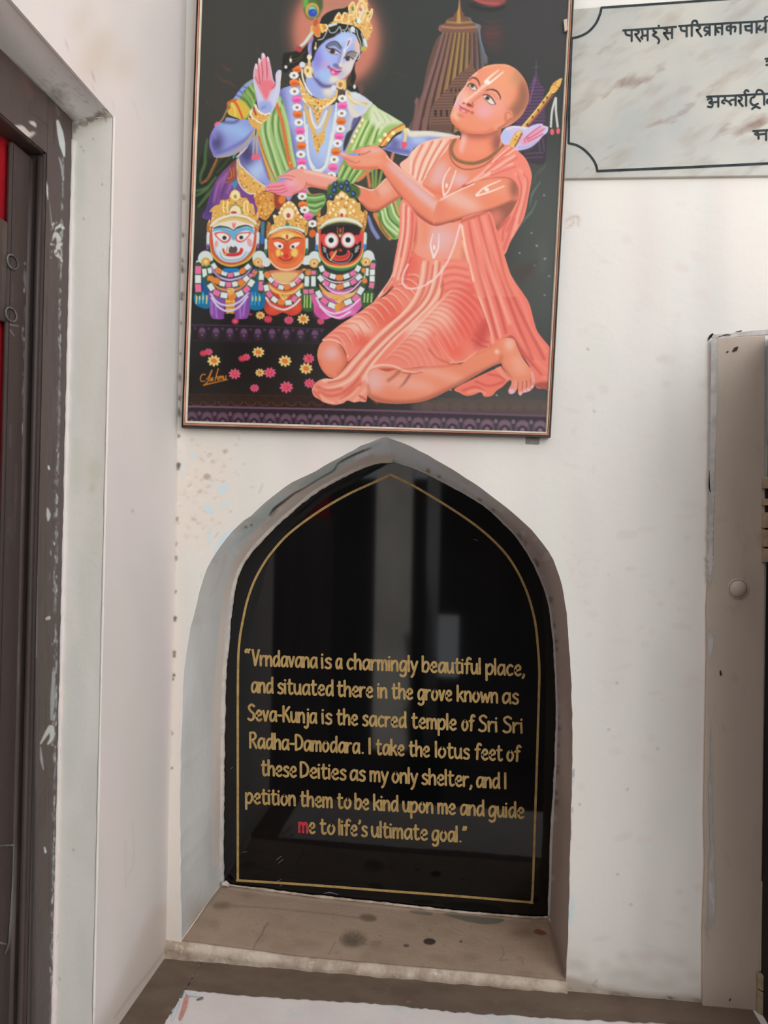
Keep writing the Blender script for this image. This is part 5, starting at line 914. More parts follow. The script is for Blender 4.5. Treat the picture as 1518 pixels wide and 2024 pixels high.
def paint_kneeling_body(p):
    p.fold = .8
    F, S, E, C, U, FC, SS, z = p.F, p.S, p.E, p.C, p.U, p.FC, p.SS, p.z
    # robe over near shoulder and down the back
    z(0, 0, 1); F("800 530 1000 530 1012 580 1040 640 1078 690 1086 770 1040 715 1022 690 990 672 960 700 880 728 800 735 735 735 700 760 650 745 645 690 640 670 760 590", (192, 98, 86), 0, 1, False)
    z(780, 260, 5.06)
    FC("1060 140 1150 130 1240 200 1310 270 1360 380 1370 470 1345 620 1300 840 1230 980 1160 1100 1100 1230 1060 1130 1020 1030 1090 940 1160 820 1230 680 1245 600 1225 530 1170 470 1080 450 960 460 860 480 780 510 700 530 760 460 900 330 1000 230", RB)
    SS("1130 160 1010 280 860 430 720 530|1200 240 1060 330 920 430 800 500|1180 320 1040 370 900 450", 4, (246, 206, 186), 1.8); SS("1170 180 1050 290 900 410|1230 260 1100 340 960 410|1210 350 1100 390 960 440", 2.8, (222, 112, 100), 1.6)
    SS("1250 380 1310 480 1290 680 1210 980|1200 420 1280 540 1250 760 1170 1060", 4, (246, 176, 156), 2.4); SS("1290 420 1330 500 1310 660 1240 920|1230 440 1270 560 1230 760 1120 1000|1150 850 1090 980 1080 1100", 3, (204, 96, 88), 1.8); S("1090 1180 1140 1040 1200 860", 5, (216, 110, 98), 2); U()
    # lower robe: big triangle behind
    z(840, 480, 5.622)
    FC("410 -20 440 -150 480 -130 700 -220 800 -150 860 100 880 160 940 320 1000 430 1090 560 1160 680 1220 900 1260 1000 1380 1150 1450 1240 1450 1640 1330 1625 1230 1600 1180 1420 1000 1060 900 1050 740 1140 720 1000 690 880 600 640 530 450 480 250", (238, 130, 112))
    SS("440 60 520 300 620 640 720 960 760 1120|470 -80 560 200 680 520 780 840 840 1060|620 -160 700 180 820 560 940 900", [0, 3, 5, 5, 4], (246, 172, 150), 2.6); SS("520 60 620 400 720 760 800 1060|580 -60 680 300 800 640 900 1000|700 -150 780 200 900 560 1050 960 1200 1300|800 100 880 360 1000 640 1150 950 1330 1300|980 1040 1100 1230 1300 1480", [0, 2, 4.4, 4.4, 4], (208, 96, 88), 2.6)
    SS("960 440 1100 700 1180 960 1360 1220|880 700 1020 1000 1200 1260 1360 1420", 5, (244, 148, 128), 2.6); S("420 -20 470 200 560 500 640 720 700 960", 5, (248, 196, 172), 1.6); F("1230 1560 1372 1550 1372 1640 1230 1600", (178, 90, 80), 3); S("1200 1380 1290 1480 1372 1510", 4, (246, 150, 130), 2); U()
    # hips and near thigh
    FC("-250 800 -100 760 0 690 100 600 180 480 180 200 470 215 530 430 600 660 690 900 725 1100 700 1170 600 1190 520 1270 420 1330 300 1340 180 1370 -20 1375 -250 1400 -420 1395 -560 1410 -640 1490 -625 1390 -520 1270 -440 1180 -380 1040", RB)
    E(480, 780, 34, 60, (232, 104, 90), 10, 14); E(100, 760, 44, 22, (246, 184, 162), 35, 12); E(-120, 920, 40, 20, (246, 196, 176), 35, 12); E(640, 1000, 12, 36, (206, 86, 80), 20, 8); E(250, 1150, 40, 18, (236, 112, 94), 30, 10)
    rg = random.Random(8)
    for k in range(17):
        t = k/16; x = 330-t*700; y = 470+t*720
        S([x-90, y+110, x+10, y+20+30*t, x+150, y+60+50*t, x+300-60*t, y+190+90*t, x+380-80*t, y+330+60*t], [1, 3.6, 3.4, 2.4, 1], (248, 206, 184), 2, .7-.5*abs(t-.45))
        S([x-80, y+128, x+20, y+42+30*t, x+160, y+88+50*t, x+300-60*t, y+220+90*t], [1, 2.6, 2.6, 1], (216, 108, 96), 1.8, .6)
    SS("190 290 330 270 480 300|190 380 330 350 500 390|200 470 340 430 520 480|220 540 350 500 540 560", 3, (214, 92, 84), 1.8, .8); SS("200 240 330 230 470 245|200 330 330 310 490 345|200 430 340 390 500 430", 2.4, (246, 160, 142), 1.6, .7)
    S("40 1180 150 1290 280 1340", 3, (204, 96, 84), 1.8); S("120 1040 230 1230 330 1330", 4, (246, 164, 140), 2); SS("560 1010 640 1080 720 1110|520 1070 620 1140 700 1160", 3, (196, 80, 76), 1.8); S("280 1330 420 1320 520 1250 600 1195", 3, (248, 178, 156), 1.4); S("200 420 190 560 150 640", 3, (196, 92, 84), 2); U()
    # far thigh
    z(600, 480, 5.421)
    FC("1140 130 1200 130 1290 180 1260 340 1220 420 1230 560 1100 720 1000 900 850 1000 640 1120 480 1270 460 1180 400 1090 300 1050 200 1050 240 1000 400 870 560 770 740 640 880 560 1000 450 1060 380", RB)
    E(1150, 300, 14, 40, (234, 116, 98), 10, 8); E(900, 760, 30, 30, (232, 114, 94), 0, 10); E(600, 900, 26, 16, (246, 196, 174), 30, 8); E(640, 1060, 24, 14, (232, 112, 94), 30, 8)
    for k in range(14):
        t = k/13; x = 1130-t*830; y = 330+t*640
        S([x-40, y+20, x+60, y+10+20*t, x+150-20*t, y+70+40*t, x+220-60*t, y+150+30*t], [1, 3.4, 3, 1], (248, 202, 180), 1.6, .85); S([x-30, y+42, x+70, y+32+20*t, x+150-20*t, y+94+40*t, x+200-50*t, y+160], [1, 2.4, 2.2, 1], (212, 104, 90), 1.4, .75)
    S("1150 160 1110 300 1090 420", 3, (210, 100, 90), 2); S("200 1050 300 1040 400 1090 470 1220", 4, (250, 216, 194), 1.4); U()
    # knees
    FC("200 1060 300 1045 380 1085 430 1170 460 1270 400 1380 330 1445 260 1430 190 1350 150 1240 155 1140", (238, 146, 118)); E(300, 1180, 16, 14, (234, 182, 178), 0, 8); S("390 1110 440 1220 440 1310 370 1410", 7, (210, 120, 84), 4); S("160 1250 220 1390 320 1440", 4, (214, 116, 92), 3); U()
    # shin of near leg and foot
    z(840, 480, 5.622)
    FC("-420 1430 -300 1400 -100 1390 160 1360 330 1350 420 1335 520 1260 600 1195 700 1165 780 1110 860 1070 920 1055 990 1075 1020 1150 1080 1270 1150 1370 1210 1450 1220 1540 1210 1600 1160 1650 1090 1670 1060 1700 1035 1670 1030 1620 990 1670 940 1680 925 1640 960 1560 940 1500 860 1380 840 1340 700 1400 560 1480 400 1570 280 1630 100 1720 -60 1770 -300 1790 -520 1770 -640 1700 -700 1600 -690 1500 -560 1400", SK)
    E(-560, 1530, 22, 22, (234, 184, 178), 0, 10); E(-200, 1560, 60, 14, (240, 170, 148), 10, 9); E(150, 1450, 60, 10, (240, 168, 144), 18, 7); E(940, 1130, 10, 14, (242, 184, 162), 0, 6); E(1040, 1360, 14, 24, (240, 168, 140), -30, 8); E(800, 1210, 5, 5, (246, 190, 170), 0, 2.5)
    S("-640 1700 -400 1770 -60 1760 280 1620 560 1470 840 1330", [8, 9, 9, 8, 8, 6], (168, 98, 82), 4.5); S("850 1260 840 1340 900 1430 950 1500", 6, (196, 116, 92), 3.5); S("-260 1400 -330 1470 -420 1540", 5, (170, 96, 80), 2.4); S("-280 1400 -60 1390 200 1370 400 1350", 4, SD, 2.4, .7); S("560 1240 700 1180 800 1120", 3, SD, 2.4, .5)
    SS("1035 1540 1030 1620|1085 1540 1080 1640|1130 1530 1130 1620|1170 1510 1175 1600", 1.6, (176, 100, 100), .8)
    for x, y, r in ((965, 1650, 6), (1065, 1675, 4.4), (1110, 1650, 4), (1150, 1630, 4), (1190, 1600, 3.6)): E(x, y, r, r*.8, (228, 188, 206), 30, 1.4)
    S("1010 1540 990 1640", 5, (230, 170, 170), 2.5); S("1190 1440 1210 1540", 4, (226, 180, 196), 2); S("960 1520 1080 1500 1180 1480", 4, (226, 140, 116), 3, .6); U()
    # robe end under the foot
    FC("330 1620 560 1500 800 1390 840 1370 890 1430 950 1500 920 1540 860 1600 800 1640 740 1700 660 1710 620 1660 540 1690 460 1700 390 1670", (238, 130, 110)); SS("420 1640 560 1600 660 1650|560 1540 720 1590 880 1540|700 1460 820 1480 900 1530", 4, (206, 94, 84), 2); SS("480 1660 600 1640 680 1680|820 1390 880 1480", 4, (246, 170, 144), 2); U()
    S("800 1400 900 1500 945 1515", 6, (240, 156, 130), 1.5)
    # near knee hem
    z(600, 480, 5.421); SS("680 1480 670 1390 720 1340 830 1310 960 1320 1080 1370 1200 1390 1290 1370", [3, 5, 4, 3], (250, 208, 188), 1.4); S("1060 1390 1180 1400 1280 1380", 2.4, (186, 96, 84), 1.6); S("1140 1410 1080 1500 1020 1560", [5, 4, 1], (156, 92, 80), 2); S("690 1520 720 1640 800 1720", 4, (210, 120, 96), 3); S("830 1340 960 1345 1040 1380", 3, SD, 2.4, .6)
    # long sash between the legs with its end on the floor
    FC("1280 190 1390 180 1520 200 1500 290 1470 440 1450 600 1330 740 1180 860 1050 980 900 1130 780 1270 690 1390 660 1480 680 1600 670 1700 600 1700 540 1710 470 1690 420 1720 330 1735 220 1710 170 1680 110 1640 90 1570 130 1500 210 1455 330 1450 420 1370 560 1210 700 1060 860 910 1020 780 1140 640 1210 520 1240 360", (240, 158, 136))
    SS("1290 210 1270 380 1220 540 1120 700 940 870 760 1040 560 1260 400 1430 200 1480|1420 200 1390 420 1300 640 1120 830 900 1030 700 1230 520 1450 330 1550 180 1560|1500 260 1470 470 1380 640 1180 840 960 1040 760 1270 640 1460", 6, (248, 210, 186), 2); SS("1340 200 1310 400 1260 570 1150 730 960 900 780 1070 580 1300 440 1450 260 1500|1460 210 1430 440 1340 640 1150 840 930 1040 730 1260 560 1480 420 1600|1390 240 1350 480 1260 640 1080 820 860 1020 660 1230", 3.2, (212, 108, 94), 1.5)
    SS("140 1540 260 1580 420 1560|160 1600 300 1640 480 1580 600 1450|400 1680 520 1590 620 1500", 6, (222, 104, 88), 2.4); SS("180 1630 240 1690 330 1720|380 1700 500 1640 600 1540|540 1700 640 1600 660 1560", 5, (246, 184, 158), 2.2); S("110 1590 170 1660 180 1700", 4, (214, 110, 94), 2); S("600 1640 670 1680", 4, (196, 90, 80), 1.5); U()
    # front edge of far drape
    FC("1020 -20 1180 -20 1150 100 1120 200 1060 400 960 460 880 540 750 640 800 560 920 390 970 250 1000 100", RB); SS("1030 0 1010 140 970 300 930 400 800 580|1080 -10 1060 150 1000 320 900 460", 5, (248, 216, 192), 1.8); SS("1060 -10 1030 160 980 330 860 520|1120 0 1090 180 1020 360 900 520", 3.4, (212, 104, 92), 1.6); U()
    z(780, 260, 5.06)
    FC("70 680 210 820 215 900 190 1100 150 1260 100 1400 0 1560 -20 1400 40 1050", (240, 140, 122)); SS("90 720 80 1000 40 1250 -10 1450|140 760 130 1000 90 1250 30 1480", 4.6, (248, 214, 190), 1.8); SS("115 750 105 1000 60 1260|180 800 170 1050 120 1300 60 1450", 3.2, (214, 104, 92), 1.6); U()
    # waist sash pieces over the front (near side)
    FC("660 900 740 840 940 800 1000 900 1020 1000 1080 1180 1150 1400 1230 1640 1000 1640 830 1640 740 1300 690 1100", RB); SS("680 940 720 1200 800 1560|780 880 850 1150 960 1600|880 830 960 1100 1090 1560", [4, 5, 5, 0], (246, 166, 146), 2.4); SS("740 900 790 1180 880 1560|840 850 910 1130 1030 1560|940 830 1010 1080 1130 1540", [3, 4, 4, 0], (206, 96, 86), 2.2); S("670 940 710 1180 790 1500", 4, (250, 220, 196), 1.3); S("660 900 800 850 930 800", 4, (176, 92, 80), 2.6); U()
    z(840, 480, 5.622); C("410 -20 440 -150 480 -130 700 -220 800 -150 860 100 880 160 940 320 1000 430 1090 560 1160 680 1220 900 1260 1000 1380 1150 1450 1240 1450 1640 1330 1625 1230 1600 1180 1420 1000 1060 900 1050 740 1140 720 1000 690 880 600 640 530 450 480 250")
    SS("440 60 520 300 620 640 720 960 760 1120|470 -80 560 200 680 520 780 840 840 1060|620 -160 700 180 820 560 940 900", [0, 3, 5, 5, 4], (246, 172, 150), 2.6); SS("520 60 620 400 720 760 800 1060|580 -60 680 300 800 640 900 1000|700 -150 780 200 900 560 1050 960 1200 1300|800 100 880 360 1000 640 1150 950 1330 1300|980 1040 1100 1230 1300 1480", [0, 2, 4.4, 4.4, 4], (208, 96, 88), 2.6)
    U(); z(780, 260, 5.06)
    # sacred thread
    SS("655 930 600 1130 540 1280 480 1380 400 1470 320 1520", 3.6, (246, 208, 204), .8); z(600, 480, 5.421); S("1120 230 1070 330 1060 420 1100 480 1180 490 1290 460 1400 390 1500 270", 3.4, (246, 206, 200), .8)
    # head
    z(860, 110, 5.838)
    FC("280 850 300 900 290 980 240 1060 260 1160 340 1220 480 1220 600 1160 720 1070 750 1000 760 900 740 820 500 900", (238, 142, 112)); S("300 870 420 910 560 910 680 860 760 800", 14, (142, 88, 76), 7, .85); E(720, 1010, 10, 22, (150, 96, 82), 0, 7); E(320, 1020, 6, 20, (242, 190, 176), 10, 4); E(480, 1080, 26, 14, (240, 152, 120), 0, 7); U()
    FC("560 130 640 105 740 95 840 105 940 160 1020 250 1070 360 1085 480 1060 580 1000 690 900 780 800 830 720 860 600 900 470 905 360 890 270 840 200 780 175 710 190 640 230 540 270 450 350 340 390 270 470 190", (236, 152, 120))
    E(760, 300, 30, 30, (238, 164, 126), 0, 14); E(640, 560, 34, 26, (238, 166, 146), 20, 12); E(310, 500, 14, 22, (238, 186, 170), 30, 8); E(560, 640, 16, 12, (238, 172, 176), 0, 7); E(260, 560, 6, 14, (236, 176, 176), 20, 4); E(240, 690, 8, 10, (240, 190, 160), 0, 5)
    F("930 160 1020 250 1085 400 1080 540 1000 690 860 790 830 640 900 560 960 420 960 280", (182, 118, 90), 10, .9); F("980 330 1040 330 1070 480 1020 620 930 700 900 600 970 500", (146, 104, 84), 9, .7); E(940, 260, 10, 16, (196, 150, 112), 20, 7, .7)
    S("480 200 400 270 350 340 270 460 210 590", 3, (246, 216, 206), 2); S("190 740 280 840 400 890 560 900 700 850", 6, (226, 116, 86), 4); S("560 140 720 100 860 120", 3, (246, 190, 150), 2, .7); S("1020 640 920 760", 3, (206, 136, 112), 2.4)
    # ear
    F("800 760 780 700 800 650 850 630 890 660 890 720 850 770 780 820 720 850 690 850 680 810 720 780", (238, 158, 128), 1.4); S("810 750 810 680 850 650 880 690", 2.4, (188, 106, 84), 1.4); S("880 720 800 800 720 850", 3, (150, 88, 74), 2); S("830 700 820 750", 2.2, (196, 112, 92), 1.4)
    # tilak and nose
    SS("735 165 640 240 570 310|790 185 700 260 610 330", [1.6, 3.4, 4.6], (248, 230, 218), .9); E(600, 308, 5.4, 5, (248, 238, 230), 0, 1.2); S("590 330 540 370 470 430 380 500", [6, 5, 5, 4], (250, 214, 198), 1.6); E(355, 515, 4.6, 5, (248, 196, 170), 0, 2)
    S("610 380 560 440 480 490 430 540", 3, (204, 112, 88), 2.4, .8); E(395, 570, 6, 3, (150, 66, 60), 20, 1.4); S("430 540 440 580 420 600", 2.4, (196, 100, 82), 1.2); E(330, 550, 3, 2, (196, 104, 96), 0, 1.2)
    # brows and eyes
    S("390 290 430 255 480 270 510 320 515 350", [1.4, 3.4, 2.6, 1.2], (112, 70, 60), .9); S("590 400 650 390 710 410 750 470 750 510", [1.4, 3.4, 2.8, 1.2], (112, 66, 56), .9)
    F("380 340 420 320 470 350 480 400 440 400 400 370", (222, 214, 206), .9); E(428, 350, 3.6, 3.4, (84, 72, 60), 0, .6); S("375 350 410 322 460 345 485 395", [2.4, 2.4, 1], (86, 56, 50), .7); S("385 355 430 395 480 405", 1.2, (160, 100, 84), .7)
    F("560 470 600 460 650 490 690 550 640 560 590 520", (226, 222, 214), .9); E(605, 490, 4.2, 4, (88, 76, 60), 0, .6); E(602, 488, 2, 2, (44, 38, 34), 0, .4); S("550 455 600 452 650 485 700 560", [1.2, 2.6, 2.4, 1.4], (84, 54, 48), .7); S("560 480 600 530 650 565 695 560", 1.4, (150, 90, 76), .7); S("600 430 670 450 720 510", 2.4, (216, 128, 100), 1.6, .7)
    # mouth
    F("280 590 310 600 350 620 390 650 350 665 300 650 275 620", (222, 118, 126), 1.4); S("280 575 310 600 360 625 430 660", [1.4, 1.8, 1.4], (160, 74, 76), .8); E(325, 640, 4, 3, (240, 160, 164), 0, 1.6); E(430, 660, 3, 3, (196, 104, 90), 0, 2); E(290, 690, 7, 3, (216, 120, 92), 20, 3, .8); U()
    # beads round the neck
    S("230 970 190 1080 230 1180 330 1230 460 1240 600 1190 720 1100 790 1030", [6, 7, 7, 6], (150, 108, 76), .9); S("200 970 165 1090 200 1220 300 1300 420 1310 560 1270 680 1180", 2.6, (170, 106, 84), .7); S("240 980 205 1080 245 1170 340 1215 460 1222", 2, (186, 138, 96), .8)
    # robe edge on the near shoulder
    FC("760 1080 820 1050 900 1050 960 1110 800 1160 700 1230 620 1260", (240, 146, 126)); SS("860 1060 760 1140 660 1230|920 1080 820 1150 720 1210", 2.6, (248, 196, 174), 1.2); S("890 1060 790 1140 690 1230", 2, (216, 112, 98), 1); U()
    # flute and the hand that holds it
    S("1020 830 1180 640 1340 420 1400 310", [7, 7, 7.4, 7], (206, 150, 76), .8); S("1010 815 1170 625 1330 410", 3, (240, 206, 116), .9); S("1050 840 1210 650 1370 440", 2.2, (170, 90, 90), .9)
    for x, y in ((1065, 795), (1125, 710), (1190, 630), (1250, 540), (1292, 485)): E(x, y, 1.9, 2.4, (96, 56, 40), 0, .5)
    p.ornate("1320 400 1360 320 1400 290 1450 260 1460 290 1440 350 1390 420 1350 430", 61, n=26, r=1.3); S("1440 300 1462 268", 3, (210, 190, 120), .8)
    FC("930 1090 900 1040 860 1030 790 1020 755 960 770 890 820 830 900 810 1000 815 1070 825 1085 840 1060 860 1010 880 1090 820 1170 790 1230 785 1250 805 1300 820 1305 850 1290 890 1240 930 1180 1000 1100 1060 1000 1090", (206, 196, 226))
    F("900 940 940 880 1010 880 990 960 920 1040 870 1000", (222, 130, 150), 3); F("990 1010 1060 920 1160 850 1240 820 1240 880 1140 980 1040 1030", (228, 160, 180), 3); SS("1060 970 1160 910 1270 840|1070 990 1160 950 1250 900|1050 940 1150 860 1220 810", 1.7, (196, 90, 120), .9); E(820, 930, 8, 12, (186, 194, 232), 20, 4); S("830 850 930 820 1060 840", 3.4, (232, 224, 220), 1.6); S("960 1060 1090 1050 1180 990", 4, (168, 160, 210), 2.4); S("1040 1000 1030 960 1080 940", 2, (206, 100, 130), 1); U()
    p.ornate("860 1010 940 880 1000 880 990 930 910 1050 870 1050", 62, (226, 182, 92), n=24, r=1.4); S("1000 900 920 1050", 2.4, (150, 84, 60), .8)
ps = Painter(340, 1720, 1140, 1960, 2); rg = random.Random(77)
ps.F("330 1710 1150 1710 1150 1970 330 1970", (150, 132, 116), sm=False)
for i in range(160): ps.E(rg.uniform(350, 1130), rg.uniform(1745, 1940), rg.uniform(6, 34), rg.uniform(3, 10), rg.choice([(134, 115, 99), (160, 142, 126), (142, 122, 106), (126, 108, 94)]), rg.uniform(-8, 14), 5, rg.uniform(.2, .5))
for i in range(420): ps.E(rg.uniform(350, 1130), rg.uniform(1745, 1940), rg.uniform(.6, 2.2), rg.uniform(.5, 1.3), rg.choice([(112, 96, 84), (174, 156, 140), (104, 88, 78)]), 0, .6, rg.uniform(.3, .7))
ps.E(700, 1856, 25, 14, (104, 90, 76), 10, 6, .85); ps.E(692, 1862, 17, 9, (86, 76, 66), 0, 4, .6); ps.E(728, 1814, 17, 7, (96, 82, 70), 6, 3, .8); ps.E(438, 1790, 18, 6, (106, 90, 78), -6, 4, .8); ps.E(742, 1866, 12, 6, (116, 92, 78), 0, 4, .6)
for i in range(60): a = rg.uniform(0, 6.28); d = rg.uniform(0, 1)**.5; ps.E(698+27*d*math.cos(a), 1857+15*d*math.sin(a), rg.uniform(.6, 1.8), rg.uniform(.5, 1.2), (78, 68, 58), 0, .5, .6)
ps.E(849, 1861, 12, 6.4, (62, 53, 49), 2, .8); ps.E(911, 1861, 3, 2, (84, 72, 64), 0, .6); ps.E(803, 1869, 6, 3, (92, 80, 72), 0, 1)
ps.F("1054 1842 1062 1836 1076 1841 1080 1847 1066 1848", (118, 74, 58), 2); ps.E(1035, 1845, 24, 7, (122, 102, 88), 0, 5, .6)
ps.F("876 1806 900 1802 930 1808 962 1812 994 1816 990 1823 960 1827 926 1822 896 1814", (104, 99, 90), 1.2); ps.F("808 1800 830 1798 853 1804 850 1809 820 1806", (112, 104, 95), 1.2)
ps.SS("524 1830 518 1846 506 1864 500 1878|530 1824 526 1832", [2, 1.6, 1], (96, 82, 72), .8, .8); ps.SS("991 1868 996 1884 988 1898 1004 1896|1022 1896 1030 1892 1034 1908|662 1862 656 1874 650 1886", 1.6, (116, 100, 88), .8, .7)
ps.S("430 1790 520 1794 640 1806 720 1816", 3, (122, 104, 90), 2, .6); ps.S("448 1756 600 1776 780 1796 900 1806 1050 1820", 3, (172, 156, 142), 1.6, .6); ps.S("362 1850 400 1800 436 1756", 6, (120, 106, 94), 3, .6); ps.S("1116 1930 1100 1880 1088 1820", 9, (118, 102, 90), 4, .6)
SA = ps.result()
nu, nv_ = 700, 160; A2 = np.array([f0(*p, 0) for p in resample(BOTF, nu)]); B2 = np.array([f0(*p, YN+.003) for p in resample(BOTB, nu)]); tt = np.linspace(0, 1, nv_)[:, None, None]
G2 = A2[None]*(1-tt)+B2[None]*tt; jj = np.arange(nu)*60/nu; G2[:, :, 2] += .0025*np.sin(jj*.35)[None]*np.sin(3.1*tt[:, :, 0])
G2 = G2.reshape(-1, 3); inked('sill_top', G2, nu, nv_, lin(np.clip(sample(SA, 340, 1720, project(G2))*[1.16, 1.135, 1.11], 0, 255)), ink_material('worn_sill_paint', .75, .2, (90, .35)), sill)

M_SOOT = mat('soot', (112, 96, 82), .85, .1, [(70, (1, 1, 1), (140, 122, 107), .42, .58)], [(80, .3)])
M_SPOT = mat('dark_spot', (62, 54, 50), .8, .2, [(60, (1, 1, 1), (48, 42, 40), .4, .6)])
M_CEM_ = mat('cement_chip', (120, 124, 120), .9, .1, [(70, (1, 1, 1), (96, 98, 96), .4, .6)])
M_SCR = mat('scratch', (110, 116, 122), .8, .2)
rg = random.Random(12)
# chipped paint at the corner of the white ledge
fz = lambda u, v: onZ(u, v, ZLEDGE+.0016)
for p, w_, m_, nm in (("372 1962 368 1976 364 1992 356 2014", [4, 8, 9, 6], mat('old_red_coat', (214, 150, 138), .85, .1, [(60, (1, 1, 1), (190, 140, 130), .4, .6)]), 'red_undercoat'), ("366 1958 372 1964 378 1966 398 1970", [3, 7, 5, 3], M_PALE, 'pale_chip'), ("354 1980 346 1998 340 2016", [4, 6, 4], M_PALE, 'pale_chip'), ("362 1960 358 1970", [3, 5], M_CEM_, 'dark_chip'), ("390 1976 400 1972", [3, 5], M_CEM_, 'dark_chip')):
    mb = MB(); ribbon(mb, pts(p), w_, fz); mb.build(nm, m_, ledge)
# mortar bead that beds the black plaque
fillet = root('trim_3', 'rough mortar bead around the black plaque')
for seq, rad, nm in ((iL, .0052, 'left'), (iR, .0034, 'right')):
    path = np.array([f0(*p, YN-.003) for p in resample(seq, 150)])
    rr = np.array([rad*(1+.1*math.sin(i*.41+math.sin(i*.17)*2)+rg.uniform(-.14, .14)) for i in range(150)])
    mb = MB(); mb.tube(path, rr, 8); mb.build('mortar_bead', M_MORT if nm == 'left' else M_NICHE, fillet, smooth=True)
path = np.array([p+np.array([0, -.004, .001]) for p in [f0(*q_, YN) for q_ in resample(BOTB, 90)]]); mb = MB(); mb.tube(path, np.array([.0022*(1+rg.uniform(-.3, .4)) for _ in range(90)]), 7); mb.build('mortar_bead', M_LIP, fillet, smooth=True)
mb = MB(); mb.tube([f0(438, 1748, YN-.02), f0(446, 1746, YN-.015), f0(453, 1750, YN-.012)], [.003, .0052, .003], 8); mb.build('mortar_lump', M_MORT, fillet, smooth=True)

# ================================================================ doorway on the left (dark painted timber)
d1 = root('door_1', 'dark brown painted door frame and leaf in the left wall')
yp = lambda u, v=1000, x=None: onX(u, v, XF if x is None else x)[1]
zlow = onX(75, 292, XF)[2]; y75 = yp(74)
mb = MB(); mb.box((XF-.07, y75, 0), (XF, YE-.001, ZT-.004)); mb.build('post', M_WOOD, d1, bevel=.003)
mb = MB(); mb.box((XF-.07, -2.4, zlow), (XF-.0005, y75-.001, ZT-.004)); mb.build('lintel', M_WOOD, d1, bevel=.003)
XG = XF-.016
y68 = yp(69, 1000, XG); y12 = yp(12, 800, XG)
zr1, zr2 = onX(20, 440, XG)[2], onX(20, 640, XG)[2]; zr3 = onX(3, 1010, XG)[2]
leaf = root('leaf'); leaf.parent = d1; del leaf['kind']
mb = MB(); mb.box((XG-.007, y12, 0), (XG, y68, zlow-.004)); mb.build('stile', M_WOOD, leaf, bevel=.003)
mb = MB(); mb.box((XG-.007, -1.5, zr2), (XG-.001, y12-.001, zr1)); mb.build('rail', M_WOOD, leaf, bevel=.003)
mb = MB(); mb.box((XG-.007, -1.5, 0), (XG-.004, y12-.001, zr3)); mb.build('rail', M_WOOD, leaf, bevel=.003)
for u0 in (57, 45):
    y_ = yp(u0, 1000, XG); mb = MB(); mb.tube([(XG-.002, y_, z) for z in np.linspace(zl-.3, zlow-.01, 12)], .0055, 10); mb.build('bead', M_WOOD, leaf, smooth=True)
y_ = yp(72); mb = MB(); mb.tube([(XF-.006, y_, z) for z in np.linspace(zl-.3, zlow-.005, 12)], .004, 8); mb.build('bead', M_WOOD, d1, smooth=True)
fg = lambda u, v: onX(u, v, XG+.0016)
mb = MB()
for p in ("-6 1672 28 1670", "28 1670 25 1760 18 1860 10 1884", "-6 1862 12 1866"): ribbon(mb, pts(p), [4, 5, 4], fg)
mb.build('panel_moulding', M_SCUFF, leaf)
for u, v in ((25, 518), (22, 622)):
    mb = MB(); c = fg(u, v); mb.tube([(c[0], c[1]+.011*math.cos(t), c[2]+.008*math.sin(t)) for t in np.linspace(0, 2*math.pi, 24)], .0012, 6, False); mb.build('ring', M_SCUFF, leaf, smooth=True)
pd = Painter(-30, -20, 150, 2060, 2); rg = random.Random(51)
pd.F("-40 -30 160 -30 160 2070 -40 2070", (84, 72, 68), sm=False); pd.F("-40 280 71 290 70 2070 -40 2070", (66, 55, 52), 1, 1, False)
for i in range(420): x, y = rg.uniform(-20, 130), rg.uniform(0, 2040); pd.S([x, y, x-.4, y+rg.uniform(20, 90)], rg.uniform(.8, 3), rg.choice([(62, 52, 49), (98, 86, 81), (74, 63, 59), (54, 45, 43)]), .8, rg.uniform(.2, .5))
for i in range(60): x, y = rg.uniform(-10, 120), rg.uniform(20, 280); pd.S([x, y, x+rg.uniform(10, 26), y+rg.uniform(10, 26)], rg.uniform(1, 4), rg.choice([(96, 84, 78), (64, 54, 50)]), 1.2, rg.uniform(.2, .5))
def xe(v): return np.interp(v, [250, 330, 560, 800, 960, 1200, 1500, 1800, 2030], [128, 126, 121, 118.5, 115.5, 113, 110.5, 105.5, 102.5])
for i in range(520):
    v = rg.uniform(310, 2030); heavy = 930 < v < 1480
    pd.E(xe(v)-abs(rg.gauss(0, 4.5 if heavy else 2)), v, rg.uniform(.6, 2.6 if heavy else 1.5), rg.uniform(2, 10), rg.choice([(150, 156, 154), (186, 192, 190), (120, 122, 120), (104, 104, 102)]), rg.uniform(-12, 12), .8, rg.uniform(.4, .9))
PLE, GRY = (206, 214, 212), (150, 154, 152)
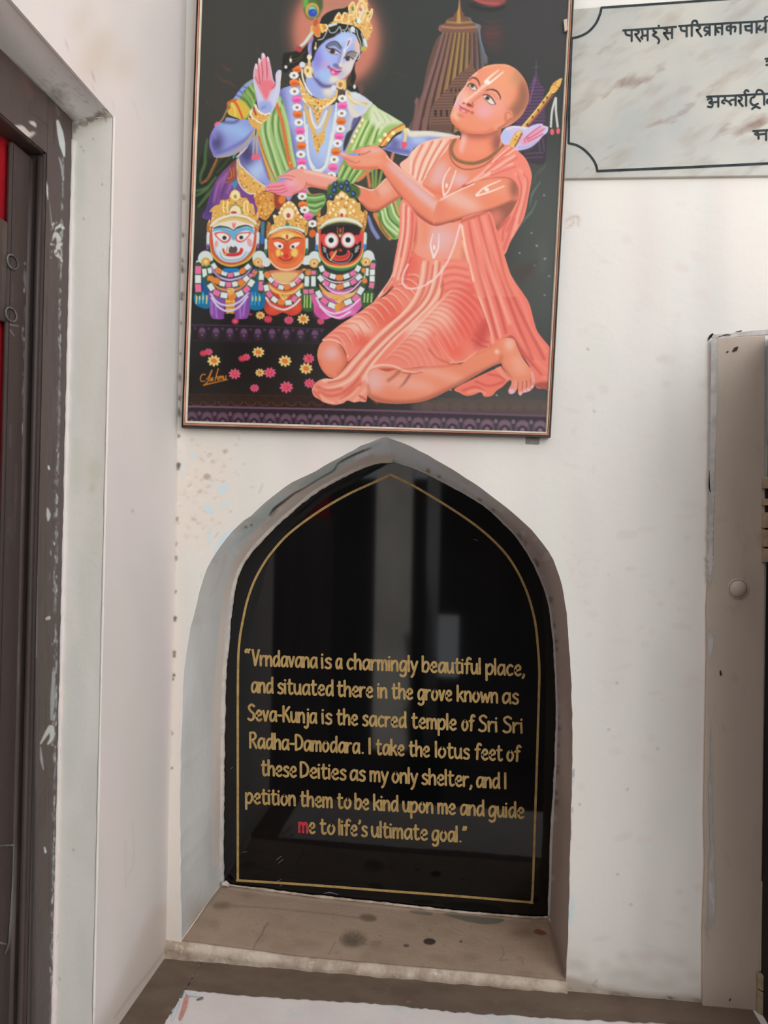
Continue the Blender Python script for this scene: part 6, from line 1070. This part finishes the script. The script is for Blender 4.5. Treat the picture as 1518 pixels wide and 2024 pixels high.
for p, w_, c_ in (("114 240 119 262 123 285 127 308", [6, 12, 12, 4], PLE), ("117 312 122 330 124 350", [3, 5, 2], GRY), ("110 452 120 446 126 452", [3, 7, 5], PLE), ("104 474 110 462 118 480 112 500 122 512", [3, 8, 12, 10, 3], (198, 198, 190)), ("88 346 92 370 95 396", [2, 6, 1], (206, 200, 194)), ("98 400 102 440 106 452", [1, 2, 3], GRY), ("30 250 42 254 56 266 68 262", [4, 13, 12, 4], (208, 198, 192)), ("60 242 66 244 70 249", [5, 9, 5], (208, 198, 192)), ("66 284 74 290", [4, 3], (190, 186, 180)), ("94 1006 96 1018 95 1030", [4, 9, 3], (186, 188, 184)), ("92 1223 97 1221", [5, 7], (190, 188, 180)), ("80 1470 92 1450 101 1438 103 1456 94 1472", [3, 8, 11, 9, 3], (190, 192, 184)), ("80 1476 82 1500 86 1522", [2, 6, 2], GRY), ("88 1675 90 1684", [3, 5], PLE), ("96 922 97 927", [4, 4], PLE), ("106 1330 104 1380 102 1424", [6, 9, 5], GRY), ("108 200 116 226", [3, 6], (110, 96, 90)), ("40 130 60 190", [10, 16], (96, 76, 70))):
    pd.S(pts(p).ravel().tolist(), w_, c_, .8, .92)
for i in range(40): pd.E(rg.uniform(100, 126), rg.uniform(440, 520), rg.uniform(1, 3), rg.uniform(1, 4), rg.choice([(80, 70, 66), (206, 206, 198), (150, 150, 144)]), rg.uniform(0, 90), .6, .8)
pd.S("70 400 66 470 64 560 62 640", [2, 9, 8, 3], (148, 154, 154), 1.2, .85)
for i in range(300): v = rg.uniform(520, 1500); pd.E(rg.choice([60-(v-500)*.004, 49-(v-500)*.004])+rg.gauss(0, 2), v, rg.uniform(.6, 2.4), rg.uniform(2, 16), rg.choice([(126, 128, 126), (150, 152, 150), (104, 104, 102)]), 0, .8, rg.uniform(.25, .7))  # pale flecks along the two beads: scuffs together with painted highlights
pd.S("50 1160 46 1260 47 1360 44 1420", [4, 9, 8, 3], (112, 114, 110), 2, .7); pd.S("75 560 74 900 72 1300", 2, (132, 134, 130), .8, .7); pd.S("71 300 70 900 66 1600 60 2040", 4, (32, 27, 26), 1, .8)
pd.SS("0 640 12 640 38 645|20 652 28 664", [3, 4, 2], (134, 130, 124), 1, .7)
PD = pd.result(); dc = lambda q: lin(np.clip(sample(PD, -30, -20, q), 0, 255)); M_OLD = ink_material('old_door_paint', .5, .35, (60, .25))
inked_multi('post_face', [gridYZ(XF+.0008, y75+.002, YE-.003, zl-.3, ZT-.006, 50, 1300)], dc, M_OLD).parent = d1
inked_multi('lintel_face', [gridYZ(XF+.0006, -1.3, y75+.002, zlow+.002, ZT-.006, 300, 80)], dc, M_OLD).parent = d1
inked_multi('stile_face', [gridYZ(XG+.0006, y12+.002, y68-.002, zl-.3, zlow-.008, 50, 1300)], dc, M_OLD).parent = leaf
def scuffs(mb, path, n, w, seed, f, jit=1.6):
    rg = random.Random(seed); q = resample(pts(path), n+1)
    for i in range(n):
        if rg.random() < .28: continue
        a, b = q[i], q[i+1]; o = rg.uniform(-jit, jit); s = rg.uniform(.4, 1.25)*w
        ribbon(mb, [a+[o, 0], (a+b)/2+[o+rg.uniform(-.5, .5), 0], b+[o, 0]], [s*.3, s, s*.3], f)
# cloth behind the leaf
rows = []
for z in np.linspace(.05, zlow+.02, 40):
    rows.append([(XG-.0125+.0025*math.sin(y*46+z*1.5), y, z) for y in np.linspace(-1.45, y68, 60)])
mb = MB(); mb.grid(rows); cl = mb.build('red_curtain', M_CURT, smooth=True); s_ = cl.modifiers.new('thick', 'SOLIDIFY'); s_.thickness = .002
tag(cl, 'red cloth hanging behind the dark brown door leaf at the left edge', 'curtain')

# ================================================================ cupboard door on the right (taupe painted jamb with hinges)
d2 = root('door_2', 'taupe painted wooden door jamb with hinges at the right edge')
yj = -.007
jo = pts("1417 668 1540 662 1540 1100 1536 1400 1531 1700 1524 1930 1520 2060 1387 2060 1389 1984 1389 1838 1394 1700 1392 1615 1395 1437 1398 1274 1397 1200 1400 1148 1410 1104 1412 985 1414 867")
jo[1:7, 0] = [1513, 1513, 1510, 1507, 1501, 1497]
mb = MB(); mb.slab([onY(u, v, yj) for u, v in jo], [onY(u, v, yj)*[1, 0, 1]+[0, .03, 0] for u, v in jo]); jamb = mb.build('jamb', M_TAUPE, d2, bevel=.0015)
fj = lambda u, v: onY(u, v, yj-.0012)
mb = MB(); scuffs(mb, "1413 674 1412 760 1409 860 1408 900", 12, 12, 21, fj, .6); scuffs(mb, "1408 900 1406 1000 1404 1100 1402 1150", 18, 14, 22, fj, 1.5); ribbon(mb, pts("1412 672 1411 780 1408 900 1406 1010 1404 1120 1402 1150"), [12, 13, 11, 9, 8, 2], fj)
ribbon(mb, pts("1402 1244 1404 1262 1404 1280 1402 1302"), [3, 12, 10, 3], fj); ribbon(mb, pts("1406 1430 1405 1470 1406 1520 1404 1560 1406 1640 1408 1700"), [1, 3, 4, 7, 6, 8], fj); ribbon(mb, pts("1406 1696 1407 1740 1406 1800 1404 1834"), [8, 13, 13, 12], fj)
ribbon(mb, pts("1408 664 1430 664 1460 661 1490 658 1520 656"), [6, 8, 8, 9, 10], lambda u, v: onY(u, v, -.0015)); mb.build('pale_filler', mat('filler', (196, 189, 184), .85, .15, [(60, (1, 1, .5), (172, 166, 160), .4, .6)], [(90, .3)]), d2)
mb = MB(); ribbon(mb, pts("1400 672 1405 664 1409 660"), [2, 5, 3], lambda u, v: onY(u, v, -.002)); ribbon(mb, pts("1420 666 1434 662 1444 662"), [1, 2, 1], lambda u, v: onY(u, v, -.0022)); ribbon(mb, pts("1454 656 1466 654"), [1, 2], lambda u, v: onY(u, v, -.0022)); ribbon(mb, pts("1402 930 1402 960 1404 972"), [1, 3, 2], fj); mb.build('gap_line', M_CRACK, d2)
mb = MB(); ribbon(mb, pts("1449 694 1454 690 1458 686"), [3, 8, 3], fj); ribbon(mb, pts("1437 696 1439 695"), [3, 3], fj); ribbon(mb, pts("1424 1326 1425 1334"), [3, 4], fj); ribbon(mb, pts("1444 1974 1442 1978"), [2, 3], fj); mb.build('chip', M_SPOT, d2)
c = onY(1459, 1164, yj); R_ = .0132; mb = MB(); rows = []
for k in range(9):
    a = k/8*math.pi/2; rows.append([(c[0]+R_*math.cos(a)*math.cos(t), c[1]-R_*.75*math.sin(a)+.001, c[2]+R_*math.cos(a)*math.sin(t)) for t in np.linspace(0, 2*math.pi, 29)])
mb.grid(rows); mb.build('bolt_head', M_TAUPE, d2, smooth=True)
mb = MB(); mb.tube([(c[0]+R_*1.08*math.cos(t), c[1]-.0004, c[2]+R_*1.08*math.sin(t)) for t in np.linspace(0, 2*math.pi, 29)], .0014, 6, False); mb.build('bolt_rim', M_TAUPE, d2, smooth=True)
def hinge(vs, u):
    h = bpy.data.objects.new('hinge', None); COL.objects.link(h); h.parent = d2; h.empty_display_size = .03
    for v0, v1 in vs:
        a = onY(u, v0, -.008); b = onY(u-(v1-v0)*.018, v1, -.008); mb = MB(); mb.tube([a, a*.97+b*.03, a*.03+b*.97, b], [.0085, .0098, .0098, .0085], 14); mb.build('knuckle', M_HINGE, h, smooth=False)
    a, b = onY(u, vs[0][0]+4, -.006), onY(u, vs[-1][1]-2, -.006); mb = MB(); mb.tube([a, b], .0055, 8); mb.build('pin', M_DARK, h)
    return h
hinge(((943, 966), (986, 999), (1013, 1044), (1047, 1081), (1084, 1111)), 1519)
hinge(((1922, 1952), (1955, 2000), (2003, 2040)), 1508)
xl_ = onY(1514, 1100, -.004)[0]; zt_ = onY(1514, 668, 0)[2]
mb = MB(); mb.box((xl_, -.32, .35), (xl_+.034, -.004, zt_)); mb.build('leaf', M_DARK, d2, bevel=.002)
for z0, z1 in ((.42, .95), (1.0, zt_-.07)):
    mb = MB(); mb.box((xl_-.004, -.27, z0), (xl_+.002, -.06, z1)); mb.build('leaf_panel', M_DARK, d2, bevel=.003)
mb = MB(); mb.tube([onY(1506, 1742, -.006), onY(1504, 1800, -.006), onY(1503, 1918, -.006)], [.0016, .0022, .002], 8); mb.build('worn_edge', mat('bare_edge', (196, 184, 160), .7, .2, [(60, (1, 1, .3), (170, 158, 136), .4, .6)]), d2)
mb = MB(); ribbon(mb, pts("1516 684 1517 720 1516 760 1517 800 1516 880"), [3, 4, 2, 4, 2], lambda u, v: onY(u, v, -.0042)); mb.build('worn_edge', M_GREYP, d2)

# ================================================================ white marble tablet, cut off by the right edge
mt = thing('marble_tablet', 'white veined marble tablet with black border and Hindi lettering beside the framed print', 'plaque', tuple(onY(1300, 350, 0)))
def par(o, p): o.parent = p; o.matrix_parent_inverse = Matrix.Translation(-Vector(p.location)); return o
mq = pts("1108 20 1190 13 1500 -9 2200 -54 2200 341 1518 347 1300 350 1106 353")
ym = -.006
mb = MB(); mb.slab([onY(u, v, ym) for u, v in mq], [onY(u, v, ym)*[1, 0, 1] for u, v in mq]); par(mb.build('slab', M_MARBLE, bevel=.0012), mt)
fm = lambda u, v: onY(u, v, ym-.0005)
mb = MB()
ribbon(mb, pts("1189 15 1350 4 1518 -8 2150 -52"), 4.6, fm, False); ribbon(mb, pts("1189 15 1186 28 1178 46 1164 62 1148 71 1130 76"), 4.6, fm); ribbon(mb, pts("1130 76 1126 180 1124 283"), 4.6, fm, False)
ribbon(mb, pts("1124 283 1140 287 1156 297 1170 312 1178 326 1181 339"), 4.6, fm); ribbon(mb, pts("1181 338 1350 331 1518 323 2150 294"), 5, fm, False)
par(mb.build('border_line', M_MLINE), mt)
def dev(items, w=3.9):
    mb = MB()
    for p in items.split('|'):
        q = pts(p)/3.632+[1100, 0]; ribbon(mb, q, w, fm, True, 4)
    par(mb.build('lettering', M_MLINE), mt)
dev("478 218 860 192|495 215 500 245 530 255|540 213 540 295|562 213 592 225 578 245 565 245 603 296|655 208 655 290|615 212 620 256|655 250 620 258 608 268 618 278|700 205 698 222 718 232 692 250 722 268 738 290 730 310|733 182 736 188|770 202 796 216 782 236 770 236 803 282|785 238 830 234|830 196 830 274"
    "|880 186 1540 148|892 186 897 216 925 222|935 182 935 262|972 180 972 258|972 180 980 152 1005 150 1015 178|1003 178 1032 194 1016 214 1006 214 1042 262|1100 174 1100 252|1100 200 1070 194 1064 218 1100 226|1100 226 1068 252|1142 171 1142 250|1190 168 1190 246|1190 200 1160 198 1150 214 1166 232|1252 166 1252 244|1252 190 1226 190 1226 214 1252 216|1252 196 1284 192 1282 226|1322 162 1322 240|1402 158 1402 236|1352 188 1392 184|1362 186 1362 214 1402 218|1438 156 1438 234|1462 182 1452 206 1476 212 1490 196|1502 152 1502 230|1502 152 1496 128 1514 118")
dev("1080 694 1300 684 1700 662|1085 714 1108 704 1116 722 1096 736 1120 746 1114 768 1086 764|1106 738 1160 730|1162 692 1162 766|1206 742 1190 734 1194 722 1212 720 1236 728|1210 690 1210 720|1286 686 1286 756|1286 714 1256 718 1242 736 1256 752|1308 688 1332 704 1320 722 1306 722 1338 762|1362 682 1362 760|1362 682 1350 662 1364 646 1380 656|1422 680 1422 694 1400 704 1394 734 1416 754 1448 744|1426 766 1404 782|1428 762 1462 776|1492 676 1492 752|1492 676 1472 650 1446 646 1434 668|1516 712 1512 736 1536 740 1552 726|1562 670 1562 750", 4.0)
dev("1500 422 1620 414|1508 440 1532 434 1534 458 1506 466|1560 418 1560 480|1600 418 1600 478")
dev("1412 940 1640 926|1420 940 1446 950 1436 964 1424 960|1436 966 1504 960|1450 968 1452 996|1506 934 1506 1006|1540 932 1540 1002|1590 930 1590 1000|1545 966 1590 962")

# ================================================================ black granite plaque in the niche
gp = thing('granite_plaque', 'black polished pointed-arch plaque with gold lettering set in the niche', 'plaque', tuple(onY(765, 1790, YN)))
ol = [f0(*p, YN) for p in list(iL[::-1])[:-1]]+[f0(*p, YN) for p in iR]
bt = [f0(*p, YN) for p in resample(BOTB, 30)[::-1][1:-1]]
ol = ol+bt
mb = MB(); mb.slab(ol, [p+np.array([0, .02, 0]) for p in ol]); par(mb.build('slab', M_BLACKG), gp)
fgp = lambda u, v: onY(u, v, YN-.0006)
GL = "771 938 740 953 688 977 630 1011 572 1054 537 1092 519 1118 502 1150 488 1190 478 1237 474 1262 471 1300 470 1385 470 1559 470 1741"
GR = "771 938 815 959 893 1006 951 1047 995 1089 1023 1130 1042 1172 1053 1208 1059 1238 1063 1276 1066 1323 1065 1378 1061 1516 1058 1603 1053 1757 1050 1785"
mb = MB(); ribbon(mb, pts(GL), 4.6, fgp); ribbon(mb, pts(GR), 4.6, fgp); ribbon(mb, pts("468 1740 610 1749 780 1762 914 1772 1053 1784"), 4.8, fgp); par(mb.build('border_line', M_GOLD), gp)
BOWL = ".54 .9 .32 1 .12 .82 .04 .42 .14 .04 .34 .1 .54 .52"
BOWB = ".04 .66 .28 1 .5 .84 .53 .4 .34 .02 .04 .1"
GLY = {
 'a': (.6, [BOWL, ".56 1 .55 .45 .62 0"]), 'b': (.56, ["0 1.55 .03 .02", BOWB]), 'c': (.5, [".5 .86 .3 1 .08 .74 .05 .32 .24 0 .5 .14"]), 'd': (.6, [BOWL, ".54 1.55 .55 .4 .6 0"]),
 'e': (.52, [".06 .46 .3 .52 .48 .66 .42 .94 .22 .98 .05 .62 .08 .22 .28 0 .52 .14"]), 'f': (.42, [".52 1.42 .34 1.56 .2 1.3 .2 .6 .18 0", "0 .95 .42 1"]), 'g': (.6, [BOWL, ".56 1 .55 .2 .5 -.36 .26 -.52 .06 -.38"]),
 'h': (.52, ["0 1.55 .03 0", ".04 .62 .26 .96 .46 .8 .5 0"]), 'i': (.08, ["0 1 .04 0", ".01 1.3 .03 1.36"]), 'j': (.2, [".18 1 .2 .2 .16 -.36 .02 -.5 -.12 -.4", ".17 1.3 .19 1.36"]), 'k': (.5, ["0 1.55 .03 0", ".46 .98 .05 .46", ".18 .56 .36 .3 .52 0"]),
 'l': (.06, ["0 1.55 .03 0"]), 'm': (.78, ["0 1 .03 0", ".03 .66 .2 .98 .36 .82 .38 0", ".38 .66 .56 .98 .72 .82 .76 0"]), 'n': (.52, ["0 1 .03 0", ".03 .64 .26 .98 .46 .8 .5 0"]), 'o': (.56, [".3 1 .08 .74 .05 .3 .26 0 .5 .28 .52 .72 .3 1"]),
 'p': (.56, ["0 1 .02 .2 .04 -.6", BOWB]), 'r': (.38, ["0 1 .03 0", ".03 .62 .2 .94 .4 .94"]), 's': (.44, [".44 .86 .26 1 .06 .82 .18 .58 .4 .4 .4 .1 .2 0 .02 .1"]), 't': (.44, [".16 1.42 .15 .5 .2 .1 .32 0 .46 .12", "0 1 .42 1.03"]),
 'u': (.54, ["0 1 .02 .36 .16 .02 .36 .14 .48 .5", ".48 1 .48 .4 .54 0"]), 'v': (.46, ["0 1 .22 0", ".22 0 .46 1"]), 'w': (.76, ["0 1 .16 0", ".16 0 .38 .82", ".38 .82 .56 0", ".56 0 .78 1"]), 'y': (.5, ["0 1 .24 .12", ".52 1 .36 .4 .2 -.3 .04 -.56"]),
 'V': (.6, ["0 1.55 .26 0", ".26 0 .6 1.55"]), 'S': (.58, [".58 1.38 .34 1.56 .08 1.32 .2 .96 .52 .64 .5 .16 .24 0 .02 .14"]), 'K': (.58, ["0 1.55 .03 0", ".56 1.5 .05 .76", ".16 .86 .38 .5 .6 0"]), 'R': (.58, ["0 1.5 .03 0", "0 1.5 .36 1.52 .52 1.2 .36 .88 .05 .78", ".2 .8 .42 .4 .6 0"]),
 'D': (.62, ["0 1.52 .03 0", "0 1.52 .34 1.44 .6 .96 .5 .3 .03 .02"]), 'I': (.06, ["0 1.55 .03 0"]), ',': (.12, [".1 .12 .1 -.04 0 -.26"]), '.': (.2, [".13 .04 .17 .06"]), '-': (.34, ["0 .6 .34 .6"]), '\u2019': (.12, [".1 1.55 .1 1.4 .02 1.22"]), '\u201c': (.3, [".1 1.58 .0 1.44 .02 1.26", ".28 1.58 .18 1.44 .2 1.26"]), '\u201d': (.3, [".1 1.55 .1 1.4 .02 1.22", ".28 1.55 .28 1.4 .2 1.22"])}
STRAIGHT = set('viwkKVI')
LINES = [((499, 1317), (1026, 1337), [('\u201c', 483, 496), ('Vrndavana', 497, 628), ('is', 634, 656), ('a', 662, 677), ('charmingly', 684, 826), ('beautiful', 833, 951), ('place,', 959, 1038)]),
 ((495, 1370), (1026, 1393), [('and', 495, 541), ('situated', 547, 660), ('there', 665, 738), ('in', 745, 766), ('the', 773, 817), ('grove', 824, 894), ('known', 902, 985), ('as', 991, 1026)]),
 ((488, 1425), (1034, 1451), [('Seva-Kunja', 488, 627), ('is', 635, 657), ('the', 664, 708), ('sacred', 715, 804), ('temple', 812, 903), ('of', 911, 938), ('Sri', 944, 984), ('Sri', 992, 1034)]),
 ((492, 1480), (1030, 1507), [('Radha-Damodara.', 492, 720), ('I', 728, 734), ('take', 742, 800), ('the', 807, 850), ('lotus', 859, 929), ('feet', 937, 994), ('of', 1000, 1029)]),
 ((516, 1534), (1003, 1561), [('these', 515, 587), ('Deities', 592, 685), ('as', 690, 723), ('my', 730, 768), ('only', 773, 826), ('shelter,', 832, 934), ('and', 940, 989), ('I', 996, 1002)]),
 ((484, 1589), (1036, 1619), [('petition', 484, 585), ('them', 592, 658), ('to', 665, 695), ('be', 700, 730), ('kind', 737, 788), ('upon', 795, 857), ('me', 864, 901), ('and', 908, 958), ('guide', 964, 1037)]),
 ((589, 1647), (923, 1667), [('me', 589, 624), ('to', 631, 663), ('life\u2019s', 668, 727), ('ultimate', 733, 846), ('goal.\u201d', 852, 923)])]
XH, GAP = 21.0, .17
rl = random.Random(4)
for (xa, ya), (xb, yb_), words in LINES:
    mb = MB(); red = MB()
    for wd, u0, u1 in words:
        wid = sum(GLY[c_][0] for c_ in wd)+GAP*(len(wd)-1)
        sc = (u1-u0-4.2)/wid if len(wd) > 1 or wd in 'a\u201c' else XH
        x = u0+2.1
        for c_ in wd:
            gw, st = GLY[c_]
            for s_ in st:
                g = np.array([float(v) for v in s_.split()]).reshape(-1, 2)
                uu = x+g[:, 0]*sc; vv = ya+(uu-xa)*(yb_-ya)/(xb-xa)-2.0-g[:, 1]*(XH-1.2)
                uu = uu-g[:, 1]*XH*-.012
                tgt = red if wd == 'me' and c_ == 'm' and ya > 1640 else mb
                ribbon(tgt, np.stack([uu, vv], 1), 4.7, fgp, c_ not in STRAIGHT or len(g) > 2, 4)
            x += (gw+GAP)*sc
    par(mb.build('text_line', M_GOLD), gp)
    if red.v: ro = par(red.build('red_letter', M_RED), gp); ro['label'] = 'letter m coloured over in red'
for p in ("546 1700 556 1692", "550 1706 560 1698", "548 1742 556 1738", "553 1752 557 1748", "1026 1070 1034 1066", "936 1066 944 1068", "480 1685 488 1683", "456 1520 460 1516", "640 1766 652 1764 668 1768"):
    mb = MB(); ribbon(mb, pts(p), [1, 2.4, 1], fgp); par(mb.build('scratch', M_SCR), gp)

# ================================================================ framed devotional print
TILT = math.tan(math.radians(1.0))
zbot = onY(725, 856, -.012)[2]
pn = unit(np.array([0, 1., TILT])); pp = np.array([0, -.012, zbot])
OQ = np.array([[393.6, -80], [1137.2, -58], [1087.8, 865.2], [360.7, 846]]); IQ = np.array([[402.4, -66], [1126, -46], [1077.8, 853.6], [370.4, 832]])
fo = lambda u, v, h=0.: onP(u, v, pp, pn)-pn*h
fr_ = thing('framed_print', 'large framed religious print of a blue crowned figure and a kneeling man above the niche', 'picture', tuple(onY(725, 866, 0)))
def ringband(name, prof, m):
    mb = MB(); rows = []
    for t, h in prof: rows.append([fo(*((1-t)*OQ[k]+t*IQ[k]), h) for k in (0, 1, 2, 3, 0)])
    mb.grid(rows); o = par(mb.build(name, m), fr_); return o
ringband('outer_frame', [(0, -.009), (0, .004), (.06, .006), (.24, .006), (.30, .0025), (.30, -.01)], M_FBLK)
ringband('rose_moulding', [(.29, .001), (.31, .0045), (.42, .006), (.55, .0045), (.64, .0015)], M_FROSE)
ringband('cream_bead', [(.62, .001), (.66, .0036), (.76, .0042), (.9, .003), (1.0, .0002), (1.0, -.004)], M_FCREAM)
mb = MB(); qf = [fo(*p, -.004) for p in (OQ*.9+IQ*.1)]; qb = [fo(*p, -.009) for p in (OQ*.9+IQ*.1)]; mb.slab(qf, qb); par(mb.build('backing_board', M_FBLK), fr_)
mb = MB(); ca = [fo(*p, .0055) for p in pts("1113 43 1120 41 1121 63 1115 66")]; mb.slab(ca, [p+pn*.004 for p in ca]); par(mb.build('retaining_clip', M_TAUPE, bevel=.0006), fr_)
pt = Painter(355, -84, 1131, 872)
paint_ground(pt); paint_blue_figure(pt); paint_kneeling_arms(pt); paint_deities(pt); paint_kneeling_body(pt); paint_black_crown(pt)
ART = pt.result(); gm = ART.mean(2, keepdims=True); ART = (gm+(ART-gm)*1.04-118)*1.06+114
NU, NV = 740, 900
s = np.linspace(0, 1, NU)[None, :, None]; t = np.linspace(0, 1, NV)[:, None, None]
UV = (IQ[0]*(1-s)+IQ[1]*s)*(1-t)+(IQ[3]*(1-s)+IQ[2]*s)*t
UV = UV.reshape(-1, 2)
# ray through every point, met with the print's plane (vectorised onP)
cv = np.stack([(UV[:, 0]-759)/FPX, (UV[:, 1]-1012)/FPX, np.ones(len(UV))], 1)
dw = np.stack([cv@X_, cv@N_, -(cv@G_)], 1)
PW = CAM+dw*((pp-CAM).dot(pn)/(dw@pn))[:, None]
CL = lin(np.clip(sample(ART, 355, -84, UV), 0, 255))*PRINT_GAIN
inked('print', PW, NU, NV, CL, ink_material('printed_paper', .28, .3), fr_, fr_.location)

# scrap of tape under the frame
tq = pts("1041 866 1067 867 1066 878 1040 877"); mb = MB(); mb.slab([onY(u, v, -.002) for u, v in tq], [onY(u, v, -.0002) for u, v in tq]); tp = mb.build('tape_scrap', M_TAPE)
tag(tp, 'small grey scrap of tape on the wall under the right end of the framed print', 'tape')
